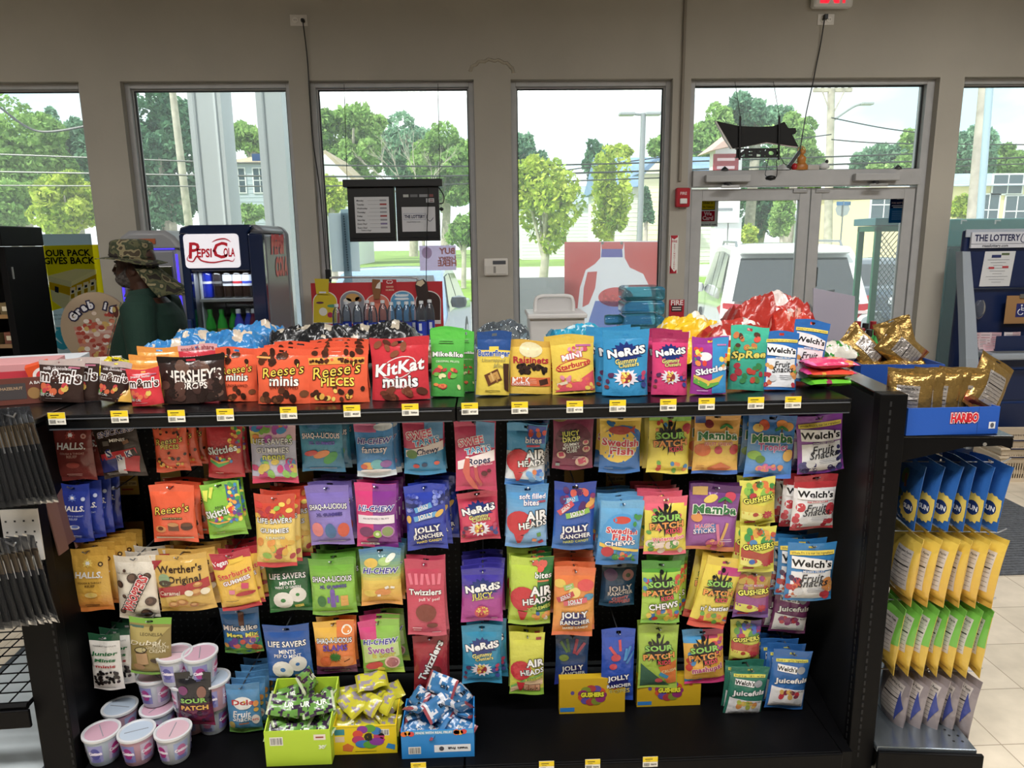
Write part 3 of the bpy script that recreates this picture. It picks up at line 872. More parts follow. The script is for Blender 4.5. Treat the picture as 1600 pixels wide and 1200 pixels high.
# ---- end cap on the right, turned a little
RX, RR, PW=Vector((1.172,2.03,0)), rad(-6), .08
endR=thing('end_cap_shelf','black end cap shelf unit on the right with gold bags on top','store shelf',RX,RR,group='end cap shelf units')
def rbox(a,c,nm,m,par=endR,bv=.003):
 return MB().box(a,c).build(nm,m,par,bevel=bv,local=True)
ED=.92
rbox((0,0,0),(PW,.045,1.29),'near_upright',M_BLACK)
rbox((0,ED-.045,0),(PW,ED,1.29),'far_upright',M_BLACK)
MB().box((.004,.045,.0),(PW-.015,ED-.045,1.27)).build('peg_panel',M_PEG,endR,local=True)
rbox((.0,.045,1.27),(PW,ED-.045,1.29),'top_cap',M_BLACKGL)
s_=MB()
for k in range(46):
 s_.box((.028,-.0015,.06+k*.0265),(.034,-.0005,.076+k*.0265))
s_.build('upright_slots',m_slot,endR,local=True)
s_=MB()
for k in range(40):
 s_.box((-.0015,.02,.06+k*.0265),(-.0005,.026,.076+k*.0265))
s_.build('side_slots',m_slot,endR,local=True)
s_=MB().box((PW,.03,1.148),(.415,ED-.03,1.156)).box((.405,.03,1.118),(.415,ED-.03,1.148))
shR=s_.build('display_shelf',M_BLACKGL,endR,bevel=.003,local=True)
MB().prism([(PW,1.147),(.41,1.147),(.41,1.115),(.38,1.125),(.28,1.12),(PW,1.07)],.03,.036,'y').build('shelf_bracket',M_BLACK,shR,local=True)
MB().lathe([(.005,0),(.006,.003)],(.33,.0295,1.13),10,'b9b9b9',R=Matrix.Rotation(rad(90),3,'X')).build('bracket_screw',M_METAL,shR,local=True)
dk=MB().box((PW,-.02,.095),(.395,ED-.03,.115)).build('base_deck',mat('deck_enamel','97a2ac',rough=.24,metal=.85,vary=.1,vscale=3,bump=.06,bscale=10),endR,bevel=.003,local=True)
MB().box((PW,-.035,0),(.41,-.021,.105)).build('deck_front',M_BLACK,endR,bevel=.003,local=True)
MB().box((.38,.0,0),(.39,ED-.04,.093)).build('kick_plate',M_BLACK,endR,local=True)
s_=MB()
for k in range(5):
 for r_ in range(2):
  s_.lathe([(.004,0),(.004,.0006)],(.37-r_*.028,.02+k*.028,.1152),8,'0c0d0f')
s_.build('deck_holes',M_MATTE,dk,local=True)
# ---- end cap on the left
LX, LR=Vector((-1.33,2.03,0)), rad(3)
endL=thing('end_cap_shelf','black end cap shelf unit on the left with incense sleeves','store shelf',LX,LR,group='end cap shelf units')
MB().box((-.10,0,0),(0,.045,1.245)).build('near_upright',M_BLACK,endL,bevel=.003,local=True)
MB().box((-.10,ED-.045,0),(0,ED,1.245)).build('far_upright',M_BLACK,endL,bevel=.003,local=True)
m_wpeg=mat('white_pegboard','d9d6d0',rough=.5)
pb=MB().box((-.085,.045,.0),(-.02,ED-.045,1.22),'d9d6d0')
pb.build('core_panel',M_BLACK,endL,local=True)
b=MB().box((-.104,-.006,.84),(-.0,-.0005,1.0),'d6d3cd')
for r_ in range(4):
 for k in range(4):
  b.box((-.094+k*.0254,-.0068,.86+r_*.034),(-.089+k*.0254,-.006,.865+r_*.034),'2a2a2c')
b.build('white_peg_strip',M_SATIN,endL,local=True)
s_=MB()
for k in range(42):
 s_.box((-.012,-.0015,.06+k*.0265),(-.006,-.0005,.076+k*.0265))
s_.build('upright_slots',m_slot,endL,local=True)
s_=MB().box((-.55,-.01,1.245),(.012,ED,1.262)).build('top_shelf',M_BLACKGL,endL,bevel=.003,local=True)
MB().box((-.55,-.016,1.236),(.012,-.0105,1.266)).build('price_rail',mat('white_rail','d4d8da',rough=.3),s_,local=True)
d_=MB().box((-.60,-.02,.095),(-.1,ED-.03,.115)).build('base_deck',mat('deck_enamel_left','97a2ac',rough=.3,metal=.8,vary=.1,vscale=3),endL,bevel=.003,local=True)
MB().box((-.58,.02,0),(-.57,ED-.04,.093)).build('kick_plate',M_BLACK,endL,local=True)
b=MB()
for k in range(12):
 b.tube([(-.60,.0+k*.055,.37),(-.11,.0+k*.055,.37)],.0025,n=5)
for k in range(9):
 b.tube([(-.59+k*.06,-.01,.3725),(-.59+k*.06,.66,.3725)],.0025,n=5)
b.tube([(-.60,-.01,.365),(-.11,-.01,.365)],.012,n=6).tube([(-.11,-.01,.365),(-.11,.66,.365)],.006,n=6)
b.build('wire_shelf',M_BLACK,endL,local=True)
MB().box((-.60,-.03,.30),(-.10,-.018,.36)).build('wire_shelf_front',M_BLACK,endL,bevel=.003,local=True)
MB().box((-.57,.0,.1155),(-.12,.8,.117)).build('deck_glare_sheet',mat('painted_glare','b7c0c4',rough=.25),endL,local=True)  # added pale sheet standing for the bright glare on the deck
# ---- price tags on the shelf edge and on the base lip
def price_tag(px,py,Y,lab,cat='price tag',grp='price tags on the shelf edge',wd=.050,num='50277'):
 p=aY(px,py,Y)
 h_=.0185
 b=MB().box((p.x-wd/2,Y-.001,p.z-h_),(p.x+wd/2,Y,p.z+h_),'efece0')
 y=Y-.0014
 b.quad((p.x,y,p.z+h_*.5),wd,h_*.98,'f0d325')
 b.quad((p.x-wd*.1,y-.0003,p.z+h_*.55),wd*.5,h_*.16,'6b5c16').quad((p.x-wd*.15,y-.0003,p.z+h_*.2),wd*.3,h_*.1,'8a761c')
 r=random.Random(int(px))
 for k in range(9):
  b.quad((p.x-wd*.42+k*wd*.042,y-.0003,p.z-h_*.5),wd*(.012+.014*r.random()),h_*.6,'2a2a2a')
 b.text(num,(p.x+wd*.22,y-.0003,p.z-h_*.5),wd*.38,'2a2a2a',bold=.03)
 return tag(b.build('price_tag',M_CARD),lab,cat,grp)
TAGS=[(89,654,'01110','below the leftmost dark chocolate pouch'),(187,651,'56380','above the dark brown minis bag'),(276,650,'56068','below the dark chocolate drops pouch'),(352,648,'15694','above the red rainbow candy bag'),(451,645,'35676','below the orange minis pouches'),(550,642,'40207','below the orange pieces pouch'),(641,640,'70904','below the red wafer pouch'),(734,638.5,'47107','below the yellow and blue peanut butter pouch'),(812,637,'45372','below the yellow raisin pouch'),(898,635.5,'47118','below the yellow mini chews pouch'),(965,634,'16776','below the blue gummy pouch'),(1044,632.5,'48815','below the pink gummy pouch'),(1104,631,'30635','below the purple and blue rainbow pouch'),(1181,629.5,'20163','below the teal pouch'),(1239,628.5,'10375','below the stacked gummy packs')]
for px, py, num, lab in TAGS:
 price_tag(px,py,SH_Y-.0055,'yellow price tag on the shelf edge '+lab,num=num)
for px, py, lab in((654,1199,'first from left, below the blue snack box'),(854,1197,'second from left'),(926,1194,'third from left'),(1016,1190,'rightmost of the row')):
 price_tag(px,py,1.9735,'yellow price tag on the base deck lip, '+lab,grp='price tags on the base lip',wd=.048,num='75070')
def back_card(px,py,lab,hot=True):
 p=aY(px,py,BK_Y-.03)
 W_, H_=.036, .050
 b=MB().box((p.x-W_,BK_Y-.031,p.z-H_),(p.x+W_,BK_Y-.030,p.z+H_),'b08f3e')
 y=BK_Y-.0314
 b.quad((p.x,y,p.z-H_*.15),W_*1.7,H_*.4,'c9b27a')
 for k in range(12):
  b.quad((p.x-W_*.75+k*W_*.06,y-.0003,p.z-H_*.15),W_*.03,H_*.25,'332a18')
 b.text('57380',(p.x+W_*.42,y-.0003,p.z-H_*.15),W_*.7,'332a18',bold=.03)
 b.quad((p.x-W_*.1,y-.0003,p.z-H_*.6),W_*1.1,H_*.12,'8c3a1c')
 return tag(b.build('hook_price_card',M_CARD),lab,'price card','tan price cards on the pegboard')
CARDS=[(200,752,'below the dark brown minis bag'),(267,746,'below the orange pieces bag'),(335,743,'below the red rainbow candy bag'),(405,742,'below the colourful neon gummies bag'),(475,752,'below the teal gummies bag'),(211,835,'alone left of the orange cups bag'),(280,838,'below the orange cups bag'),(349,835,'below the lime green bag'),(897,755,'below the maroon mystery bag'),(962,745,'below the yellow and blue fish bag'),(1020,752,'below the yellow sour candy bag')]
for px, py, lab in CARDS:
 back_card(px,py,'tan price card on the pegboard '+lab)
# ==== printed bags
def tri_split(V,T,lim):
 """Cut triangles until no edge is longer than lim (so that print follows the bulge of a bag)."""
 V=[tuple(p)for p in V]
 out, st, mid=[], list(T), {}
 while st:
  a, b, c=st.pop()
  e=[((V[p][0]-V[q][0])**2+(V[p][1]-V[q][1])**2,p,q,r)for p,q,r in((a,b,c),(b,c,a),(c,a,b))]
  d, p, q, r=max(e)
  if d<=lim*lim:
   out.append((a,b,c))
   continue
  k=(min(p,q),max(p,q))
  if k not in mid:
   mid[k]=len(V)
   V.append(((V[p][0]+V[q][0])/2,(V[p][1]+V[q][1])/2))
  m=mid[k]
  st+=[(p,m,r),(m,q,r)]
 return V, out
class Bag:
 NU, NS, NB, NH=14, 2, 16, 3
 def __init__(s,w,h,T,bg,kind='pillow',hd=.12,bs=.06,seed=0,hdcol=None,bscol=None):
  s.w, s.h, s.T, s.bg, s.kind=w, h, T, bg, kind
  s.hd, s.bs=hd, (bs if kind=='pillow' else 0.0)
  s.seed, s.hdcol, s.bscol=seed, hdcol, bscol
  b0, b1=s.bs, 1-s.hd
  rows=([b0*k/s.NS for k in range(s.NS)]if b0>0 else[])+[b0+(b1-b0)*k/s.NB for k in range(s.NB)]+[b1+s.hd*k/s.NH for k in range(s.NH+1)]
  s.rows=np.array(rows)
  s.j0=s.NS if b0>0 else 0
  s.j1=s.j0+s.NB
  s.G=np.zeros((len(rows),s.NU+1,3))
  s.Bk=np.zeros_like(s.G)
  for j, v in enumerate(rows):
   for i in range(s.NU+1):
    x=2*i/s.NU-1
    d, hw=s.depth(x,v), s.half(v)
    z=v*h+(.004*math.sin(x*2.5+seed)*(1 if v>b1 or v<b0 else .3))
    s.G[j,i]=(x*hw,-d,z)
    s.Bk[j,i]=(x*hw,s.depth(x,v,True),z)
  s.mb=MB()
  s.k=0
 def half(s,v):
  if s.kind=='pouch':
   return s.w/2*(1-.05*math.sin(PI*min(1,v/.9))+(.015 if v>1-s.hd else 0))
  return s.w/2*(1-.055*math.sin(PI*v)**.7)
 def depth(s,x,v,back=False):
  b0, b1=s.bs, 1-s.hd
  n=noise.noise(Vector((x*1.6+s.seed*7.3,v*3.0,s.seed*3.1+(9 if back else 0))))
  n2=noise.noise(Vector((x*4+s.seed,v*6.0+s.seed*2,5.5+(9 if back else 0))))
  if v>=b1 or v<b0:
   e=.0009+.0012*math.sin(x*3+s.seed*1.7)
   return e if not back else .0009-.0012*math.sin(x*3+s.seed*1.7)
  t=(v-b0)/(b1-b0)
  if s.kind=='pillow':
   S=max(0.0,math.sin(PI*t**.82))**.5
  else:
   S=min(1.0,(1-t)**.55*1.05)*(.82+.18*math.sin(PI*min(1,t*2)))
  ed=max(0.0,1-abs(x)**2.8)**.75
  crimp=.0016*math.sin(x*17+s.seed)*(math.exp(-t/.10)+math.exp(-(1-t)/.10))
  e=.0009+.0012*math.sin(x*3+s.seed*1.7)*(1 if not back else-1)*(1-S)
  return e+ed*(s.T*S*(1+.30*n)+(.0020+.001*abs(x))*n2*S+crimp*(S>.02))
 def at(s,x,y,lift):
  x=min(max(x,-.985),.985)
  y=min(max(y,0.0),1.0)
  j=int(np.searchsorted(s.rows,y,'right'))-1
  j=min(max(j,0),len(s.rows)-2)
  fv=(y-s.rows[j])/max(1e-9,s.rows[j+1]-s.rows[j])
  u=(x+1)/2*s.NU
  i=min(int(u),s.NU-1)
  fu=u-i
  G=s.G
  p=(G[j,i]*(1-fu)+G[j,i+1]*fu)*(1-fv)+(G[j+1,i]*(1-fu)+G[j+1,i+1]*fu)*fv
  return(p[0],p[1]-lift,p[2])
 def col(s,x,y):
  bg=s.bg
  if isinstance(bg,str):
   return hx(bg)
  if callable(bg):
   return hx(bg(x,y))
  for k in range(len(bg)-1):
   (ya,ca), (yb,cb)=bg[k], bg[k+1]
   if y<=yb:
    return mixc(ca,cb,0 if yb<=ya else min(1,max(0,(y-ya)/(yb-ya))))
  return hx(bg[-1][1])
 def flat(s,V,T,col,lim=.22,extra=0.0):
  """Lay a flat print (x in half widths, y in bag heights) on the front."""
  q=s.h/(s.w/2)
  W=[(x,y*q)for x,y in V]
  W, T=tri_split(W,T,lim)
  lift=.0015+.00018*s.k+extra
  s.mb.add([s.at(x,y/q,lift)for x,y in W],T,col)
  s.k+=1
# ---- drawing words
 def t(s,txt,x,y,W,col,o=None,ow=.09,b=.03,rot=0,sh=0,H=None,arc=0,sp=1.0):
  q=s.h/(s.w/2)
  ca, sa=math.cos(rad(rot)), math.sin(rad(rot))
  sp=sp*(1.06 if o else 1.02)
  tw=text_width(txt,sp)
  W=min(W*1.08,max(W,.84))if abs(rot)<30 else W
  k=2*W/tw
  kh=H if H else k
  for bold, cc in(([(b*.42+ow*.5,o)]if o else[])+[(b*.42,col)]):
   P, Fc=glyphs(txt,bold,sp)
   V=[]
   for px, py in P:
    X=(px+sh*py)*k
    Y=py*kh+arc*(1-(2*px/tw)**2)
    V.append((x+X*ca-Y*sa,y+(X*sa+Y*ca)/q))
   T=[(f[0],f[i],f[i+1])for f in Fc for i in range(1,len(f)-1)]
   s.flat(V,T,cc,.30)
 def e(s,x,y,rx,ry,col,rot=0,n=16):
  q=s.h/(s.w/2)
  ca, sa=math.cos(rad(rot)), math.sin(rad(rot))
  V=[(x,y)]
  for k in range(n):
   a=2*PI*k/n
   X, Y=rx*math.cos(a), ry*math.sin(a)
   V.append((x+X*ca-Y*sa,y+(X*sa+Y*ca)/q))
  s.flat(V,[(0,k+1,(k+1)%n+1)for k in range(n)],col)
 def ring(s,x,y,r,r2,col,hole):
  s.e(x,y,r,r*.92,col)
  s.e(x,y,r2,r2*.9,hole)
 def b(s,x,y,wd,ht,col,rot=0):
  q=s.h/(s.w/2)
  ca, sa=math.cos(rad(rot)), math.sin(rad(rot))
  V=[]
  for X, Y in((-wd/2,-ht/2),(wd/2,-ht/2),(wd/2,ht/2),(-wd/2,ht/2)):
   V.append((x+X*ca-Y*sa,y+(X*sa+Y*ca)/q))
  s.flat(V,[(0,1,2),(0,2,3)],col)
 def p(s,pts,col):
  V=list(pts)
  cx, cy=sum(a for a,_ in V)/len(V), sum(c for _,c in V)/len(V)
  n=len(V)
  s.flat(V+[(cx,cy)],[(k,(k+1)%n,n)for k in range(n)],col)
 def s(s,x,y,r,col,n=11,seed=1,sq=.8,j=.35):
  q=s.h/(s.w/2)
  R=random.Random(seed)
  V=[(x,y)]
  for k in range(n*2):
   a=PI*k/n
   rr=r*(1+(j*R.random()if k%2==0 else-j*(.5+.5*R.random())))
   V.append((x+rr*math.cos(a),y+rr*sq*math.sin(a)/q))
  m=n*2
  s.flat(V,[(0,k+1,(k+1)%m+1)for k in range(m)],col)
 def c(s,x0,y0,x1,y1,n,r,cols,seed=1,el=.8):
  R=random.Random(seed)
  q=s.h/(s.w/2)
  V, T, C=[], [], []
  lift=.0015+.00018*s.k
  for i in range(n):
   x, y=R.uniform(x0,x1), R.uniform(y0,y1)
   rr, rot, col=r*R.uniform(.75,1.2), R.uniform(0,PI), R.choice(cols)
   m=9
   o=len(V)
   V.append(s.at(x,y,lift+i*4e-5))
   for k in range(m):
    a=2*PI*k/m
    X, Y=rr*math.cos(a), rr*el*math.sin(a)
    V.append(s.at(x+X*math.cos(rot)-Y*math.sin(rot),y+(X*math.sin(rot)+Y*math.cos(rot))/q,lift+i*4e-5))
   for k in range(m):
    T.append((o,o+1+k,o+1+(k+1)%m))
    C.append(col)
  s.mb.add(V,T,C)
  s.k+=2
 def l(s,x,y,wd,n,col,ht=.018,gap=.03):
  R=random.Random(int(1000*(x+y)))
  for k in range(n):
   w_=wd*R.uniform(.7,1)
   s.b(x,y-k*gap,w_,ht*s.h/s.w,col)
# ---- meshes
 def bodies(s):
  G, Bk, NU=s.G, s.Bk, s.NU
  def soft(C):
   return[tuple(.86*v+.14*(.3*c[0]+.59*c[1]+.11*c[2])+.004 for v in c)for c in C]  # grey mixed into the print for the film's whitish gloss
  def block(j0,j1,hole=False):
   m=MB()
   n=NU+1
   V, Fc, C=[], [], []
   for A in(G,Bk):
    for j in range(j0,j1+1):
     for i in range(n):
      V.append(tuple(A[j,i]))
   R=j1-j0
   off=(R+1)*n
   for j in range(R):
    for i in range(NU):
     if hole and j==1 and i in(NU//2-1,NU//2):
      continue
     a=j*n+i
     x, y=2*(i+.5)/NU-1, (s.rows[j0+j]+s.rows[j0+j+1])/2
     cc=s.col(x,y)if not hole or s.hdcol is None else hx(s.hdcol)
     if j1<=s.j0 and s.bscol:
      cc=hx(s.bscol)
     Fc.append((a,a+1,a+n+1,a+n));C.append(cc)
     Fc.append((off+a,off+a+n,off+a+n+1,off+a+1));C.append(cc)
   for i in range(NU):
    Fc.append((i,off+i,off+i+1,i+1));C.append(C[0])
    a=R*n+i
    Fc.append((a,a+1,off+a+1,off+a));C.append(C[-1])
   for j in range(R):
    a=j*n
    Fc.append((a,a+n,off+a+n,off+a));C.append(C[0])
    a=j*n+NU
    Fc.append((a,off+a,off+a+n,a+n));C.append(C[0])
   m.add(V,Fc,soft(C))
   return m
  body=block(s.j0,s.j1)
  o=len(body.v)
  body.v+=s.mb.v
  body.f+=[tuple(o+k for k in f)for f in s.mb.f]
  body.c+=soft(s.mb.c)
  body.m+=s.mb.m
  head=block(s.j1,len(s.rows)-1,True)if s.hd>0 else None
  seal=block(0,s.j0)if s.bs>0 else None
  return body, head, seal
 def make(s,name,material,top=False):
  """The bag as an object (origin at its base, or at its top for hanging) with its header and bottom seal as parts."""
  body, head, seal=s.bodies()
  for m in(body,head,seal):
   if m and top:
    m.v=[(x,y,z-s.h)for x,y,z in m.v]
  o=body.build(name,material,smooth=55,local=True)
  if head:
   head.build('hang_header' if s.kind=='pillow' else 'zip_header',material,o,smooth=55,local=True)
  if seal:
   seal.build('bottom_seal',material,o,smooth=55,local=True)
  return o
# ---- the designs: name -> (object kind, label, size of bulge, background, drawing)
DZ={}
def design(key,nm,lab,bg,draw,T=.020,hd=.12,bs=.06,hdcol=None,bscol=None,kind='pillow',mat_=None):
 DZ[key]=dict(nm=nm,lab=lab,bg=bg,draw=draw,T=T,hd=hd,bs=bs,hdcol=hdcol,bscol=bscol,kind=kind,mat=mat_)
W_='f4f4f4'
def halls(c2,c3,can):
 def d(g):
  g.s(0,.78,.26,c2,8,3);g.s(0,.78,.13,W_,6,5)
  g.t('HALLS.',0,.60,.66,W_,b=.07,sh=.16)
  g.t('COUGH & THROAT',0,.475,.58,c3,b=.03);g.t('RELIEF',0,.425,.24,c3,b=.03)
  g.e(0,.28,.34,.16,can);g.e(.05,.29,.2,.1,c2);g.e(.66,.76,.13,.13,c3);g.e(.66,.76,.06,.06,can)
  g.l(0,.12,.9,2,c3)
 return d
design('halls_red','cough_drop_bag','dark red bag of cough drops','7e2d29',halls('b4453c','d9a49a','a5473c'),T=.014)
design('halls_blue','cough_drop_bag','royal blue bag of cough drops','1f38a0',halls('5a7ad6','b9c6ec','cfd6e4'),T=.014)
design('halls_yellow','cough_drop_bag','golden yellow bag of honey cough drops',[(0,'e07a14'),(.35,'e8b418'),(1,'d8a41c')],halls('f0cf50','4a2c10','e8c86a'),T=.014)
def snick(g):
 g.t('SNICKERS',0.05,.80,.80,'23366e',o='f4e8ea',ow=.10,b=.05,rot=8,sh=.15,H=.24)
 g.t('MINIS',.1,.66,.34,'efe9dc',b=.06,H=.14)
 g.b(-.55,.26,.9,.7,'25307c',8);g.b(0.0,.42,1.7,.3,'d21c2c',6);g.b(.5,.24,.7,.8,'c81a2c',-14);g.b(.05,.22,.36,.9,'dcdce2',-10);g.b(.62,.42,.4,.3,'241a18',20)
 for ch, x, y in(('S',-.42,.45),('N',.05,.36),('K',.5,.42)):
  g.b(x,y,.28,.28,'e7e3ea',12);g.t(ch,x,y,.10,'1f2f78',b=.06,rot=12)
 g.b(-.45,.62,.3,.22,'70675e',0);g.b(.5,.62,.28,.16,'8a5a34',20)
 g.l(-.4,.10,.8,2,'c9c4c0')
design('snickers','chocolate_bag','dark brown bag of wrapped minis bars','33251f',snick)
def reese(second,c2,extra):
 def d(g):
  extra(g)
  g.t("Reese's",0,.60,.72,'f6d21c',o='2a160c',ow=.10,b=.01,rot=7,sh=.22)
  if second:
   g.t(second,.03,.60-.185*g.w/g.h,.50,c2,o='2a160c',ow=.07,b=.06)
 return d
RO='f2571c'
BR=['4a2412','5a2c14','3a1a0c']
def pcs(g):
 g.c(-.85,.70,.85,.92,13,.10,BR+['f0b41c','f07a1c'],4);g.c(-.85,.06,.85,.40,20,.11,BR+['f0b41c','f4c63c'],7)
design('reeses_pieces','candy_bag','orange bag of peanut butter pieces',RO,reese('PIECES','f6d21c',pcs))
def cups(g):
 g.b(0,.44,.95,.10,'3a1a0c',2);g.t('PEANUT BUTTER CUPS',0,.445,.42,'f0c46a',b=.02,rot=2)
 g.b(.02,.27,.5,.28,'6b3a1c');g.e(.02,.33,.26,.1,'c98b48');g.e(.62,.29,.26,.17,'4a2412');g.e(.62,.33,.24,.1,'6b3a1c');g.e(-.58,.25,.26,.17,'e08a3c');g.e(-.58,.26,.14,.1,'6b3a1c')
 g.b(0,.085,1.7,.1,'e9d8c4')
design('reeses_cups','chocolate_bag','orange bag of peanut butter cups',RO,reese(None,None,cups))
SK=['e8332a','f4a21c','f6de2c','3aa848','7a3ca0','2f8fd0']
def skit(rain=True):
 def d(g):
  g.p([(.28,.95),(.9,.9),(.95,.45),(.62,.42),(.4,.62)],'3d6f9c')if not rain else None
  g.c(.35,.45,.85,.95,26,.11,SK,5)if rain else g.c(.35,.30,.9,.95,40,.11,SK,5)
  g.c(-.5,.30,.4,.40,14,.10,SK,8)
  g.t('Skittles',-.10,.50,.80,W_,o='5a0f14' if rain else '3c6a10',ow=.07,b=.07,rot=10)
  g.p([(-.8,.36),(-.3,.28),(.3,.33),(.3,.31),(-.3,.24),(-.8,.32)],'f4a21c');g.p([(-.8,.33),(-.3,.25),(.3,.30),(.3,.28),(-.3,.21),(-.8,.29)],'3aa848')
  g.l(-.3,.11,.6,1,'f0d0d0')
 return d
design('skittles_red','candy_bag','red bag of rainbow fruit candies','c31526',skit(True),hdcol='a81222')
def sksour(g):
 skit(False)(g);g.t('sour',-.1,.60,.2,'23421a',b=.05);g.p([(-.5,.95),(-.3,.95),(-.45,.75),(-.6,.78)],'e3e83c');g.p([(-.9,.9),(-.6,.9),(-.7,.7),(-.9,.72)],'e3e83c')
design('skittles_green','candy_bag','lime green bag of sour fruit candies','86cc1e',sksour)
def ls_g(sub,subc,cols,seed,bgc):
 def d(g):
  g.c(-.9,.70,.9,.93,14,.2,cols,seed,.7);g.c(-.9,.10,.9,.38,16,.24,cols,seed+1,.7)
  g.t('LIFE SAVERS',0,.665,.86,W_,o='23232e',ow=.09,b=.05,H=.25);g.t('GUMMIES',0,.535,.66,W_,o='2a3a5a',ow=.07,b=.05)
  g.t(sub,.05,.44,.44,subc,o='4a5a1a',ow=.05,b=.05)
 return d
design('ls_neon','gummy_bag','pastel multicolour bag of neon ring gummies',lambda x,y:'e8d84a' if x+y<.25 and y>.6 else('e04a78' if y<.12 else('c7c9e6' if y<.66 else 'e4b8c8')),ls_g('neons','e6ec3a',['d9327e','e8c93a','3d9ad6','ef8a34','b94fb0','8fd04a','e85a5a'],3,''),bscol='e0245e')
design('ls_five','gummy_bag','yellow and red bag of five fruit ring gummies',lambda x,y:'f4d25a' if y<.66 else 'd8401f',ls_g('5 FLAVORS','f3f0da',['e8b41c','8fc43a','d9332a','f09a2c','b8303c','f0d23c'],9,''),bscol='d2202c')
def ls_m(sub,hole):
 def d(g):
  g.t('LIFE SAVERS',0,.70,.80,W_,o='14303a',ow=.09,b=.05,H=.25);g.t('MINTS',0,.575,.34,W_,b=.05);g.t(sub,0,.50,.56,W_,b=.04)
  g.ring(.42,.35,.40,.09,'e4e0d8',hole);g.ring(-.28,.25,.48,.12,'f0ede6',hole)
  g.b(.44,.14,.4,.14,'d8c83a',6);g.t('2.6 OZ',.44,.14,.15,'4a4a20',rot=6)
 return d
design('ls_green','mint_bag','dark green bag of white ring mints',[(0,'2f8a3c'),(.5,'1d6a38'),(1,'155030')],ls_m('WINT O GREEN','2c8a3c'))
design('ls_blue','mint_bag','blue bag of white ring peppermints',[(0,'2e78c4'),(.5,'2460b4'),(1,'1e4f9c')],ls_m('PEP O MINT','2e78c4'))
def shaq(sub,subc,figs):
 def d(g):
  figs(g)
  g.t('SHAQ-A-LICIOUS',0,.66,.88,W_,o='24204a',ow=.12,b=.05,H=.24,arc=.05);g.t(sub,.05,.545,.56,subc,o='1c1a34',ow=.05,b=.06)
  g.l(0,.07,1.3,1,'dcdce6')
 return d
design('shaq_blue','gummy_bag','teal blue bag of big gummies with a green leaf',[(0,'2a7aa8'),(.5,'2a9ac0'),(1,'2a6a8c')],shaq('XL GUMMIES','7a6ae0',lambda g:(g.e(.4,.27,.42,.22,'3aa84a',40),g.e(0,.34,.42,.17,'ef8a3c',20),g.e(-.5,.36,.34,.13,'d83a3a',10),g.e(-.3,.85,.3,.2,'4a8ac0'))))
design('shaq_purple','gummy_bag','lilac bag of big gummies with three ovals',[(0,'8a72c4'),(.5,'8f7ed6'),(1,'7a66b8')],shaq('XL GUMMIES','4a3a9c',lambda g:(g.e(-.6,.29,.27,.36,'e07a7a',10),g.e(.02,.26,.27,.38,'3a6ea4'),g.e(.62,.27,.27,.36,'d8502c',-8))))
design('shaq_green','gummy_bag','bright green bag of big gummies with a purple cactus',[(0,'78b81e'),(.5,'8fd02c'),(1,'5aa01e')],shaq('XL GUMMIES','5a3aa8',lambda g:(g.b(0,.30,.22,.72,'7a54b8'),g.b(-.2,.30,.12,.3,'7a54b8'),g.b(.2,.32,.12,.34,'7a54b8'),g.e(0,.46,.11,.12,'7a54b8'),g.b(.52,.28,.34,.5,'e0a23c'),g.e(-.52,.28,.2,.28,'2f7a2e'))))
design('shaq_slams','gummy_bag','orange bag of slam gummies with a green burst',lambda x,y:'f2b81c' if x<.1 and y>.6 else('6a2c5a' if y<.16 else 'ee7a1c'),shaq('SLAMS','6a3ab0',lambda g:(g.ring(.65,.84,.26,.2,'f4efe0','f08a1c'),g.e(-.5,.28,.28,.28,'e0601c'),g.e(.55,.28,.36,.3,'e8863c'),g.s(.02,.36,.3,'3a7a2c',14,4),g.b(.6,.29,.3,.05,'4a1a1a',20))))
def hic(sub,subc,fr,tint):
 def d(g):
  fr(g)
  g.t('HI-CHEW',0,.64,.80,'2a2f9c',o='f2f0fa',ow=.12,b=.08,sh=.22,H=.26)
  if sub:
   g.t(sub,0,.50,.60,subc,o='3a4a8c' if tint else 'f4f0f4',ow=.06,b=.05)
 return d
design('hichew_fantasy','chewy_candy_bag','sky blue and white bag of fantasy fruit chews',lambda x,y:'d86a9c' if y>.8 and x<.1 else('d8e8f4' if y<.1 else '3d94dc'),hic('fantasy',W_,lambda g:(g.e(.5,.86,.5,.2,'e8f0f8'),g.e(-.35,.22,.35,.2,'f0b04a'),g.e(.1,.24,.34,.28,'6ac0c8'),g.e(.55,.24,.3,.2,'9a62b0'),g.e(0,.12,.8,.12,'f2f2f6'),g.e(-.6,.2,.18,.14,'e0603c')),1))
design('hichew_pink','chewy_candy_bag','magenta and purple bag of superfruit chews',lambda x,y:'e0287c' if x<-.1 else '8a2c98',hic(None,None,lambda g:(g.p([(-.9,.53),(.9,.53),(.9,.4),(-.9,.4)],'f0e4ee'),g.t('AN INTENSELY FRUITY',0,.48,.6,'5a3a5a'),g.e(-.5,.27,.36,.26,'7a2c64'),g.e(.05,.24,.22,.2,'9ac43c'),g.e(.05,.24,.1,.09,'e8f0c0'),g.ring(.55,.28,.34,.28,'c07ac0','8a9c5a'),g.e(-.2,.14,.3,.12,'5a1c4a'),g.b(-.35,.07,.9,.13,'efe6ea'),g.t('Superfruit Mix',-.35,.07,.36,'5a2a5a')),0))
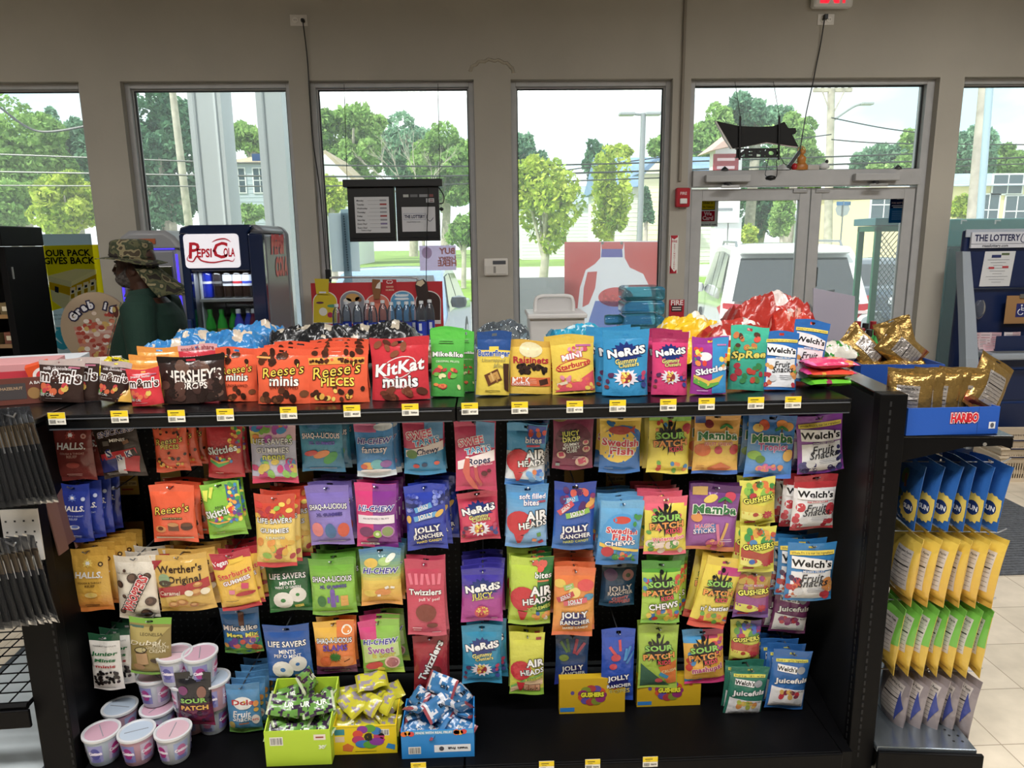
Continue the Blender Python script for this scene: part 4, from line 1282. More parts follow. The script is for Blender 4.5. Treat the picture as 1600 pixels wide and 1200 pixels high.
design('hichew_yellow','chewy_candy_bag','yellow and blue bag of tropical fruit chews',[(0,'e89a2c'),(.45,'eaca3c'),(.62,'9ac464'),(1,'2e78b8')],hic(None,None,lambda g:(g.e(-.45,.76,.34,.24,'e8c03c'),g.e(.2,.78,.3,.2,'b4d87a'),g.e(.5,.84,.3,.14,'eef4e4',40),g.e(-.5,.25,.36,.2,'f0cf3c'),g.e(.1,.26,.4,.18,'e8923c'),g.b(.3,.34,.2,.14,'f4efe4',20),g.b(.58,.34,.2,.12,'f4efe4',-10),g.b(-.1,.2,.16,.12,'f4efe4')),0))
design('hichew_sour','chewy_candy_bag','pink and lime bag of sweet and sour fruit chews',lambda x,y:'dc3a84' if x<-.1 and y>.66 else('b8e03a' if y<.1 else '8cc43c'),hic('Sweet','9a3a9c',lambda g:(g.p([(-.9,.6),(.9,.6),(.9,.35),(-.9,.25)],'c8e08a'),g.t('& Sour',.12,.40,.54,'d8c82c',o='3a6a1a',ow=.06,b=.06),g.e(-.42,.2,.46,.22,'d8344a',10),g.ring(.5,.24,.38,.3,'f0c0b8','b86a70'),g.e(-.1,.12,.2,.14,'f0d04a')),0))
def stt(sub,low):
 def d(g):
  g.p([(.05,.98),(.95,.98),(.95,.62),(.05,.68)],'5f9fd4')
  g.t('SWEE',-.22,.72,.56,'e8406a',o=W_,ow=.12,b=.06,rot=10);g.t('TARTS',.12,.60,.58,'2f9ad8',o=W_,ow=.12,b=.06,rot=10)
  g.p([(-.9,.32),(.95,.44),(.95,.60),(-.9,.44)],'f2e4e4');g.t(sub,.18,.445,.50,'1f2a5a',b=.07,rot=8,sh=.2)
  low(g)
 return d
design('sweetarts_chewy','candy_bag','pink and blue bag of chewy tart candies',lambda x,y:'d13a68' if y>.45 else '1f94cc',stt('Chewy',lambda g:(g.e(-.6,.38,.28,.22,'5a8a3c'),g.e(-.4,.17,.16,.11,'c8382c'),g.e(0,.19,.14,.11,'24406a'),g.e(.6,.22,.14,.1,'e0583c'))))
design('sweetarts_ropes','candy_bag','tall crimson bag of rope candies','c8245c',stt('Ropes',lambda g:(g.p([(-.5,.50),(-.3,.49),(-.42,.28),(0,.1),(.1,.0),(-.14,.02),(-.5,.18),(-.66,.3)],'d85a4a'),g.p([(-.1,.36),(.06,.36),(.12,.22),(.32,.1),(.22,.06),(-.04,.18)],'c84a44'),g.e(-.4,.495,.1,.05,'f2e4e0'),g.e(-.02,.36,.08,.05,'f2e4e0'),g.e(.42,.26,.16,.13,'5a1420'),g.e(.66,.3,.11,.09,'5a1420'),g.t('CHERRY PUNCH',.35,.39,.45,'f0d0d8',rot=6))),T=.013,hd=.08)
def airh(top,sub,subc,x0=0):
 def d(g):
  top(g)
  g.e(-.38,.42,.62,.62,'d0182c');g.p([(-.62,.24),(-.12,.22),(-.28,.08),(-.42,.07)],'d0182c')
  g.t('AIR',.48,.54,.46,W_,o='17171c',ow=.11,b=.09,rot=4);g.t('HEADS',.30,.40,.64,W_,o='17171c',ow=.11,b=.08,rot=8,H=.3)
  if sub:
   g.t(sub,.42,.29,.52,subc,o='17401a',ow=.06,b=.06,rot=10)
 return d
design('airheads_bites','candy_bag','blue bag of soft bites with red balloon',lambda x,y:('3fa8e4' if y>.55 else 'e6eef6')if y>.12 else '3f8fe0',airh(lambda g:(g.p([(.0,.98),(.95,.98),(.95,.7),(.1,.72)],'3a5ac4'),g.t('bites',.35,.76,.38,W_,o='243c8c',ow=.08,b=.06),g.b(.35,.67,.7,.1,'d8405a',2),g.c(.0,.84,.9,.92,5,.14,['e8503c','f08a3c'],3),g.c(.1,.1,.9,.28,9,.18,['3a7ae0','6ab0f0','e87a2c'],6)),None,''))
design('airheads_soft','candy_bag','sky blue bag of soft filled bites with red balloon',[(0,'5a9ae0'),(.3,'8fc0ea'),(.8,'4f9fd8'),(1,'3a80bc')],airh(lambda g:(g.t('soft filled',.25,.83,.58,W_,o='5a3a9c',ow=.08,b=.06),g.t('bites',.2,.74,.34,W_,o='5a3a9c',ow=.08,b=.06),g.b(.7,.75,.4,.1,'a83a5a'),g.b(.62,.22,.2,.2,'5a9a3c',12),g.b(.4,.13,.22,.16,'e8863c',-10),g.b(.72,.09,.26,.16,'d83a54',30)),None,''))
design('airheads_xbites','candy_bag','lime green bag of extreme bites with red balloon',lambda x,y:'1f7a34' if x>.25 and y>.2 else 'bcd81e',airh(lambda g:(g.t('bites',.55,.76,.36,W_,o='1a5a24',ow=.08,b=.06),g.b(.55,.68,.56,.08,'e07a3c'),g.c(.1,.84,.9,.95,6,.16,['e8a03c','3a9a4a','e85a4a'],3),g.c(.2,.1,.9,.2,8,.16,['f0a03c','3a70c0','e8e0d0'],4)),'XTREMES','c8e03a'),bscol='a4d01c')
design('airheads_x','candy_bag','lime and yellow bag of extreme sour belts',lambda x,y:'d8d81e' if y>.12 else '8fc41c',airh(lambda g:(g.b(.65,.92,.3,.2,'a8303a'),g.p([(-.95,.12),(.1,.28),(.95,.32),(.95,.18),(0,.16),(-.95,.04)],'e8c49a'),g.p([(-.95,.16),(.1,.31),(.95,.36),(.95,.32),(.1,.27),(-.95,.12)],'7fbf5a'),g.b(.3,.13,1.0,.5,'2f2a20'),g.b(.3,.13,.94,.44,'d8a07a'),g.b(.1,.13,.06,.44,'b86a4a'),g.b(.5,.13,.06,.44,'b86a4a')),'XTREMES','d8e03a'),T=.012)
def jdrop(g):
 g.e(0,.52,.92,.9,'641838');g.e(-.7,.92,.4,.2,'7a6a2c');g.s(-.15,.60,.5,'1a1a14',12,3);g.t('JUICY',-.15,.66,.40,'d8d83a',o='1a1a10',ow=.06,b=.07,rot=8);g.t('DROP',-.12,.56,.40,'e8e46a',o='1a1a10',ow=.06,b=.07,rot=8)
 g.t('GUMMY',-.1,.47,.36,W_,o='1a1a1a',ow=.07,b=.05,rot=6);g.t('MYSTERY',-.1,.41,.40,W_,o='1a1a1a',ow=.07,b=.05,rot=6);g.t('CUBE',-.08,.355,.24,W_,o='1a1a1a',ow=.07,b=.05,rot=6)
 for x, y, r in((-.6,.28,.22),(.66,.38,.2),(.62,.5,.16),(.45,.16,.34)):
  g.e(x,y,r,r*.8,'dcb49a');g.b(x,y+.01,r*1.1,r*.9,'c8345a',15)
 g.l(.2,.25,.5,2,'d8a8b8');g.b(-.75,.1,.2,.16,'8a9a98')
design('juicy_drop','gummy_bag','maroon bag of gummy mystery cubes','86204c',jdrop,T=.014,hdcol='6a1a30')
def sfish(g):
 g.e(.1,.5,1.1,.95,'1f72c4');g.e(-.12,.49,.95,.84,'f2cb2c');g.e(-.5,.84,.2,.1,'2f80c8',-30);g.e(-.35,.85,.1,.06,'2f80c8')
 g.e(-.05,.74,.55,.2,'b03a30');g.p([(.4,.74),(.72,.81),(.66,.73),(.72,.67)],'b03a30')
 g.t('Swedish',0,.54,.88,'d4203a',o=W_,ow=.11,b=.08,rot=-3,H=.33);g.t('Fish',.05,.405,.52,'d4203a',o=W_,ow=.11,b=.08,rot=-3,H=.34)
 g.l(-.55,.1,.6,1,'cfe0f0')
design('swedish','gummy_bag','yellow and blue bag of red fish gummies',lambda x,y:'f2cb2c' if y>.3 else '1f72c4',sfish,bscol='1f72c4')
def sfc(g):
 g.e(.0,.50,.92,1.0,'3f9fe0');g.e(0,.72,.42,.18,'d8402c');g.t('Swedish',.05,.56,.68,'d4203a',o=W_,ow=.11,b=.08,rot=-3,H=.27);g.t('Fish',.08,.465,.42,'d4203a',o=W_,ow=.11,b=.08,rot=-3,H=.27)
 g.p([(-.95,.36),(.95,.26),(.95,.22),(-.95,.30)],'f2cb2c');g.t('CHEWS',.0,.37,.66,W_,o='1a3a8c',ow=.10,b=.09,rot=4,H=.2);g.e(-.55,.23,.3,.26,'c41c34')
 g.c(-.2,.07,.9,.22,16,.15,['d8302c','3a9a3c','f08a2c','2f70c0','8fc43a'],5);g.c(.6,.5,.9,.85,5,.14,['3a9a3c','2f70c0'],5)
design('swedish_chews','chewy_candy_bag','light blue bag of fish shaped chews',[(0,'1f78c8'),(.4,'4aa6e6'),(1,'6ab4e4')],sfc)
def spk(sub,subc,extra,kids='KIDS'):
 def d(g):
  extra(g)
  g.s(.0,.62,.62,'15171a',15,4,1.0,.5);g.e(0,.84,.11,.12,'15171a');g.e(-.45,.74,.1,.1,'15171a');g.e(.45,.74,.1,.1,'15171a')
  g.t('SOUR',0,.66,.64,'8ed04a',o='15171a',ow=.07,b=.10,rot=3,H=.28);g.t('PATCH',.02,.535,.74,'f39a2c',o='15171a',ow=.07,b=.10,rot=5,H=.28)
  if kids:
   g.t(kids,.3,.445,.30,'e8344a',o='15171a',ow=.10,b=.09,rot=6)
  if sub:
   g.t(sub,.1,.32,.70,subc[0],o=subc[1],ow=.10,b=.08,rot=6)
 return d
KID=['d8402c','3a8ac8','6ab43a','f08a2c']
design('spk','sour_candy_bag','yellow bag of sour chewy candies',lambda x,y:'8cc81e' if y>.9 else 'ecd820',spk(None,None,lambda g:(g.c(-.85,.06,.85,.2,9,.13,KID,3),g.c(-.8,.7,.9,.88,8,.11,KID,8),g.e(.8,.78,.22,.2,'c03044'))),hdcol='7cc01e')
design('spk_melon','sour_candy_bag','pink topped yellow bag of sour watermelon candies',lambda x,y:'f2607a' if y>.82+.06*math.sin(x*3)or y<.05 else 'f0dc20',spk('Watermelon',('f2607a','f6eaea'),lambda g:(g.c(-.85,.08,.85,.26,14,.18,['e85a6a','5aa83c','f2dcd0'],3),g.c(-.85,.3,.9,.8,10,.14,['e85a6a','5aa83c'],5))),hdcol='ee5a78')
design('spk_chews','sour_candy_bag','green and yellow bag of sour chews with foil glare',lambda x,y:'4a9a1e' if y>.82 else 'a8d42a',spk('CHEWS',(W_,'1a1a1a'),lambda g:(g.c(-.85,.08,.85,.24,18,.17,['2f7ac8','e8402c','f0d02c','e8702c'],3),g.c(-.9,.4,-.6,.8,5,.16,KID,5),g.c(.6,.5,.9,.8,5,.18,KID,6))),hdcol='3f8f1c',bscol='7cc41e')
design('spk_besties','sour_candy_bag','tilted yellow and magenta bag of sour besties',lambda x,y:'c23a80' if(y>.8 and x>.1-(1-y)*2)else('d8382c' if y<.1 else 'ecd41e'),spk("n' besties",(W_,'1a1a2a'),lambda g:(g.c(-.85,.1,.9,.22,12,.16,KID,3),)),hdcol='e8c81e',bscol='e84a30')
design('spk_crush','sour_candy_bag','olive green bag of sour crush candies with a clear corner',lambda x,y:'a8cc2a',spk(None,None,lambda g:(g.p([(-.9,.42),(-.9,.05),(.6,.05)],'3f6a52'),g.p([(0,.36),(.95,.46),(.95,.1),(.5,.08)],'e87a1c'),g.b(.3,.22,.5,.2,'3a94c0',-30),g.e(.05,.14,.2,.14,'d8505a'),g.t('CRUSH',.55,.30,.34,'f0e0a0',b=.05,rot=10))),T=.012)
design('spk_mash','sour_candy_bag','yellow bag of sour mashups with blue and pink corners',lambda x,y:('3a9ad8' if x<0 else 'c03a6a')if y>.82+.05*x else('3a9ad8' if y<.12 and x<-.2 else('e02c84' if y<.12 else 'f0b41e')),spk('mashups!',('c43a8c','f6e8c0'),lambda g:(g.c(-.85,.3,-.6,.6,4,.18,KID,3),g.c(.5,.5,.9,.85,8,.16,['e86a2c','d8304a','a03a8c'],9))),bscol='e02c84')
design('spk_dark','sour_candy_bag','black and purple bag of sour candies beside the tubs',[(0,'8c1c4c'),(.35,'6a1c44'),(.5,'22202a'),(1,'17171d')],lambda g:(g.c(-.85,.1,.85,.3,22,.16,['8a2a5a','5a1c4c','3a1a3a','b0304a'],4),g.e(-.55,.7,.3,.26,'7a2a6a'),g.e(.5,.66,.26,.36,'8a5a4a'),g.t('SOUR',.0,.52,.66,'8ed04a',o='15171a',ow=.06,b=.10,H=.26),g.t('PATCH',.05,.39,.70,'f0b02c',o='15171a',ow=.06,b=.10,H=.26)))
def mamba(sub,subc,fr):
 def d(g):
  fr(g)
  g.e(.25,.80,.2,.06,'2f8a3c',30);g.e(.5,.80,.2,.06,'2f8a3c',-30);g.b(.38,.75,.06,.22,'6a4a2c')
  g.t('Mamba',0,.64,.86,'1f7a3c',o='f2f4ea',ow=.11,b=.09,H=.34,arc=.07)
  if sub:
   g.t(sub,.05,.525,.58,subc,o='f6eef0',ow=.07,b=.06)
 return d
design('mamba_orange','fruit_chew_bag','orange yellow bag of fruit chews',[(0,'e8a42c'),(.4,'f0c83a'),(.7,'ecb03c'),(1,'e0a03a')],mamba('FRUIT CHEWS','d8442c',lambda g:(g.b(-.75,.9,.45,.3,'3a5aa0'),g.e(-.38,.83,.2,.17,'8a2430'),g.e(-.65,.42,.36,.28,'e8702c'),g.e(.05,.42,.18,.17,'d83a54'),g.e(.78,.42,.22,.22,'d0303c'),g.p([(-.4,.12),(.2,.22),(.7,.12),(.5,.07),(-.3,.07)],'d86a2c'),g.l(-.7,.16,.4,3,'b8782c'))),bscol='2f6ac4')
design('mamba_blue','fruit_chew_bag','blue bag of tropical fruit chews',[(0,'2f80d8'),(.4,'6aaae8'),(.7,'3a8cd8'),(1,'2a6cc0')],mamba('Tropics','b03a8c',lambda g:(g.e(-.35,.84,.22,.2,'e0582c'),g.e(-.62,.80,.22,.17,'e8c04a'),g.e(.4,.86,.24,.2,'f0942c'),g.e(.68,.82,.22,.18,'f0a63c'),g.e(-.7,.38,.28,.2,'8cbf3c'),g.e(-.45,.32,.2,.17,'5a8a2c'),g.e(.75,.38,.26,.26,'e8b44a'),g.c(-.5,.14,.5,.22,16,.12,['e060a0','f09a5a','d84a6a'],5))),bscol='2f7ae0')
design('mamba_purple','fruit_chew_bag','purple bag of magic fruit chew sticks',[(0,'9a4aa0'),(.5,'a45ab0'),(1,'6a2c80')],mamba(None,'',lambda g:(g.b(-.62,.9,.6,.3,'c8a04a'),g.e(-.2,.80,.3,.14,'e8c84a',20),g.e(.6,.84,.22,.2,'d8405a'),g.b(-.3,.36,.9,.34,'3a78c0',8),g.t('MAGIC',-.36,.40,.34,'e86a8c',o=W_,ow=.07,b=.06,rot=8),g.t('STICKS',-.34,.325,.40,'f0e0f0',o='2a3a7a',ow=.06,b=.06,rot=8),g.b(.22,.30,.12,.8,'e87aa0',12),g.b(.48,.32,.12,.8,'e8b04a',-12),g.e(-.7,.52,.22,.18,'e8943c'),g.c(-.1,.06,.6,.16,10,.14,['e86a8c','e8a04a','c84a7a'],3),g.l(.6,.2,.5,2,'e0c8e4'))),bscol='d8783a',hdcol='5a2468')
def gush(top,mid,low):
 def d(g):
  g.c(-.85,.66,.85,.90,18,.22,top,3);g.p([(-.95,.56),(.2,.46),(.95,.50),(.95,.2),(-.95,.3)],mid);g.p([(-.95,.36),(.0,.32),(.5,.22),(-.3,.14),(-.95,.2)],low)
  g.s(.5,.24,.30,'c4243c',9,4);g.e(-.2,.28,.16,.13,'c03a2c' if mid!='x' else mid)
  g.t('GUSHERS',0,.60,.86,'f0ec3a',o='20230f',ow=.14,b=.09,rot=5,H=.28);g.b(-.5,.12,.6,.12,'a8243a')
 return d
design('gushers_red','fruit_snack_bag','yellow bag of gushing snacks with a folded yellow header','e2de2a',gush(['3a8a3c','c8303c','8ac03a','e87a2c'],'e2c82a','f0ec6a'),hd=.14,hdcol='e8e23a')
design('gushers_blue','fruit_snack_bag','yellow bag of gushing snacks with a blue drop','e2de2a',lambda g:(gush(['c8502c','4a8ac0','3a9a4a','e0a03a'],'b8402c','f0ec6a')(g),g.e(-.35,.27,.18,.15,'2f6ac8')),hd=.12)
design('gushers_mixed','fruit_snack_bag','mauve and yellow bag of gushing snacks',[(0,'6a3a8c'),(.2,'8a4a9c'),(.4,'c87a4a'),(1,'a8a03a')],lambda g:(gush(['9a4a7a','b89a3a','c0503c'],'9a4a8c','e0dc4a')(g),g.t('FRUIT MIXERS',0,.74,.5,'d8b8d0',b=.03)),bscol='6a3a9c')
design('gushers_sour','fruit_snack_bag','lower yellow and purple bag of gushing snacks',lambda x,y:'c8cc2a' if x<.3 or y<.6 else '6a4a9c',gush(['8a4a9c','c8403c','5a9a3c','4a6ac0'],'c04a3c','e8e04a'),hd=.10)
def welch(flav,fc,fruit,band=True,hdr='f0d62c'):
 def d(g):
  g.p([(-.85,.54),(.85,.54),(.85,.05),(-.85,.05)],'eef0f4')
  fruit(g)
  if band:
   g.b(0,.845,1.86,.17,hdr);g.t('Whole Fruit is our 1st ingredient',0,.845,.86,'2a2f3a',b=.01)
  g.p([(-.86,.80),(.2,.76),(.88,.70),(.88,.56),(0,.57),(-.86,.60)],'f6f6f8');g.t("Welch's",.0,.675,.82,'16171c',b=.08,rot=-3,H=.28)
  g.b(.08,.545,.96,.09,fc);g.t(flav,.08,.545,.42,W_,b=.03)
  g.t('Fruit',.05,.44,.42,'2a2c34',b=.03,sh=.25,rot=3);g.t('Snacks',.1,.355,.58,'2a2c34',b=.03,sh=.25,rot=3)
  g.l(.25,.25,.8,3,'9a9ca4');g.e(-.5,.20,.2,.2,'d8dade')
 return d
BER=['2c2a5c','3a3878','4a4688']
design('welch_purple','fruit_snack_bag','purple bag of grape fruit snacks with yellow strip','8a3aa4',welch('CONCORD GRAPE','5a2a7c',lambda g:(g.c(-.9,.06,-.2,.2,16,.14,BER,3),g.c(.7,.2,.9,.45,5,.14,BER,4),g.c(.3,.05,.9,.12,6,.13,BER,6))))
design('welch_red','fruit_snack_bag','red and white bag of strawberry fruit snacks',lambda x,y:'b8242e' if y>.78 or y<.06 else 'e8e6ea',welch('STRAWBERRY','c8283c',lambda g:(g.e(-.68,.44,.22,.22,'d0283c'),g.e(.74,.40,.26,.3,'d0283c'),g.c(-.9,.06,-.5,.3,6,.17,['c8283c','e0485a'],4),g.c(.5,.06,.9,.2,5,.16,['c8283c'],5)),False),hdcol='a81e2a')
design('welch_blue','fruit_snack_bag','bright blue bag of mixed fruit snacks with yellow strip','1f86cc',welch('MIXED FRUIT','2f78c0',lambda g:(g.c(-.9,.05,-.55,.45,9,.18,['c02c3a','4a2c5a','e0743c'],4),g.c(.6,.05,.9,.4,7,.2,['e8943c','c83044','f0b45a'],5))))
def juicef(flav,cols):
 def d(g):
  g.b(0,.84,1.7,.15,'d8d23a');g.t('Fruit is our 1st ingredient',0,.84,.72,'2a2f3a',b=.01)
  g.p([(-.75,.79),(.3,.75),(.3,.64),(-.75,.68)],'f2f2f4');g.t("Welch's",-.22,.715,.48,'16171c',b=.08,rot=-4);g.e(.52,.70,.22,.2,'9aa0a8')
  g.t('Juicefuls',.1,.53,.86,W_,o='2a3a4a',ow=.05,b=.08,rot=2,H=.26)
  g.p([(-.9,.42),(.9,.36),(.9,.06),(-.9,.06)],'e6e6ea');g.c(-.6,.24,.5,.34,12,.16,cols,3);g.t(flav,.45,.34,.36,'3a3c48',b=.03);g.e(.6,.15,.22,.22,'d0d4da');g.l(-.4,.14,.8,2,'9a9ca4')
 return d
design('juice_purple','fruit_snack_bag','plum bag of juice filled berry snacks','7a2c6c',juicef('BERRY BLAST',['3a4a9c','b8283c','8a2c6c']))
design('juice_green','fruit_snack_bag','dark teal green bag of juice filled island snacks','1f7a64',juicef('ISLAND SPLASH',['e8943c','d8503c','b8c43a','e8c04a']))
design('juice_blue','fruit_snack_bag','blue bag of juice filled mixed snacks at the right end','1c6ab8',juicef('MIXED FRUIT',['c8283c','d8503c','e0b04a','8a2c4c']))
def nerd(sub,subc,bgc,low):
 def d(g):
  g.s(.02,.66,.66,'16307c',16,5,.62,.22);g.t('NeRdS',0,.67,.76,W_,o='101c4a',ow=.12,b=.11,rot=8,H=.32)
  g.t(sub[0],.0,.535,.46,subc,o='1c2a5a',ow=.07,b=.06,rot=6);g.t(sub[1],.12,.475,.42,subc,o='1c2a5a',ow=.07,b=.06,rot=6)
  low(g)
 return d
def clus(g):
 g.s(0,.28,.5,'e8e4f0',14,3,.7,.3);g.e(0,.28,.26,.24,'9a2a34');g.c(-.2,.20,.2,.36,16,.06,['e8384a','e8a03c','f0e04a','5a2c8c'],4,1);g.c(-.85,.06,-.6,.4,4,.12,['5a2c5a','8a3a3a'],5);g.c(.6,.08,.85,.4,5,.13,['c83a6a','3a4a9c'],6)
design('nerds_pink','gummy_bag','pink red bag of crunchy gummy clusters on the pegboard','e0355f',nerd(('Gummy','Clusters'),'e8e06a','',clus))
design('nerds_juicy','gummy_bag','indigo and magenta bag of juicy gummy clusters',[(0,'c03aa0'),(.45,'b23a9c'),(.72,'4a3ab0'),(1,'3a34a4')],nerd(('JUICY','GUMMY CLUSTERS'),'e8dc4a','',lambda g:(g.e(0,.22,.36,.33,'d84a5a'),g.c(-.25,.15,.25,.32,22,.05,['f0d04a','b8243c','f09a4a'],4,1),g.l(.6,.1,.4,2,'f0d0e8'))))
design('nerds_blue','gummy_bag','aqua blue bag of crunchy gummy clusters on the pegboard',[(0,'1f9ccc'),(1,'168cb4')],nerd(('Gummy','Clusters'),'e8e06a','',clus))
def jolly(sub,subc,packs):
 def d(g):
  packs(g)
  g.s(.05,.28,.62,'1a1f6c',18,7,.62,.10);g.t('JOLLY',.05,.345,.60,W_,o='141a5c',ow=.12,b=.09,rot=5,H=.30);g.t('RANCHER',.08,.235,.68,W_,o='141a5c',ow=.10,b=.06,rot=5)
  g.t(sub,.12,.155,.58,subc,o='141a5c',ow=.06,b=.05,rot=5)
 return d
def jr(g,x,y,col,rot,w_=.8):
 g.b(x,y,w_,.26,col,rot);g.t('JOLLY',x,y+.012,w_*.30,W_,o='1a2a4a',ow=.08,b=.06,rot=rot);g.t('RANCHER',x,y-.022,w_*.26,W_,b=.03,rot=rot)
design('jolly_razz','hard_candy_bag','deep blue bag of raspberry hard candies','2440b8',jolly('HARD CANDY','e8d83a',lambda g:(g.e(-.6,.72,.45,.34,'1c2a6c'),g.c(-.95,.62,-.2,.85,26,.09,['8a9ae0','4a5ac0','2a3a9c'],3,1),g.e(.7,.80,.34,.3,'1c2a6c'),g.c(.45,.7,.95,.9,16,.09,['8a9ae0','5a6ac8'],4,1),jr(g,-.1,.67,'5aa8e0',18,.9),jr(g,.0,.54,'5aa8e0',12,1.2),g.e(.7,.58,.26,.13,'e8b83a',40),g.e(-.85,.5,.12,.2,'e8b83a'))))
design('jolly_mix','hard_candy_bag','blue bag of assorted hard candies with a green sweet',[(0,'2a7ad0'),(.6,'2450b8'),(1,'2240a0')],jolly('HARD CANDY','c8d83a',lambda g:(g.c(-.8,.62,.9,.9,14,.2,['8a2c6a','d8a03a','5a2a6a','d85a4a'],3),jr(g,-.2,.76,'3a9ad8',14,.7),jr(g,-.45,.64,'d84a5a',40,.9),jr(g,.15,.57,'8cc43a',14,1.2),g.e(.75,.70,.26,.14,'e8a83a',30))))
design('jolly_orange','hard_candy_bag','orange bag of tropical hard candies',[(0,'f0862c'),(.4,'f0a02c'),(1,'ec6a2c')],jolly('HARD CANDY','f4eed0',lambda g:(g.e(-.75,.78,.3,.22,'e8c43a'),g.e(.55,.76,.42,.3,'e8484a'),g.e(.0,.66,.3,.26,'f0d46a'),g.e(.75,.60,.26,.17,'4a9ac0'),jr(g,-.3,.74,'9ac45a',18,.5),jr(g,-.45,.60,'c83a44',26,.9),jr(g,.05,.535,'e05a6a',10,1.2))),bscol='f0702c')
design('jolly_pop','chewy_candy_bag','blue bag of chewy poppers deep between its neighbours',[(0,'1f6a9c'),(.5,'1f5a8c'),(1,'3a4a3c')],lambda g:(g.e(-.5,.74,.4,.34,'6a4a7a'),g.ring(.5,.74,.34,.14,'c88a8a','5a6a4a'),g.t('JOLLY',.1,.46,.62,W_,o='141a4c',ow=.12,b=.09,rot=6,H=.30),g.t('RANCHER',.1,.35,.66,W_,o='141a4c',ow=.1,b=.05,rot=6),g.t('CHEWY',.12,.235,.44,'d83a4a',o='f0e0e8',ow=.08,b=.07,rot=6),g.t('POPPERS',.12,.145,.54,'d83a4a',o='f0e0e8',ow=.08,b=.07,rot=6)))
design('jolly_ropes','rope_candy_bag','blue bag of green and red rope candies',[(0,'2a3ab0'),(.5,'2a5aa0'),(1,'24486c')],jolly('ROPES','d8c84a',lambda g:(g.b(-.5,.76,.16,.8,'5a8a3a',30),g.b(-.25,.78,.16,.8,'4a7a3a',10),g.b(.2,.76,.18,.9,'b83a5a',-12),g.b(.5,.72,.18,.9,'c04a6a',-35),g.e(-.5,.55,.3,.22,'8aa83a'))),T=.012)
design('jolly_ropes_blue','rope_candy_bag','royal blue bag of red and blue rope candies','1f50c0',jolly('ROPES','d8c84a',lambda g:(g.b(.1,.78,.16,.7,'d8404a',4),g.b(-.3,.70,.18,.8,'d8404a',35),g.e(-.15,.62,.3,.24,'d0384a'),g.e(-.3,.50,.24,.2,'d0384a'),g.b(.6,.68,.14,.9,'2f8ad0',-18),g.b(.75,.62,.14,.9,'2a7ac0',-30),g.b(.45,.66,.14,.8,'3a9ae0',-8))),T=.013)
def whop(g):
 for x, y, r in((-.1,.68,.27),(.62,.70,.2),(-.75,.58,.2),(-.55,.40,.11),(.7,.30,.26),(.42,.10,.28),(-.72,.14,.16),(.1,.34,.1),(-.45,.8,.08)):
  g.e(x,y,r,r*.95,'4a332a');g.e(x-r*.15,y+.01,r*.6,r*.6,'6a4c3c')
 g.t('THE ORIGINAL',-.5,.76,.36,'4a2c22',b=.02,rot=4);g.t('WHOPPERS',.02,.44,1.05,'cf2a34',o='3a1a1c',ow=.22,b=.16,rot=62,H=.42);g.t('WHOPPERS',.02,.44,1.05,'cf2a34',o='f4ecec',ow=.12,b=.11,rot=62,H=.42);g.l(.45,.08,.9,1,'5a443c')
design('whoppers','chocolate_bag','cream bag of malted balls with diagonal red lettering','e6ddcc',whop,T=.024,hd=.10)
def werth(g):
 g.p([(-.97,.46),(.97,.58),(.97,.42),(-.97,.28)],'b8242c');g.p([(-.97,.92),(-.6,.92),(-.97,.76)],'a81e2c')
 g.t("Werther's",0,.78,.74,'3c2416',b=.05,H=.26);g.t('Original',.12,.61,.56,'3c2416',b=.05,H=.25);g.e(-.62,.62,.22,.2,'8aa87a');g.e(-.62,.55,.24,.12,'4a3a2a');g.t('Caramel',-.5,.375,.36,'f4e4d0',b=.03,sh=.2)
 for x, y, r in((.5,.37,.24),(-.1,.2,.22),(-.45,.16,.2),(.6,.5,.16),(.3,.14,.16)):
  g.e(x,y,r,r*.6,'c07a2c');g.e(x,y+.015,r*.6,r*.35,'e0a85a')
 g.e(.25,.38,.16,.12,'efe4c8');g.e(.8,.36,.16,.13,'efe4c8')
design('werthers','hard_candy_bag','wide gold bag of caramel hard candies',[(0,'d8a83a'),(.3,'e2b84a'),(1,'d8aa3c')],werth,T=.024,hd=.10)
def starb(g):
 g.p([(-.97,.98),(-.3,.98),(-.1,.84),(-.4,.74),(-.97,.74)],'c01c3c');g.t('Vegan',-.55,.84,.36,W_,b=.05,rot=10);g.b(.3,.86,.7,.2,'f0c41e',8)
 g.t('Starburst',.05,.655,.86,'d8202c',o='f6dc4a',ow=.08,b=.08,rot=10,H=.27);g.t('GUMMIES',.12,.535,.66,W_,o='a81e2c',ow=.10,b=.09,rot=10,H=.2)
 g.b(.5,.43,.36,.3,'d83a6a',-12);g.b(.15,.40,.3,.22,'e8b43a',15);g.b(-.2,.36,.3,.22,'e07a9a',-8);g.e(.45,.30,.5,.12,'b81c2c');g.l(-.3,.2,.8,1,'6a4a20')
 g.b(0,.055,1.95,.12,'d0202c',6)
design('starburst','gummy_bag','yellow and crimson bag of square fruit gummies',lambda x,y:'f2c01e',starb,bscol='c81c2c',hdcol='c01c3c')
def twz(diag):
 def d(g):
  if diag:
   g.e(.2,.35,.5,.4,'6a2a22',40);g.t('Twizzlers',.02,.56,1.30,W_,o='3a1216',ow=.10,b=.08,rot=64,H=.42);g.l(.5,.08,.6,1,'e0c0c4')
  else:
   for k in range(6):
    g.b(-.75+k*.3,.76,.16,.6,'f0708c',10-8*(k%3))
   g.t('Twizzlers',0,.60,.84,W_,o='6a1428',ow=.08,b=.07,H=.3);g.t("pull 'n' peel",.2,.51,.5,'f4e0e4',b=.04)
   g.e(0,.33,.55,.5,'8a3a2c');g.e(.3,.16,.3,.14,'7a3428');g.l(-.5,.12,.5,2,'f0d0d8');g.l(.5,.06,.5,1,'f0d0d8')
 return d
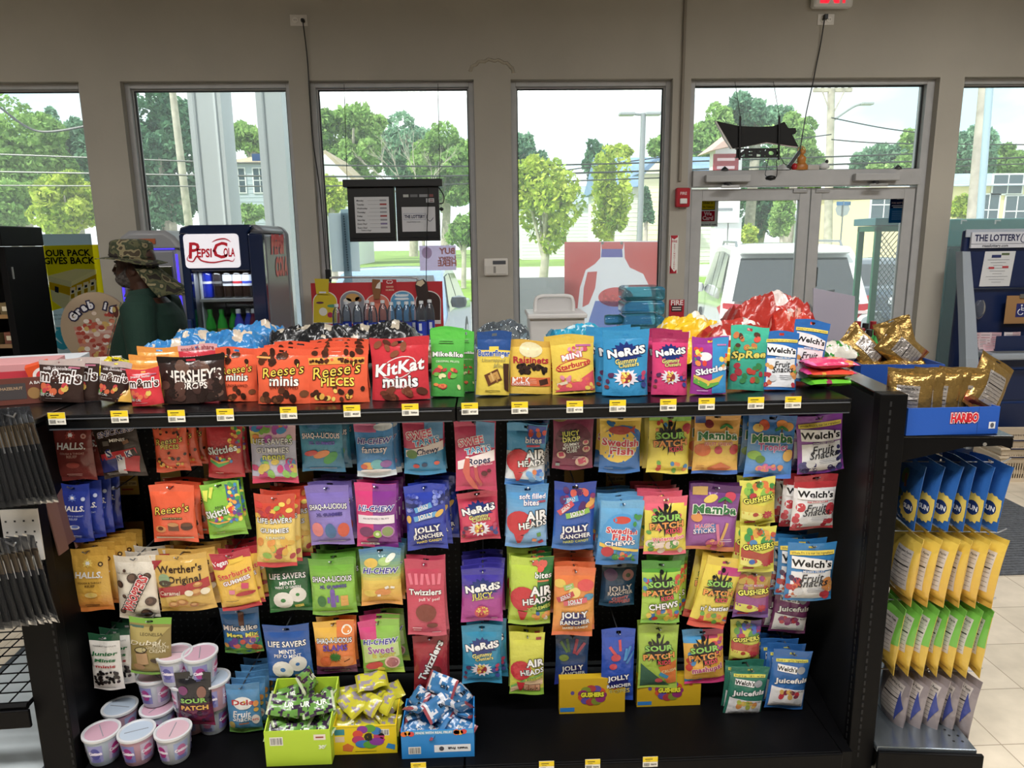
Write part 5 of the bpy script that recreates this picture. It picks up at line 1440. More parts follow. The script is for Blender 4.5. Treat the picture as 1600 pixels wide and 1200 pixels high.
design('twizzlers_pull','licorice_bag','pink red bag of peelable licorice',[(0,'d8506c'),(.5,'d83a5c'),(1,'c8385a')],twz(False),T=.014,bs=.04)
design('twizzlers','licorice_bag','dark red bag of licorice with diagonal white lettering','a81c30',twz(True),T=.014,bs=.04)
def jmint(g):
 g.t('PEPPERMINT CHOCOLATE',0,.80,.7,'5a5a5a',b=.01);g.t('Junior',0,.675,.78,'1f7a44',b=.09,H=.25,sh=.12);g.t('Mints',0,.56,.62,'1f7a44',b=.09,H=.22,sh=.12);g.t('minis',0,.455,.60,'b8242e',b=.08,H=.19)
 g.c(-.8,.12,.75,.36,34,.14,['1c1513','2a201c','15100e'],4);g.l(0,.05,1.1,1,'8a8a8a')
design('junior','mint_bag','white and green bag of chocolate mints',lambda x,y:'1f6a44' if y>.86 else 'eceae6',jmint,T=.013,hd=.12,bs=.03,hdcol='17583a')
def dubai(g):
 g.p([(-.97,.86),(.97,.86),(.3,.62),(-.97,.55)],'b4a254');g.b(-.62,.86,.7,.1,'4a6a5c');g.e(.1,.84,.1,.14,'5a4a20');g.t('LEONELSA',.1,.745,.5,'4a3c1c',b=.01)
 g.t('Dubai',-.2,.60,.7,'e8e0c4',b=.02,sh=.25,rot=6,H=.24);g.t('MILK',.5,.575,.3,'d8d0b0',b=.02);g.t('CHOCOLATE',.4,.52,.5,'d8d0b0',b=.02);g.t('CREAM',.4,.465,.36,'d8d0b0',b=.02)
 g.b(-.35,.32,.6,.6,'b08a5c',10);g.e(-.42,.47,.34,.16,'3a2a1c',10);g.e(-.42,.475,.28,.12,'b4a870',10);g.e(.35,.28,.3,.12,'3c2a1c',-20);g.e(-.5,.18,.3,.16,'a07a4c');g.e(.55,.26,.2,.1,'c8c49a')
 g.b(0,.045,1.94,.14,'86c81e')
design('dubai','chocolate_bag','olive bag of pistachio chocolates with lime edges','94813f',dubai,T=.018,hd=.10,bs=.03,hdcol='78b81e',bscol='7cc01e',mat_='matte')
def mike(g):
 g.b(.1,.80,.3,.7,'6a3a20',4);g.c(-.9,.05,.9,.34,22,.2,['d8502c','3a9a4a','e8a03a','6a3a8c','2f78c0'],3);g.e(.55,.36,.5,.2,'4a3a8c',-20);g.e(.6,.42,.34,.08,'e8943c',-20)
 g.t('Mike&Ike',.0,.62,.88,W_,o='1a2a3a',ow=.09,b=.06,H=.27);g.t('Mega Mix',.08,.47,.74,'e6e03a',o='1a3a2a',ow=.09,b=.08,H=.22);g.p([(-.95,.1),(0,.18),(.95,.05),(.95,.02),(-.95,.02)],'7ac43a')
design('mega_mix','candy_bag','blue jungle print bag of mega mix candies',[(0,'7ab82c'),(.2,'3a9a6a'),(.4,'2a7ac0'),(1,'2468a8')],mike)
def dole(g):
 g.e(0,.64,.58,.42,'f4f2f0');g.t('Dole',0,.66,.60,'c8242c',b=.09,H=.32);g.e(.1,.67,.09,.08,'f0c23a');g.t('Fruit',-.1,.43,.5,W_,b=.05,sh=.15);g.t('Snacks',0,.34,.6,W_,b=.05,sh=.15)
 g.e(.7,.30,.24,.32,'e8dcd8');g.t('60%',.7,.30,.16,'c8242c',b=.05);g.e(.78,.62,.16,.2,'e8943c');g.e(.78,.50,.14,.14,'e8b43a');g.e(-.75,.2,.2,.24,'b8a04a');g.p([(-.97,.14),(.97,.1),(.97,.02),(-.97,.02)],'6aa83a');g.b(0,.24,.6,.1,'a8683a')
design('dole','fruit_snack_bag','light blue bag of fruit snacks beside the open boxes',[(0,'5aa84a'),(.12,'4a94c8'),(1,'4a8cc0')],dole,T=.016)
MATS={None:M_FILM,'matte':M_SATIN,'foil':M_FOIL}
_made={}
def bag_proto(key,w,h,top=True,T=None,seed=None):
 d=DZ[key]
 s=seed if seed is not None else(sum(map(ord,key))%97)*.37
 g=Bag(w,h,T or d['T']*.78,d['bg'],d['kind'],d['hd'],d['bs'],s,d['hdcol'],d['bscol'])
 d['draw'](g)
 return g.make(d['nm'],MATS[d['mat']],top)
ORD=['','second','third','fourth','fifth','sixth','seventh','eighth']
HR=random.Random(42)
def M4(loc,tilt=0,yaw=0,lean=0):
 return Matrix.Translation(loc)@Matrix.Rotation(rad(yaw),4,'Z')@Matrix.Rotation(rad(lean),4,'X')@Matrix.Rotation(rad(tilt),4,'Y')
def hook(px,pz,y0,lab,x=None):
 b=MB().tube([(px,BK_Y-.002,pz+.004),(px,y0+.03,pz+.002),(px,y0-.012,pz),(px,y0-.028,pz+.012)],.0024,'8b8e92',n=6)
 o=b.build('peg_hook',M_METAL,smooth=60)
 MB().box((px-.014,BK_Y-.004,pz-.012),(px+.014,BK_Y-.001,pz+.02),'2b2d30').build('hook_plate',M_BLACK,o)
 return tag(o,lab,'peg hook','peg hooks on the pegboard')
def hang(x0,y0,x1,y1,key,nb=0,tilt=0,Y=2.20,step=.036,yaw=0,lean=3,dx=0.0,plus=None):
 """Hang the front bag in the photograph's box, and nb more behind it on the same hook."""
 d=DZ[key]
 ym=(y0+y1)/2
 a, c=aY(x0,ym,Y), aY(x1,ym,Y)
 tp, bt=aY((x0+x1)/2,y0,Y), aY((x0+x1)/2,y1,Y)
 w, h=(c.x-a.x)/max(.8,math.cos(rad(tilt))), tp.z-bt.z
 if abs(tilt)>5:
  h*=.96
 o=bag_proto(key,w,h)
 cx=(a.x+c.x)/2+math.sin(rad(tilt))*h*.5
 Mf=M4((cx,Y,tp.z),tilt,yaw,lean)
 o.matrix_world=Mf
 WORLD[o.name]=Mf
 lab=d['lab']
 tag(o,lab+(', front one' if nb else ''),'candy bag','bags hanging on the black pegboard')
 hx_, hz=tp.x if abs(tilt)<3 else cx, tp.z-h*d['hd']*.5
 for k in range(1,nb+1):
  yk=Y+step*k
  if yk>BK_Y-.025:
   break
  m=M4((cx+HR.uniform(-.006,.006)+dx*k,yk,tp.z+HR.uniform(-.003,.004)),tilt*.6+HR.uniform(-2.5,2.5),HR.uniform(-3,3),lean+HR.uniform(-1,1.5))
  c_=dup(o,m)
  tag(c_,lab+', '+ORD[k]+' on its hook','candy bag','bags hanging on the black pegboard')
 hook(cx,tp.z-h*d['hd']*.5,Y,'wire hook of the '+lab)
 return o
H=hang
# ---- top row
H(81,658,146,752,'halls_red',2,2,dx=.012)
H(150,655,220,747,'snickers',0,-5)
H(239,652,294,738,'reeses_pieces',3,1,dx=.016)
H(322,653,380,748,'skittles_red',1,3)
H(390,654,464,756,'ls_neon',0,2)
H(468,650,537,738,'shaq_blue',2,0,dx=.012)
H(554,653,617,746,'hichew_fantasy',2,-1,dx=.008)
H(629,651,696,742,'sweetarts_chewy',1,0)
H(710,657,776,768,'sweetarts_ropes',0,0,Y=2.17)
H(790,662,853,760,'airheads_bites',3,3,dx=.004)
H(863,645,928,734,'juicy_drop',0,1)
H(936,646,1002,740,'swedish',1,0)
H(1012,646,1079,741,'spk',3,1,dx=-.006)
H(1083,645,1156,742,'mamba_orange',1,0)
H(1166,648,1242,748,'mamba_blue',2,1,dx=-.006)
H(1245,648,1318,744,'welch_purple',2,-7,dx=-.006)
# ---- second row
H(90,756,142,848,'halls_blue',3,4,dx=.014)
H(235,757,306,848,'reeses_cups',2,2,dx=.008)
H(318,754,380,840,'skittles_green',1,-4)
H(398,772,462,888,'ls_five',3,3,dx=.012,Y=2.18)
H(480,758,549,853,'shaq_purple',3,-2,dx=.008)
H(555,755,621,857,'hichew_pink',3,1,dx=.006)
H(633,757,698,860,'jolly_razz',3,-1,dx=.012)
H(716,768,780,846,'nerds_pink',0,-3,Y=2.22)
H(790,757,856,856,'airheads_soft',2,2)
H(864,753,930,860,'jolly_mix',0,2)
H(935,782,1003,884,'swedish_chews',4,4,Y=2.18,dx=-.004)
H(1006,775,1074,868,'spk_melon',4,-1,Y=2.18,dx=-.004)
H(1074,757,1154,862,'mamba_purple',1,3)
H(1156,748,1212,822,'gushers_red',1,-4)
H(1155,822,1212,895,'gushers_blue',2,-1,Y=2.18,dx=-.008)
H(1238,742,1306,828,'welch_red',3,0,dx=-.016)
# ---- third row
H(110,856,172,957,'halls_yellow',4,2,dx=.012)
H(181,868,246,968,'whoppers',2,3,Y=2.18,dx=.012)
H(242,866,331,956,'werthers',3,-4,Y=2.18,dx=.008)
H(336,862,400,958,'starburst',3,-6,Y=2.18,dx=.010)
H(416,872,486,957,'ls_green',1,-1,Y=2.23)
H(484,872,556,962,'shaq_green',3,0,dx=.004)
H(562,856,628,947,'hichew_yellow',2,1,dx=.008)
H(634,874,696,996,'twizzlers_pull',1,0,Y=2.19)
H(720,888,787,973,'nerds_juicy',4,2,Y=2.18)
H(796,870,863,978,'airheads_xbites',3,3,dx=-.002)
H(864,886,929,996,'jolly_orange',4,2,Y=2.18,dx=.004)
H(938,878,994,948,'jolly_pop',0,3,Y=2.30)
H(1002,876,1064,976,'spk_chews',2,-1,Y=2.19,dx=.022)
H(1090,872,1148,990,'spk_besties',2,13,Y=2.19,dx=-.01)
H(1147,893,1204,966,'gushers_mixed',1,0,dx=-.006)
H(1207,912,1266,990,'juice_purple',1,5,Y=2.25,dx=-.012)
H(1228,848,1304,940,'welch_blue',4,0,Y=2.17,dx=-.016)
# ---- bottom rows
H(141,990,190,1080,'junior',3,3,Y=2.19,dx=.018)
H(202,965,268,1060,'dubai',0,6,Y=2.16)
H(346,950,408,1022,'mega_mix',0,-1,Y=2.26)
H(414,976,487,1066,'ls_blue',0,-1)
H(491,970,556,1054,'shaq_slams',1,0)
H(563,968,628,1055,'hichew_sour',2,-3,dx=.002)
H(645,992,700,1080,'twizzlers',1,1,Y=2.23)
H(721,976,785,1070,'nerds_blue',1,1,dx=.012)
H(796,988,851,1088,'airheads_x',1,1,dx=.002)
H(867,990,920,1070,'jolly_ropes',0,1,Y=2.28)
H(939,982,992,1098,'jolly_ropes_blue',0,0,Y=2.22)
H(997,976,1060,1078,'spk_crush',1,-1,Y=2.23)
H(1068,982,1132,1070,'spk_mash',0,-5,Y=2.23)
H(1140,968,1189,1037,'gushers_sour',0,-1,Y=2.24)
H(1136,1042,1196,1125,'juice_green',1,6,Y=2.19,dx=-.012)
H(1202,1016,1263,1110,'juice_blue',4,4,Y=2.18,dx=-.010)
H(275,1050,332,1136,'spk_dark',0,2,Y=2.14)
H(354,1068,408,1146,'dole',4,1,Y=2.17,dx=.004)
for px, py, lab in((185,762,'below the dark brown minis bag'),(222,862,'above the cream malted ball bag'),(292,1032,'by the gold caramel bag'),(457,1064,'above the green open box')):
 p=aY(px,py,2.25)
 hook(p.x,p.z,2.25,'bare wire peg hook '+lab)
# ==== pouches standing on the top shelf
def pd(key,nm,lab,bg,draw,**k):
 design(key,nm,lab,bg,draw,kind='pouch',**dict(dict(T=.026,hd=.13,bs=0),**k))
def mms(sub,subc,dots=True):
 def d(g):
  g.t(sub,-.15,.80,.58,'e8dede',b=.03)
  g.t("m&m's",.0,.615,.90,'4a2a22',o='f4f0ee',ow=.15,b=.06,rot=-2,H=.50)
  g.c(-.8,.24,.7,.40,9,.15,['2f6a8c','5aa04a','d8b43a','c8303c','d8602c'],3,1)
  g.t('100 CAL',-.55,.17,.34,'d8d2ce',b=.04);g.l(-.2,.08,.9,1,'a8a09c');g.b(.6,.83,.5,.08,'b8607a')
 return d
pd('mm_dark','chocolate_pouch','dark brown pouch of milk chocolate candies',lambda x,y:'d8c8c4' if y>.93 else '3a2620',mms('milk chocolate',''),hdcol='cbb6b0')
pd('mm_red','chocolate_pouch','small red pouch of peanut butter candies',lambda x,y:'d81c2c',mms('peanut butter',''),hdcol='e02c34')
pd('mm_yellow','chocolate_pouch','yellow pouch of peanut candies','f0b82a',mms('peanut',''),hdcol='e8a41e')
def plainp(g):
 g.l(-.3,.70,1.0,2,'e08a1c');g.t('peanut',0,.60,.5,'a8501c',b=.04)
pd('yellow_pk','chocolate_pouch','orange yellow sharing pouch','f2a41e',plainp,hdcol='f0981c')
pd('pink_pk','chocolate_pouch','red pouch with a pale pink top strip',lambda x,y:'d8203a' if y<.86 else 'f0a8ac',lambda g:(g.t('snack & share',0,.93,.8,'a83a4a',b=.02),g.t('peanut butter',-.1,.75,.6,'f4dede',b=.03),g.t("m&m's",0,.55,.8,'4a2a22',o='f4f0ee',ow=.15,b=.06,H=.42)),hdcol='f0b0b2')
pd('hershey','chocolate_pouch','glossy dark brown pouch of chocolate drops','33201c',lambda g:(g.c(-.85,.08,.85,.85,30,.17,['4a302a','5a3a30','2a1a16','6a4a3c'],3),g.t("HERSHEY'S",.08,.58,.80,'efe6de',b=.05,H=.36),g.t('MILK CHOCOLATE',.1,.455,.42,'e0d4ca',b=.02),g.t('DROPS',.1,.37,.38,'efe6de',b=.06)),T=.034,hdcol='1c1412')
def rmin(g):
 g.c(-.8,.70,.85,.95,11,.15,BR+['6a3418'],4);g.c(-.85,.05,.85,.26,10,.17,BR+['7a4420'],7);g.b(-.7,.84,.5,.07,'e8a03a',-6)
 reese('minis','f6efe4',lambda g_:None)(g);g.t('UNWRAPPED',.03,.30,.5,'6a2410',b=.03)
pd('reese_minis','chocolate_pouch','orange pouch of unwrapped peanut butter minis',RO,rmin,hdcol='f0501a')
def rpp(g):
 g.b(0,.77,1.8,.22,'e8a21c');g.c(-.85,.74,.85,.80,34,.05,BR+['f0581c'],3,1);g.c(-.7,.86,.8,.97,8,.12,BR,4);g.c(-.85,.05,.85,.30,18,.10,BR+['f0b41c','f6d24a'],7)
 reese('PIECES','f6d21c',lambda g_:None)(g)
pd('reese_pieces_pouch','candy_pouch','orange pouch of peanut butter pieces with a yellow dotted strip',RO,rpp,hdcol='f0501a')
def kit(g):
 g.e(-.05,.52,.66,.36,'e4e0e0',18);g.e(-.05,.52,.62,.33,'d01a2c',18);g.t('KitKat',-.02,.53,.86,W_,o='8a0f1c',ow=.05,b=.08,rot=8,sh=.2,H=.4);g.t('minis',.0,.31,.56,W_,o='2a1a14',ow=.07,b=.08);g.t('UNWRAPPED',0,.22,.42,'f0d0d0',b=.03)
 g.c(-.8,.74,.8,.94,6,.16,['7a3a24','5a2a1a','8a4a2c'],3,.6);g.c(-.8,.04,.85,.18,9,.18,['7a3a24','5a2a1a','8a4a2c'],5,.6)
pd('kitkat','chocolate_pouch','red pouch of unwrapped wafer minis','d21a2e',kit,hdcol='c81428',T=.022)
def mik(g):
 g.l(-.1,.83,1.0,2,'2a5a1c');g.t('Mike&Ike',.0,.64,.92,W_,o='1a3a1a',ow=.08,b=.07,H=.28);g.t('ORIGINAL FRUITS',.0,.53,.66,'d8ecc8',b=.03)
 g.c(-.85,.14,.85,.44,16,.19,['e8503c','f0c03a','6ac03a','f08a2c','c8303c','e8e4a0'],3,.6)
pd('mikeike','candy_pouch','bright green pouch of fruit candies',[(0,'3aa03a'),(1,'52c43a')],mik,hdcol='4cc832',T=.016)
def butt(g):
 g.t('Butterfinger',.0,.66,.95,'2a5ab0',o='f4f0e0',ow=.07,b=.09,H=.34);g.t('Unwrapped',0,.55,.66,'b0a24a',b=.05,sh=.2);g.t('Minis',.4,.46,.34,'b0a24a',b=.05,sh=.2)
 g.b(0,.28,.9,.7,'6a3a1c',24);g.b(.06,.285,.62,.46,'c8943c',24);g.b(-.05,.29,.1,.5,'d8ac5a',24);g.b(.2,.26,.1,.5,'b07a2c',24);g.p([(.6,.5),(.97,.5),(.97,.05),(.7,.1)],'4a2a1c');g.l(0,.07,.9,1,'5a4a14')
pd('butterfinger','chocolate_pouch','yellow pouch of crunchy peanut butter minis with dark blue top',lambda x,y:'1f4f94' if y>.72+.04*math.cos(x*4)else 'ecce1e',butt,hdcol='1c4a8c',T=.026)
def rais(g):
 g.e(0,.82,.55,.36,'e8dca8');g.t('Raisinets',.0,.635,.82,'b81c2c',b=.07,H=.30);g.c(-.65,.40,.75,.54,26,.12,['2a1a14','3a241c','1c110d'],3);g.b(0,.23,1.9,.40,'e0642a');g.t('MILK',-.48,.255,.38,W_,b=.06);g.t('CHOCOLATE',-.48,.18,.4,W_,b=.02);g.l(.1,.27,.4,3,'f4b08a');g.b(.62,.23,.42,.26,'4a281c',12)
pd('raisinets','chocolate_pouch','golden pouch of chocolate raisins with an orange band',lambda x,y:'e8bf22',rais,hdcol='d8a81c',T=.022)
def mst(g):
 g.t('MINI',-.05,.66,.42,W_,o='d83a5a',ow=.16,b=.11,rot=10,H=.24);g.e(.0,.50,.86,.24,'c82434',10);g.e(.0,.50,.80,.20,'f2d23a',10);g.t('Starburst',.0,.50,.72,'d0242e',b=.09,rot=10,H=.24);g.b(.5,.84,.7,.09,'c060a0');g.c(-.2,.72,.9,.80,9,.09,['e0704a','d84a6a','e89ab0'],3)
 g.p([(.97,.40),(.97,.05),(-.9,.05),(-.4,.18),(.1,.2)],'e0485a');g.c(-.8,.06,.9,.3,24,.13,['f0a03a','e85a4a','e88aa0','f0c83a'],5,.7);g.b(-.55,.19,.5,.13,'e8d4b0',10)
pd('mini_starburst','candy_pouch','yellow pouch of mini square fruit chews','ecca24',mst,hdcol='e4be1c',T=.022)
pd('nerds_pouch_blue','gummy_pouch','turquoise blue pouch of crunchy gummy clusters',[(0,'1f9ad4'),(1,'1a8cc4')],nerd(('Gummy','Clusters'),'e8e06a','',clus),hdcol='1b90c8')
pd('nerds_pouch_pink','gummy_pouch','magenta pink pouch of crunchy gummy clusters',lambda x,y:'e02c74' if y<.84 else 'b01c5c',nerd(('Gummy','Clusters'),'e8e06a','',clus),hdcol='a81c58')
def skp(g):
 g.p([(.12,.98),(.97,.98),(.97,.02),(.12,.02)],'2596d6');g.c(-.9,.4,-.3,.8,16,.18,['f08a2c','7a3ca0','f6de2c','e8332a','3aa848'],5);g.e(-.3,.66,.38,.24,'eceaf0');g.c(.6,.45,.95,.72,12,.14,SK,6)
 g.t('Skittles',.08,.43,.88,W_,o='3a2a6a',ow=.08,b=.09,rot=10,H=.30);g.p([(-.9,.34),(-.2,.2),(.5,.26),(.8,.34),(.5,.2),(-.2,.12),(-.9,.24)],'e8c02c');g.p([(-.9,.3),(-.2,.16),(.5,.22),(.5,.18),(-.2,.1),(-.9,.2)],'5ab03a');g.b(.62,.86,.5,.08,'c070b0');g.l(-.4,.07,.6,1,'f0e0f4')
pd('skittles_pouch','candy_pouch','half purple half blue pouch of rainbow candies','a82c9c',skp,hdcol=None,T=.022)
def spree(g):
 g.c(-.8,.66,.85,.90,9,.17,['c8303c','3a9a4a','e8503c','5a3a2c','d87a3a'],3);g.c(-.8,.08,.85,.42,14,.19,['c83a2c','2f8a4a','b02a3c','4a8a3a','e0603c'],6);g.t('SpRee',.0,.56,.92,'e8d84a',o='2a3a1c',ow=.09,b=.08,rot=4,sh=.15,H=.36);g.t('CHEWY',.1,.66,.3,'d8e84a',o='2a4a2c',ow=.05,b=.05)
pd('spree','candy_pouch','teal green pouch of chewy disc candies',[(0,'1c9a80'),(1,'2cc4a4')],spree,hdcol='2ac8a6',T=.02)
pd('welch_pouch','fruit_snack_pouch','blue pouch of mixed fruit snacks standing on the shelf','1f78cc',welch('MIXED FRUIT','2f88d0',lambda g:(g.c(-.9,.05,-.6,.45,7,.18,['c02c3a','e8a03a','e0743c'],4),g.c(.65,.05,.92,.42,6,.2,['e8943c','c83044','5aa03a'],5))),hdcol='1a70c4',T=.022)
def stand(x0,yt,x1,yb,key,lab=None,tilt=0,yaw=0,lean=-5,nb=0,step=.05,dz=.0,dx=0,Y=None,blabs=()):
 d=DZ[key]
 xc=(x0+x1)/2
 if Y is None:
  p=aZ(xc,yb,SH_Z)
  Yc=p.y+d['T']
 else:
  Yc=Y
 p=Vector((aY(xc,(yt+yb)/2,Yc).x,Yc,SH_Z))
 w=(aY(x1,(yt+yb)/2,Yc).x-aY(x0,(yt+yb)/2,Yc).x)/max(.8,math.cos(rad(yaw)))
 h=(aY(xc,yt,Yc+.01).z-SH_Z)/math.cos(rad(lean))
 o=bag_proto(key,w,h,top=False)
 m=M4((p.x,Yc,SH_Z+.001+abs(math.sin(rad(tilt)))*w/2+dz),tilt,yaw,lean)
 o.matrix_world=m
 WORLD[o.name]=m
 tag(o,lab or d['lab'],'candy pouch','pouches standing on the top shelf')
 for k in range(1,nb+1):
  q=M4((p.x+dx*k+HR.uniform(-.004,.004),Yc+step*k,SH_Z+.001+dz),HR.uniform(-1,1),yaw+HR.uniform(-3,3),lean+HR.uniform(-1,1))
  tag(dup(o,q),blabs[k-1]if k<=len(blabs)else(lab or d['lab'])+', '+ORD[k]+' row back','candy pouch','pouches standing on the top shelf')
 return o
S_=stand
S_(57,566,128,633,'mm_dark','front dark brown pouch of milk chocolate candies at the left shelf end',tilt=5)
S_(92,561,154,627,'mm_dark','second dark brown pouch of milk chocolate candies, just behind the front one',tilt=2,Y=2.30)
S_(148,569,196,623,'mm_dark','third dark brown chocolate pouch, leaning right beside the yellow one',tilt=10,Y=2.25)
S_(163,585,209,625,'mm_yellow','low yellow pouch of peanut candies slumped before the orange ones',tilt=4,lean=-24,Y=2.25)
S_(203,578,254,630,'mm_red',tilt=-5,Y=2.20)
S_(196,570,248,618,'yellow_pk','front orange yellow sharing pouch behind the small red one',Y=2.30,lean=-9)
S_(200,556,262,618,'yellow_pk','middle orange yellow sharing pouch, one row back',Y=2.38,lean=-9)
S_(213,543,283,612,'yellow_pk','rearmost and tallest orange yellow sharing pouch',Y=2.47,lean=-9)
S_(279,539,340,610,'pink_pk',Y=2.40)
S_(249,558,354,634,'hershey',tilt=-2)
S_(338,544,402,628,'reese_minis','left orange pouch of peanut butter minis beside the dark drops pouch',Y=2.25)
S_(400,545,486,632,'reese_minis','front middle orange pouch of peanut butter minis',Y=2.20,nb=2,step=.07,dx=.01,blabs=('middle orange pouch of peanut butter minis, one row behind the front','middle orange pouch of peanut butter minis, two rows behind the front'))
S_(477,545,576,632,'reese_pieces_pouch',nb=3,step=.075,dx=-.012,Y=2.20)
S_(579,528,671,627,'kitkat',tilt=0)
S_(671,518,724,622,'mikeike',tilt=2,nb=2,step=.05,dx=.0)
S_(716,518,741,615,'mikeike','narrow green pouch of fruit candies squeezed beside the yellow and blue one',tilt=2,Y=2.32,yaw=20)
S_(742,520,795,621,'butterfinger',tilt=3)
S_(795,533,862,618,'raisinets',tilt=1)
S_(863,528,931,618,'mini_starburst',tilt=-2,nb=1,step=.06,dx=-.02)
S_(941,517,1013,621,'nerds_pouch_blue',tilt=1,nb=2,step=.06,dx=-.014)
S_(1018,518,1075,620,'nerds_pouch_pink',tilt=1,nb=1,step=.05,dx=-.006)
S_(1079,528,1136,619,'skittles_pouch',tilt=2)
S_(1138,512,1197,613,'spree',tilt=3)
S_(1192,520,1246,612,'welch_pouch','front blue pouch of mixed fruit snacks on the top shelf',tilt=2)
S_(1230,505,1285,602,'welch_pouch','second blue pouch of fruit snacks, tilted, behind the front one',tilt=8,Y=2.33)
# ---- soft bags lying on the far half of the top
def crumple(name,lab,cat,c,size,cols,rz=0,rx=0,seed=1,grp=None,material=None,nu=26,nv=16,amp=.3,ry=0):
 """A filled snack bag lying on its back: pillow with pinched ends, folds and a printed band."""
 L, D, Hh=size
 b=MB()
 def f(side):
  def fn(u,v):
   x, y=(u-.5)*2, (v-.5)*2
   e=max(0,1-abs(x)**2.6)**.6*max(0,1-abs(y)**2.4)**.55
   n=noise.noise(Vector((x*2.2+seed,y*2.6,seed*1.3+side)))
   fo=math.sin(y*9+seed+3*n)*.09*abs(x)**2
   n2=abs(noise.noise(Vector((x*5+seed*2,y*5,seed+side))))
   z=side*Hh/2*(e*(1+amp*n-.45*n2)+fo*(1-abs(y)))
   return(x*L/2*(1+.03*n),y*D/2*(1-.10*(1-abs(x)**2)),z+.10*Hh*math.sin(x*4+seed)*(abs(x)>.8))
  return fn
 def colr(u,v):
  x, y=(u-.5)*2, (v-.5)*2
  if noise.noise(Vector((x*2.5+seed,y*2+seed*3,1)))>.42:
   return cols[1]
  return cols[1]if(abs(x-.2)<.16 and abs(y)<.36)else(cols[2]if len(cols)>2 and abs(x)>.86 else cols[0])
 b.grid(f(1),nu,nv,colr)
 k=len(b.f)
 b.grid(f(-1),nu,nv,colr)
 b.f[k:]=[tuple(reversed(q))for q in b.f[k:]]
 A=np.array(b.v)
 R=Matrix.Rotation(rz,3,'Z')@Matrix.Rotation(rx,3,'X')@Matrix.Rotation(ry,3,'Y')
 b.v=[tuple(R@Vector(p))for p in A]
 zmin=min(p[2]for p in b.v)
 b.v=[(p[0],p[1],p[2]-zmin)for p in b.v]
 o=b.build(name,material or M_FILM,smooth=50,local=True,at=c)
 return tag(o,lab,cat,grp)
TS=SH_Z+.001
def far(px,Y,z=TS):
 return(aY(px,560,Y).x,Y,z)
GB='snack bags on the far side of the top'
BL=('3a86c4','d8c8b4','2a6aa4')
crumple('cookie_bag','blue cookie bag lying leftmost behind the orange pouches','snack bag',far(268,2.70),(.22,.15,.14),BL,.2,.3,1,GB)
crumple('cookie_bag','blue cookie bag lying second from left behind the orange pouches','snack bag',far(314,2.80),(.24,.16,.17),BL,-.15,.35,2,GB)
crumple('cookie_bag','blue cookie bag on top, the highest of the blue ones','snack bag',far(368,2.70),(.23,.16,.18),BL,.1,.5,3,GB)
crumple('cookie_bag','blue cookie bag lying rightmost of the blue ones, beside the black bags','snack bag',far(408,2.88),(.22,.15,.18),BL,.4,.2,4,GB)
BK=('1e1f22','b8ae9c','4a4c50')
crumple('jerky_bag','black snack bag lying leftmost behind the orange pouches','snack bag',far(470,2.84),(.24,.15,.17),BK,.1,.25,5,GB)
crumple('jerky_bag','black snack bag second from left with a grey band','snack bag',far(512,2.82),(.23,.16,.18),BK,-.2,.3,6,GB)
crumple('jerky_bag','black snack bag right behind the tall orange pouch','snack bag',far(562,2.86),(.24,.15,.17),BK,.15,.2,7,GB)
crumple('jerky_bag','black snack bag with a cream picture, left of the green pouch','snack bag',far(614,2.84),(.22,.16,.18),BK,-.1,.4,8,GB)
crumple('jerky_bag','brown and black snack bag just behind the red wafer pouch','snack bag',far(655,2.74,TS),(.20,.13,.09),('6a5440','c8b89c','2a2622'),.3,.2,9,GB)
crumple('clear_bag','clear plastic bag lying behind the yellow and blue pouch','plastic bag',far(785,2.80),(.22,.14,.18),('dfe6ea','eef2f4','cfd8dc'),0,.2,10,GB,M_PET)
crumple('snack_bag','turquoise snack bag lying behind the yellow mini chews pouch','snack bag',far(905,2.72),(.24,.15,.17),('2f9cc0','c8dce0','1f7ca0'),.15,.4,11,GB)
crumple('snack_bag','small dark red packet poking up left of the turquoise bag','snack bag',far(868,2.66),(.10,.10,.10),('8c2432','6a1a26','a83a44'),.6,.5,12,GB)
YE=('ecc22c','efe6d0','d8a81e')
crumple('gummy_pack','yellow snack bag lying lower, behind the magenta pouch','snack bag',far(1045,2.66),(.26,.16,.12),YE,.12,.3,13,GB)
crumple('gummy_pack','yellow snack bag on top, below the fire sign','snack bag',far(1074,2.80),(.28,.16,.19),YE,.25,.3,14,GB)
crumple('gummy_pack','yellow snack bag tucked under the red and white bags','snack bag',far(1112,2.64),(.22,.15,.10),YE,-.1,.2,15,GB)
RE=('b83c34','e4d8d2','a02a26')
crumple('chips_bag','red and white snack bag lying lower of the pair before the doors','snack bag',far(1150,2.70),(.30,.16,.18),RE,.2,.3,16,GB)
crumple('chips_bag','red and white snack bag lying highest, before the door stile','snack bag',far(1196,2.88),(.34,.17,.26),RE,.12,.25,17,GB,ry=-.08)
crumple('chips_bag','red snack bag end poking up at the right of the pile','snack bag',far(1232,2.72),(.16,.12,.22),('d24434','e0a090','b02a22'),-.2,.2,18,GB)
PKS=[(1290,602,0.000,('6cc43a','9a3a5c','4a9a2c'),.05,'green gummy pack, bottom of the three lying packs'),(1288,590,.030,('e0503c','e8a04a','d83a8c'),-.04,'orange and pink gummy pack, middle of the three lying packs'),(1290,575,.060,('d83a6a','f08a4a','e060a0'),.1,'pink gummy pack, top of the three lying packs')]
for px, py, dz, cc, rz, lab in PKS:
 q=aY(px,600,2.30)
 crumple('gummy_pack',lab,'snack bag',(q.x,2.30,TS+dz),(.165,.12,.036),cc,rz,0,px*.1+dz*50,'gummy packs stacked at the shelf end',amp=.15)
crumple('wrapped_candy','pile of green and white wrapped candy behind the lying gummy packs','candy',far(1300,2.62),(.15,.12,.10),('d8d4c8','3a8a3c','2a6a30'),.3,.2,23,None)
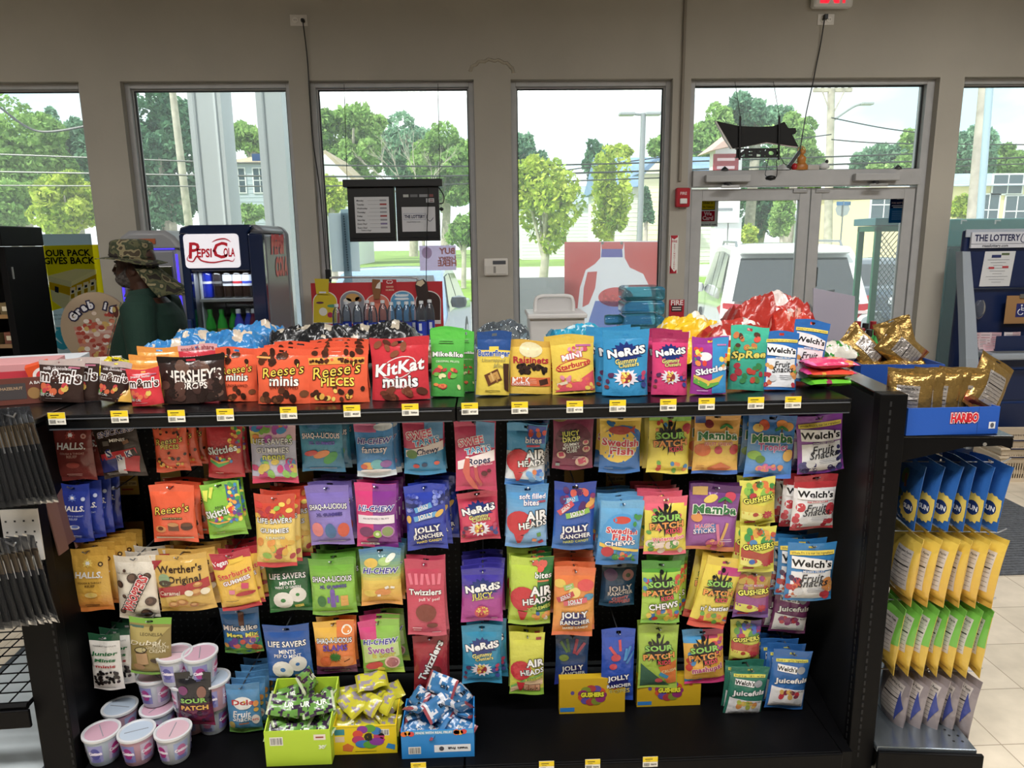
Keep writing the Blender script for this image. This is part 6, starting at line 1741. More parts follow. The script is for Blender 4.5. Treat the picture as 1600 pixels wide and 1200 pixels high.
# ---- boxes on the left end cap's top
def tray(name,lab,cat,c,size,rz,col,incol,front=None,backh=None,wall=.004,grp=None,mats=None):
 """Open cardboard display box: floor, low front, sides that rise to the back."""
 L, D, Hf=size
 Hb=backh or Hf
 e=thing(name,lab,cat,c,rz,grp)
 b=MB()
 b.box((-L/2,-D/2,0),(L/2,D/2,wall),col)
 b.box((-L/2,-D/2,wall),(L/2,-D/2+wall,Hf),col).box((-L/2,D/2-wall,wall),(L/2,D/2,Hb),col)
 for sx in(-L/2,L/2-wall):
  b.prism([(-D/2+wall,wall),(D/2-wall,wall),(D/2-wall,Hb),(-D/2+wall,Hf)],sx,sx+wall,'x',col)
 b.box((-L/2+wall,-D/2+wall,wall),(L/2-wall,D/2-wall,wall+.001),incol)
 if front:
  front(b,-D/2,L,Hf)
 b.build('tray',mats or M_CARD,e,local=True)
 return e
LZ=1.263
def lpt(px,py,z=LZ):
 p=aZ(px,py,z)
 return p
def cfront(b,y,L,H_):
 b.quad((-L*.1,y-.0006,H_*.5),L*.5,H_*.6,'4a4444');b.text('CRUNCH',(-L*.36,y-.0012,H_*.36),L*.22,'f0ece8',bold=.06)
 b.text('HAZELNUT',(L*.02,y-.0012,H_*.62),L*.2,'b89a7a',bold=.03).text('A BAR',(L*.25,y-.0012,H_*.8),L*.12,'e8e4e0',bold=.03)
 b.disc((L*.22,y-.0012,H_*.4),L*.06,H_*.22,'a07a4a')
p=lpt(22,632)
tray('chocolate_bar_box','brown display box of chocolate bars at the far left edge','display box',(p.x-.02,p.y+.05,LZ),(.30,.12,.085),rad(17),'6a3a30','4a2a22',cfront,.05)
for k in range(4):
 q=Matrix.Rotation(rad(17),3,'Z')@Vector((-.11+k*.07,.0,.0))
 o=MB().box((-.03,-.05,.0),(.03,.05,.06),('c8284a','dfe3ea','3a5aa0','d8344a')[k])
 o.box((-.0302,-.0502,.035),(.0302,.0502,.05),('e8e4e8','c83a4a','e4e8f0','f0dce0')[k])
 o.v=[tuple(Matrix.Rotation(rad(17),3,'Z')@Vector(v))for v in o.v]
 tag(o.build('chocolate_bar',M_FILM,bevel=.004,local=True,at=(p.x-.02+q.x,p.y+.05+q.y,LZ+.0055)),('red','white','blue','pink')[k]+' wrapped bar standing in the brown display box','chocolate bar','bars in the brown box')
p=lpt(55,612)
o=MB().box((-.035,-.04,0),(.035,.04,.085),'e0501e')
o.disc((.005,-.0405,.045),.028,.028,'f0e6e0').disc((.005,-.0409,.045),.018,.018,'d03a3c')
o.v=[tuple(Matrix.Rotation(rad(30),3,'Z')@Matrix.Rotation(rad(-14),3,'Y')@Vector(v))for v in o.v]
tag(o.build('candy_box',M_CARD,local=True,at=(p.x+.01,p.y+.05,LZ+.01)),'orange box with a white ring, leaning by the dark brown pouches','box')
for k, (px,Y,z,L,col,lab)in enumerate(((30,2.62,0,.30,'d99a9c','pink lidded box row behind the brown bar box'),(72,2.86,0,.32,'d8dce2','white box with a dark handle hole at the back left'),(124,2.60,0,.16,'e4cfd2','pale pink box tilted behind the dark brown pouches'),(166,2.80,0,.14,'e4dccc','small white and blue carton left of the orange pouches'))):
 q=aY(px,590,Y)
 o=MB().box((-L/2,-.09,0),(L/2,.09,(.085,.06,.06,.055)[k]),col)
 hh=(.085,.06,.06,.055)[k]
 if k==1:
  for sx in(-.07,.08):
   o.disc((sx,-.0906,hh-.02),.03,.012,'1c1d20',n=16)
 else:
  o.quad((0,-.0906,hh*.5),L*.8,hh*.4,('c83a48','','e6b0b8','9ac0dc')[k])
 o.v=[tuple(Matrix.Rotation(rad((16,14,24,20)[k]),3,'Z')@Vector(v))for v in o.v]
 tag(o.build('candy_box',M_CARD,bevel=.002,local=True,at=(q.x-.02,Y,LZ+.001)),lab,'box')
p=far(180,2.60)
crumple('candy_pack','small yellow and brown pack between the pink box and orange pouches','snack bag',p,(.10,.08,.10),('d8c81e','3a2a1c','e8dc2a'),0,.6,31,None)
# ==== on the base deck: open boxes, tubs, snack boxes
DZ0=.1155
def deck_tray(nm,lab,px0,px1,pyb,pyt,front,col,incol,bh,depth):
 pc=aZ((px0+px1)/2,pyb,DZ0)
 Yf=pc.y
 a, c=aY(px0,(pyb+pyt)/2,Yf), aY(px1,(pyb+pyt)/2,Yf)
 Hf=aY((px0+px1)/2,pyt,Yf).z-DZ0
 e=tray(nm,lab,'display box',((a.x+c.x)/2,Yf+depth/2,DZ0),(c.x-a.x,depth,Hf),0,col,incol,front,bh)
 return e, (a.x+c.x)/2, Yf, c.x-a.x, Hf
def barcode(b,x,y,z,w_,h_):
 b.quad((x,y,z),w_,h_,'f0efe8')
 r=random.Random(3)
 for k in range(12):
  b.quad((x-w_*.42+k*w_*.076,y-.0004,z),w_*(.02+.03*r.random()),h_*.8,'2a2a2a')
def f_green(b,y,L,H_):
 barcode(b,-L*.32,y-.0006,H_*.72,L*.2,H_*.24);b.quad((L*.34,y-.0006,H_*.8),L*.18,H_*.16,'e8dcd4');b.quad((L*.34,y-.0012,H_*.8),L*.12,H_*.04,'9a4a3a');b.text('30',(L*.36,y-.0012,H_*.52),L*.08,'e8f0d8',bold=.05)
def f_yellow(b,y,L,H_):
 r=random.Random(4)
 for k in range(9):
  a=k*.7
  b.disc((L*.05+.035*math.cos(a),y-.0006-k*1e-4,H_*.62+.03*math.sin(a)),.016+.01*r.random(),.014,('b83a6a','3a7ac0','5aa03a','8a3a9c','d8503c')[k%5])
 b.text('G',(L*.05,y-.002,H_*.62),None,'2a2a1c',height=.022,bold=.1)
 b.quad((-L*.4,y-.0006,H_*.8),L*.16,H_*.2,'3a8a9a').quad((-L*.4,y-.0006,H_*.55),L*.15,H_*.2,'e0c8b0');barcode(b,L*.3,y-.0006,H_*.75,L*.17,H_*.22)
 b.poly([(-L*.36,H_*.14),(-L*.22,H_*.10),(-L*.18,H_*.28),(-L*.28,H_*.40),(-L*.36,H_*.32)],'d8743a',.0006,(0,y,0));b.poly([(L*.2,H_*.45),(L*.28,H_*.38),(L*.32,H_*.5),(L*.25,H_*.6)],'c8306a',.0006,(0,y,0))
 b.poly([(L*.32,H_*.2),(L*.46,H_*.12),(L*.47,H_*.3),(L*.36,H_*.36)],'2f88c8',.0006,(0,y,0));b.quad((0,y-.0006,H_*.1),L*.34,.002,'7a7a14').quad((0,y-.0006,H_*.96),L*.96,.002,'b8b01c')
def f_blue(b,y,L,H_):
 b.quad((0,y-.0006,H_*.93),L*.98,H_*.14,'5aa8d8');b.text('MADE WITH REAL FRUIT',(-L*.05,y-.0012,H_*.93),L*.5,'f0f4f8',bold=.03)
 for k in range(7):
  b.disc((-L*.46+(k%3)*L*.05+(k>2)*L*.72,y-.0012,H_*(.9+.03*(k%2))),.010,.009,('e8743a','e8a83a','d84a4a')[k%3])
 barcode(b,-L*.32,y-.0006,H_*.3,L*.17,H_*.26);b.quad((L*.2,y-.0006,H_*.34),L*.5,H_*.26,'e4e8ee');b.disc((L*.05,y-.0012,H_*.34),.008,.008,'4a4a52')
 for s_, xx, wd, cc in(("Welch's",L*.34,L*.14,'1c1c22'),('Fruit',L*.19,L*.1,'3a3c46')):
  P_, F_=glyphs(s_,.05)
  k_=wd/text_width(s_)
  b.add([(xx-x*k_,y-.0012,H_*.34-z*k_)for x,z in P_],F_,cc)
BOXES=[('gummy_box','lime green open box of sour gummy packs on the base deck',414,517,1196,1142,f_green,'b4d43a','3a2418',.20,.17),('fruit_snack_box','yellow open box of gushing snack packs on the base deck',521,620,1178,1134,f_yellow,'e8cc1c','b09a14',.12,.16),('fruit_snack_box','blue open box of fruit snack packs on the base deck',627,741,1184,1141,f_blue,'2a86d0','1a5a9c',.10,.17)]
PACK=[(('6a9c4a','3a2a44','b8c4a4'),'green and purple sour gummy pack'),(('c4c038','9a909a','b4ac34'),'yellow gushing snack pack'),(('3f78ac','d4d8e0','9c4a54'),'blue and white fruit snack pack')]
WHERE=['at the front left','at the front middle','at the front right','in the middle left','in the middle','in the middle right','at the back left','at the back middle','at the back right','on top at the left','on top at the centre','on top at the right','highest at the back']
PKR=random.Random(11)
def snack_pack(key,cols,s_,txt):
 L, D, T_=s_
 b=MB()
 def f(sd):
  def fn(u,v):
   x, y=2*u-1, 2*v-1
   e=max(0,1-abs(x)**2.4)**.6*max(0,1-abs(y)**3)**.5
   n=noise.noise(Vector((x*2,y*2,key*3.1+sd)))
   return(x*L/2,y*D/2*(1+.04*n),sd*T_/2*e*(1+.5*n)+.004*math.sin(x*5+key))
  return fn
 cf=lambda u, v:cols[2]if abs(2*u-1)>.84 else(cols[1]if noise.noise(Vector((u*5+key,v*4,key)))>.12 else cols[0])
 b.grid(f(1),14,10,cf)
 k=len(b.f)
 b.grid(f(-1),14,10,cf)
 b.f[k:]=[tuple(reversed(q))for q in b.f[k:]]
 if txt:
  P_, F_=glyphs(txt,.03)
  kk=L*.55/text_width(txt)
  b.add([(x*kk,z*kk,T_/2*max(0,1-(x*kk*2/L)**2.4)**.6+.0045)for x,z in P_],F_,'1c1c22' if txt[0]=='W' else 'e8f0e0')
 return b.mesh('snack_pack',M_FILM,45)
for bi, (nm,lab,px0,px1,pyb,pyt,fr,col,inc,bh,dep)in enumerate(BOXES):
 e, cx, Yf, L, Hf=deck_tray(nm,lab,px0,px1,pyb,pyt,fr,col,inc,bh,dep)
 cols, plab=PACK[bi]
 meshes=[snack_pack(bi*5+k,(cols[0],cols[1],cols[2]),(.105,.065,.022),('SOUR','',"Welch's")[bi])for k in range(3)]
 for k in range(13):
  row, cl=divmod(k,3)
  lay=0 if k<9 else 1
  if k<9:
   x=cx+(cl-1)*L*.29
   y=Yf+.045+(k//3)*(dep-.07)/2.2
   z=DZ0+Hf*(.62 if k<3 else .95 if k<6 else 1.15)
  else:
   x=cx+((k-10)*L*.26 if k<12 else .01)
   y=Yf+(.07 if k<12 else .12)
   z=DZ0+Hf*(1.25 if k<12 else 1.7)
  o=bpy.data.objects.new('snack_pack',meshes[k%3])
  COL.objects.link(o)
  o.matrix_world=Matrix.Translation((x,y,z+.01))@Matrix.Rotation(PKR.uniform(-1.1,1.1)+(PI if bi==2 and k%2 else 0),4,'Z')@Matrix.Rotation(PKR.uniform(.35,1.0),4,'X')@Matrix.Rotation(PKR.uniform(-.4,.4),4,'Y')
  tag(o,plab+' '+WHERE[k]+' of the '+('lime','yellow','blue')[bi]+' box','snack pack','packs in the '+('lime green','yellow','blue')[bi]+' box')
for px0, px1, py0, py1, lab in((874,976,1062,1114,'yellow splat printed carton behind the rope bags, left of the two'),(995,1094,1058,1103,'yellow splat printed carton below the olive green bag, right of the two')):
 Yf=aZ((px0+px1)/2,py1,DZ0).y
 a, c=aY(px0,py1,Yf), aY(px1,py1,Yf)
 zt=aY(px0,py0,Yf).z
 cx, L, H_=(a.x+c.x)/2, c.x-a.x, zt-DZ0
 b=MB().box((a.x,Yf,DZ0),(c.x,Yf+.03,zt),'c4a01c')  # carton yellow darkened to carry the shade deep on the deck
 y=Yf-.0006
 for k in range(11):
  an=k*.571
  b.disc((cx+.034*math.cos(an),y-k*1e-4,DZ0+H_*.52+.026*math.sin(an)),.018,.014,('8a2a6a','c8502c','5a4a9c','a83a3c','7a8a2c')[k%5])
 b.text('GUSHERS',(cx,y-.0022,DZ0+H_*.55),L*.34,'1c1d10',bold=.14,height=.016).text('GUSHERS',(cx,y-.0026,DZ0+H_*.55),L*.34,'e4de3a',bold=.06,height=.016)
 b.quad((cx-L*.38,y,DZ0+H_*.12),L*.22,H_*.12,'2f7ac0').disc((cx-L*.3,y,DZ0+H_*.6),.007,.008,'5a4a8c',n=8).disc((cx+L*.34,y,DZ0+H_*.7),.007,.006,'b8502c',n=8)
 tag(b.build('snack_carton',M_CARD),lab,'carton','yellow cartons on the base deck')
# ---- cotton candy tubs
def tub_mesh():
 pass
TUBC=[('b9c8da','c9a2b4'),('c9a2b4','b9c8da'),('c3cad6','d3b4c0')]
m_tub=mat('tub_plastic',rough=.32,bump=.01)
m_lid=mat('tub_lid',rough=.38,trans=.0,bump=.01)
tub0=[]
for k in range(3):
 e=thing('cotton_candy_tub','x','tub')
 b=MB()
 r0, r1, hh=.043, .054, .098
 b.lathe([(r0-.002,0),(r0,.003),(r1,hh)],n=32,col=TUBC[k][0],cols=[TUBC[k][0]]*2)
 for q in range(5):
  a0=q*1.2566+k
  def wall(u,v,a0=a0,s_=.9):
   a=a0+(u-.5)*s_
   z=.018+v*.062
   r=r0+(r1-r0)*z/hh+.0006
   return(r*math.cos(a),r*math.sin(a),z)
  b.grid(wall,6,1,('8a8ac4','d0c4dc','9a9ad0','c4b8d8','a8b4dc')[q])
  def blob(u,v,a0=a0):
   an=u*2*PI
   a=a0+math.cos(an)*.30*v
   z=.050+math.sin(an)*.022*v
   r=r0+(r1-r0)*z/hh+.0011
   return(r*math.cos(a),r*math.sin(a),z)
  b.grid(blob,14,1,('a83a8c','d86a9c','5a5aa8','b83a8c','c878a8')[q])
  P_, F_=glyphs('Cotton',.08)
  kk=.040/text_width('Cotton')
  r=r0+(r1-r0)*.52+.0017
  b.add([(r*math.cos(a0+x*kk/r),r*math.sin(a0+x*kk/r),.052+z*kk)for x,z in P_],F_,'ece4f4')
  for j in range(3):
   b.grid(lambda u,v,a0=a0,j=j:((r0+.006)*math.cos(a0+(u-.5)*.6),(r0+.006)*math.sin(a0+(u-.5)*.6),.020+j*.005+v*.002),4,1,'6a6ab0')
 b.build('cup',m_tub,e,smooth=40,local=True)
 l_=MB().lathe([(r1-.001,hh-.006),(r1+.0035,hh-.004),(r1+.0035,hh+.003),(r1-.003,hh+.004),(r1-.006,hh+.001),(.001,hh+.0015)],n=36,col=TUBC[k][1],cols=['d4d6da','d4d6da','d4d6da','c8ccd2',TUBC[k][1]])
 l_=l_.build('lid',m_lid,e,smooth=35,local=True)
 MB().box((-.035,-.0012,hh+.0016),(.035,.0012,hh+.0024),'8a8f98').build('lid_seam',m_lid,l_,local=True)
 tub0.append(e)
TUBS=[(158,1140,0,0,'front left'),(213,1140,0,1,'front middle'),(270,1138,0,2,'front right'),(187,1102,0,1,'second row left'),(246,1103,0,0,'second row middle, under another tub'),(241,1052,1,2,'stacked upper, right below the olive bag'),(300,1095,0,1,'second row right, behind the black bag'),(312,1018,2,0,'topmost right, above the black bag'),(272,1018,2,2,'topmost, half hidden by the olive bag'),(332,1058,1,1,'middle level right, partly behind the black bag'),(292,1060,1,0,'middle level, hidden behind the black bag'),(330,1095,0,2,'bottom right, at the back of the stack')]
for i, (px,py,lv,k,lab)in enumerate(TUBS):
 hh=.1035
 zt=DZ0+hh*(lv+1)
 q=aZ(px,py,zt)
 y=min(q.y,2.40)
 m=Matrix.Translation((q.x,y,DZ0+.0005+hh*lv))@Matrix.Rotation(i*1.3+2.2,4,'Z')
 o=tub0[k]if not any(t_[3]==k for t_ in TUBS[:i])else None
 if o is None:
  o=dup(tub0[k],m)
 else:
  o.matrix_world=m
 tag(o,'pastel cotton candy tub with clear lid, '+lab,'tub','cotton candy tubs on the base deck')
# ==== right end cap: bags on hooks, gold bags in trays
def RW(x,y,z):
 return Matrix.Translation(RX)@Matrix.Rotation(RR,4,'Z')@Vector((x,y,z))
def facts(g,W2=1.3,y0=.78,y1=.2,X=0):
 g.b(X,(y0+y1)/2,W2,(y0-y1)*2*g.h/g.w,'cfc6c0')
 g.t('Nutrition Facts',X,y0-.05,W2*.40,'2a2a2a',b=.04)
 for k in range(7):
  g.b(X,y0-.11-k*(y0-y1)*.115,W2*.92,.014 if k!=2 else .05,'3a3638')
design('seed_back','seed_bag','blue bag of sunflower seeds','1a62b4',lambda g:(g.e(.0,.72,.22,.3,'4a6a3a'),g.b(.1,.66,.14,.5,'7a4a3a',12),g.s(.55,.30,.55,'e8c83a',16,3,1,.1),g.e(.55,.30,.30,.28,'16306a'),g.t('SUN',.55,.30,.22,'f0f0f0',b=.08),g.e(-.3,.42,.36,.2,'3a5a4a',20),g.b(-.6,.17,.5,.5,'b8bcc4'),g.b(-.6,.17,.3,.3,'4a5260')),T=.012,hd=.13,bs=.04)
design('chip_back','seed_bag','yellow bag of seeds showing its nutrition panel',[(0,'dca81c'),(1,'e8c41e')],lambda g:facts(g,.9,X=.36),T=.034,hd=.08)
design('green_back','seed_bag','green and yellow bag of seeds showing its nutrition panel',lambda x,y:'6ab82c' if y>.42 else 'dcb41c',lambda g:facts(g,.9,.82,.3,.36),T=.032,hd=.10)
design('grey_back','seed_bag','silver grey bag of seeds showing its nutrition panel','9a8f92',lambda g:(facts(g,.95,.84,.3,.3),g.p([(.7,.75),(.95,.5),(.7,.25)],'3a4a9c'),g.e(-.6,.12,.3,.2,'7a2a30')),T=.034,hd=.12,bscol='a89498')
ROWS=[('seed_back',6,1.045,.35,.16,.17,.215,.050,'top'),('chip_back',6,.80,.365,.16,.17,.235,.050,'second'),('green_back',7,.555,.36,.16,.17,.24,.046,'third'),('grey_back',5,.295,.345,.16,.17,.225,.054,'lowest')]
NTH=['nearest the post','second from post','third from post','fourth from post','fifth from post','sixth from post','seventh from post']
for key, n, zt, x1, yy, w_, h_, stp, rw in ROWS:
 proto=bag_proto(key,w_,h_)
 for k in range(n):
  x=x1+.085-(n-1-k)*stp
  m=Matrix.Translation(RW(x,yy,zt))@Matrix.Rotation(RR+rad(-80+(k%3-1)*5),4,'Z')@Matrix.Rotation(rad(-5-(k*7%3)*2),4,'X')
  o=proto if k==0 else dup(proto,m)
  o.matrix_world=m
  tag(o,DZ[key]['lab']+', '+rw+' hook, '+NTH[k],'seed bag','seed bags hanging on the right end cap')
 zz=zt-h_*DZ[key]['hd']*.45
 b=MB().tube([RW(.07,yy,zz),RW(x1+.12,yy,zz),RW(x1+.145,yy,zz+.014)],.0026,'9a9da2',n=6)
 tag(b.build('peg_hook',M_METAL,smooth=60),'long silver peg hook carrying the '+{'seed_back':'blue','chip_back':'yellow','green_back':'green','grey_back':'grey'}[key]+' seed bags','peg hook','peg hooks on the right end cap')
design('dark_back','seed_bag','dark red and black bag of seeds',lambda x,y:'7a1a24' if y>.7 else '241a1c',lambda g:g.e(0,.3,.5,.2,'5a3a34'),T=.02)
design('dkgreen_back','seed_bag','dark green bag of seeds','1c3a24',lambda g:g.e(0,.5,.5,.3,'3a5a34'),T=.02)
for key, zt, lab, n in(('seed_back',1.045,'far blue bag of sunflower seeds',3),('dark_back',.82,'dark red and black bag of seeds',3),('dkgreen_back',.56,'dark green bag of seeds',3),('dkgreen_back',.33,'low dark green bag of seeds',2)):
 proto=bag_proto(key,.17,.20)
 for k in range(n):
  m=Matrix.Translation(RW(.20+k*.05,.56,zt))@Matrix.Rotation(RR+rad(-90),4,'Z')@Matrix.Rotation(rad(3),4,'X')
  o=proto if k==0 else dup(proto,m)
  o.matrix_world=m
  tag(o,lab+' on a far hook, '+NTH[k],'seed bag','seed bags hanging on the right end cap')
design('gold','gold_gummy_bag','gold foil bag',[(0,'a87c2c'),(.10,'b8353a'),(.15,'b08c40'),(1,'a88438')],lambda g:facts(g,1.0,.72,.14),T=.03,hd=.08,bs=.05,mat_='foil')
def hfront(b,y,L,H_):
 b.text('HARIBO',(L*.12,y-.0008,H_*.62),L*.29,'8a1620',bold=.16,height=.026).text('HARIBO',(L*.12,y-.0012,H_*.62),L*.29,'f4eef0',bold=.11,height=.026).text('HARIBO',(L*.12,y-.0016,H_*.62),L*.29,'d01c2c',bold=.05,height=.026)
 b.quad((L*.43,y-.0006,H_*.32),L*.07,H_*.25,'e0e4ea').disc((L*.43,y-.001,H_*.32),L*.02,H_*.09,'5a5a62').quad((L*.27,y-.0004,H_*.5),.0012,H_,'163a80')
TRZ=1.157
tc_=RW(.08+.148,.112,TRZ)
tray('gummy_tray','blue display tray with red lettering at the near end of the end cap shelf','display tray',(tc_.x,tc_.y,TRZ),(.285,.15,.085),RR+rad(6),'1c55b4','16408c',hfront,.075,grp='gold gummy trays')
tc2=RW(.31,.66,TRZ)
tray('gummy_tray','dark blue display tray of gold bags at the far end of the end cap','display tray',(tc2.x,tc2.y,TRZ),(.30,.24,.13),RR,'1c4a9c','16408c',None,.13,grp='gold gummy trays')
GOLD=[(-.10,.035,1,-8),(-.058,.03,-2,6),(-.016,.035,2,-4),(.022,.03,-1,8),(.060,.035,3,-6)]
gp=bag_proto('gold',.135,.185,top=False)
for k, (dx,dy,tl,yw)in enumerate(GOLD):
 q=Matrix.Rotation(RR+rad(6),3,'Z')@Vector((dx,dy-.03,0))
 m=M4((tc_.x+q.x,tc_.y+q.y,TRZ+.007),tl,-32+yw,-3)
 o=gp if k==0 else dup(gp,m)
 o.matrix_world=m
 tag(o,'gold foil gummy bag in the near blue tray, '+('leftmost','second from left','middle','fourth from left','rightmost')[k],'gummy bag','gold bags in the near tray')
q=RW(.435,.10,TRZ)
o=dup(gp,M4((q.x-.10,q.y,TRZ+.06),34,14,-14))
tag(o,'gold foil gummy bag leaning out over the right end of the near tray','gummy bag','gold bags in the near tray')
for k, (dx,dy,dz,rx,rz,lab)in enumerate(((-.08,-.02,.07,.15,.1,'lying left'),(.03,-.03,.075,.1,-.2,'lying middle'),(.10,.02,.07,.2,.3,'lying right'))):
 q=RW(.31+dx,.66+dy,0)
 crumple('gold_gummy_bag','gold foil gummy bag in the far blue tray, '+lab,'gummy bag',(q.x,q.y,TRZ+dz),(.15,.12,.05),('a88438','94702c','b08c40'),rz,rx,40+k,'gold bags in the far tray',M_FOIL)
for k, (dx,dy,tl,yw,ln,lab)in enumerate(((-.015,.03,-34,15,-30,'standing up crookedly at the left'),(.075,.04,-18,-30,-8,'standing folded in the middle'),(.13,.03,-48,0,-10,'tipping to the right'))):
 q=RW(.31+dx,.66+dy,0)
 o=dup(gp,M4((q.x,q.y,TRZ+.10),tl,yw,ln))
 tag(o,'gold foil gummy bag in the far blue tray, '+lab,'gummy bag','gold bags in the far tray')
# ==== left end cap: incense in clear sleeves
def LW(x,y,z):
 return Matrix.Translation(LX)@Matrix.Rotation(LR,4,'Z')@Vector((x,y,z))
inc=thing('incense_sleeve','x','incense sleeve')
b=MB()
ir=random.Random(2)
for k in range(14):
 x=-.021+.042*k/13
 dx=ir.uniform(-.006,.006)
 b.tube([(x,0,-.05),(x+dx*.5,.001,-.11)],.0011,'b39468',n=4)
 b.tube([(x+dx*.5,.001,-.11),(x+dx,.002,-.265)],.0024,'1c1a1b',n=4)
b.build('incense_sticks',M_MATTE,inc,local=True)
def slv(sd):
 return lambda u, v:((2*u-1)*(.031-.004*v*(1-v)),sd*(.0008+.006*math.sin(PI*v)**.7*(1-(2*u-1)**2)),-.285*v)
b=MB().grid(slv(-1),6,14,'ffffff').grid(slv(1),6,14,'ffffff')
b.build('sleeve',M_POLY,inc,smooth=50,local=True)
b=MB().box((-.014,-.0085,-.125),(.014,-.008,-.065),'dcdad6')
for k in range(4):
 b.quad((-.008+k*.006,-.0088,-.095),.002,.05,'4a4a4c')
b.build('paper_label',M_CARD,inc,local=True)
INC=[]
for row, (py,zt,n)in enumerate(((664,None,9),(842,None,8))):
 for k in range(n):
  INC.append((row,k,n))
first=True
for row, k, n in INC:
 px=(-34+k*7.2)if row==0 else(-34+k*9.6)
 Y=2.00-.012*(n-k)*.25
 p=aY(px,640 if row==0 else 842,1.955)
 m=Matrix.Translation((p.x,1.93+.008*k,p.z))@Matrix.Rotation(rad(-10-k*3),4,'Z')@Matrix.Rotation(rad(-1.5-k*(.9 if row==0 else .6)),4,'Y')@Matrix.Scale(1.0 if row==0 else .98,4)
 m=m@Matrix.Rotation(rad(4),4,'X')
 o=inc if first else dup(inc,m)
 first=False
 o.matrix_world=m
 tag(o,'clear sleeve of dark incense sticks in the '+('upper' if row==0 else 'lower')+' bunch, '+('leftmost','second from left','third from left','fourth from left','fifth from left','sixth from left','seventh from left','eighth from left','rightmost')[k if not(row==1 and k==n-1)else 8],'incense sleeve','incense sleeves on the left end cap')
rs=MB()
for k in range(6):
 rs=MB()
 p0=aY(52+k*4,730+k*3,2.06+k*.02)
 rs.box((-.002,0,-.30+.02*(k%2)),(.002,.05,0),('7a5a50','6a4a44','8a6658','5c4038','7a564a','684840')[k])
 rs.v=[tuple(Matrix.Rotation(rad(-6),3,'Y')@Vector(v))for v in rs.v]
 o=rs.build('incense_packet',M_CARD,local=True,at=(p0.x-.02,2.10+k*.055,p0.z))
 tag(o,'flat brown incense packet hanging behind the clear sleeves, '+('first','second','third','fourth','fifth','sixth')[k]+' from the front','incense packet','brown incense packets on the left end cap')
for py, lab in((642,'upper'),(838,'lower')):
 p=aY(20,py,1.99)
 tag(MB().tube([(p.x-.12,2.045,p.z),(p.x+.04,1.93,p.z-.004),(p.x+.05,1.925,p.z+.008)],.0025,'9a9da2',n=6).build('peg_hook',M_METAL,smooth=60),'silver hook of the '+lab+' incense bunch on the white strip','peg hook','peg hooks on the left end cap')
# ==== behind the gondola
# ---- retro drinks fridge
FY=4.05
a, c=aY(277,352,FY), aY(408,352,FY)
fx0, fx1=a.x, c.x
fz=a.z+.0
fr=thing('drinks_fridge','dark navy retro drinks fridge with white logo panel behind the candy','fridge',((fx0+fx1)/2,FY,0))
fw, fd=fx1-fx0, .56
cxf=(fx0+fx1)/2
b=MB()
prof=[(-fw/2,0),(fw/2,0),(fw/2,fz-.05),(fw/2-.015,fz-.015),(fw/2-.05,fz),(-fw/2+.05,fz),(-fw/2+.015,fz-.015),(-fw/2,fz-.05)]
b.prism([(cxf+x,z)for x,z in prof],FY+fd-.08,FY+fd,'y','8e9094')
b.box((fx0,FY+.046,.02),(fx0+.045,FY+fd-.08,fz-.05),'8e9094').box((fx1-.045,FY+.046,.02),(fx1,FY+fd-.08,fz-.05),'8e9094').prism([(cxf+x,z)for x,z in prof[2:]],FY+.046,FY+fd-.08,'y','8e9094').box((fx0+.045,FY+.046,.02),(fx1-.045,FY+fd-.08,.2),'8e9094')
cab=b.build('cabinet',mat('fridge_side','7c7e84',rough=.35,metal=.3),fr,bevel=.02,smooth=40)
lg=MB()
Rs=Matrix.Rotation(rad(90),3,'Z')
zs=aY(420,390,FY+.1).z
lg.text('PEPSI',(fx1+.003,FY+.28,zs+.03),.24,'c8202e',u=(0,1,0),v=(0,.12,1),bold=.07,height=.10,shear=.1)
lg.text('COLA',(fx1+.003,FY+.33,zs-.10),.24,'c8202e',u=(0,1,0),v=(0,.12,1),bold=.07,height=.10,shear=.1)
lg.build('side_logo',M_SATIN,cab)
navy='0d1c3a'
b=MB()
dz0, dz1=.25, aY(340,472,FY).z
frm=[(cxf+x,z)for x,z in prof]
b.box((fx0,FY,.02),(fx0+.045,FY+.045,fz-.05),navy).box((fx1-.08,FY,.02),(fx1,FY+.045,fz-.05),navy)
b.box((fx0+.045,FY,.02),(fx1-.08,FY+.045,dz0),navy)
b.prism([(fx0+.0451,aY(340,424,FY).z),(fx1-.0801,aY(340,424,FY).z),(fx1-.0801,fz-.05),(fx1-.05,fz-.012),(fx1-.06,fz),(fx0+.06,fz),(fx0+.012,fz-.012),(fx0,fz-.05),(fx0+.0451,fz-.05)],FY,FY+.045,'y',navy)
dr=b.build('door',M_GLOSS,fr,bevel=.008)
gz1=aY(340,424,FY).z
MB().box((fx0+.042,FY+.02,dz0-.003),(fx1-.078,FY+.026,gz1+.003)).build('door_glass',M_CLEAR,dr)
MB().box((fx0+.012,FY-.03,.9),(fx0+.034,FY,1.35),'20305a').build('door_handle',M_GLOSS,dr,bevel=.006)
p0, p1=aY(286,366,FY), aY(377,418,FY)
pw, ph=p1.x-p0.x, p0.z-p1.z
pcx, pcz=(p0.x+p1.x)/2, (p0.z+p1.z)/2
b=MB()
b.prism([(pcx+sx*(pw/2-.02+.02*math.cos(t_)),pcz+sz*(ph/2-.02+.02*math.sin(t_)))for sx,sz,ts in((1,1,(0,.5,1,1.57)),(-1,1,(1.57,1,.5,0)),(-1,-1,(0,.5,1,1.57)),(1,-1,(1.57,1,.5,0)))for t_ in ts],FY-.006,FY-.0005,'y','efeef4')
lp=b.build('logo_panel',mat('logo_panel','efeef4',rough=.3,emit='f4f2ff',estr=.32),dr)
b=MB()
y=FY-.0075
red='c01a30'
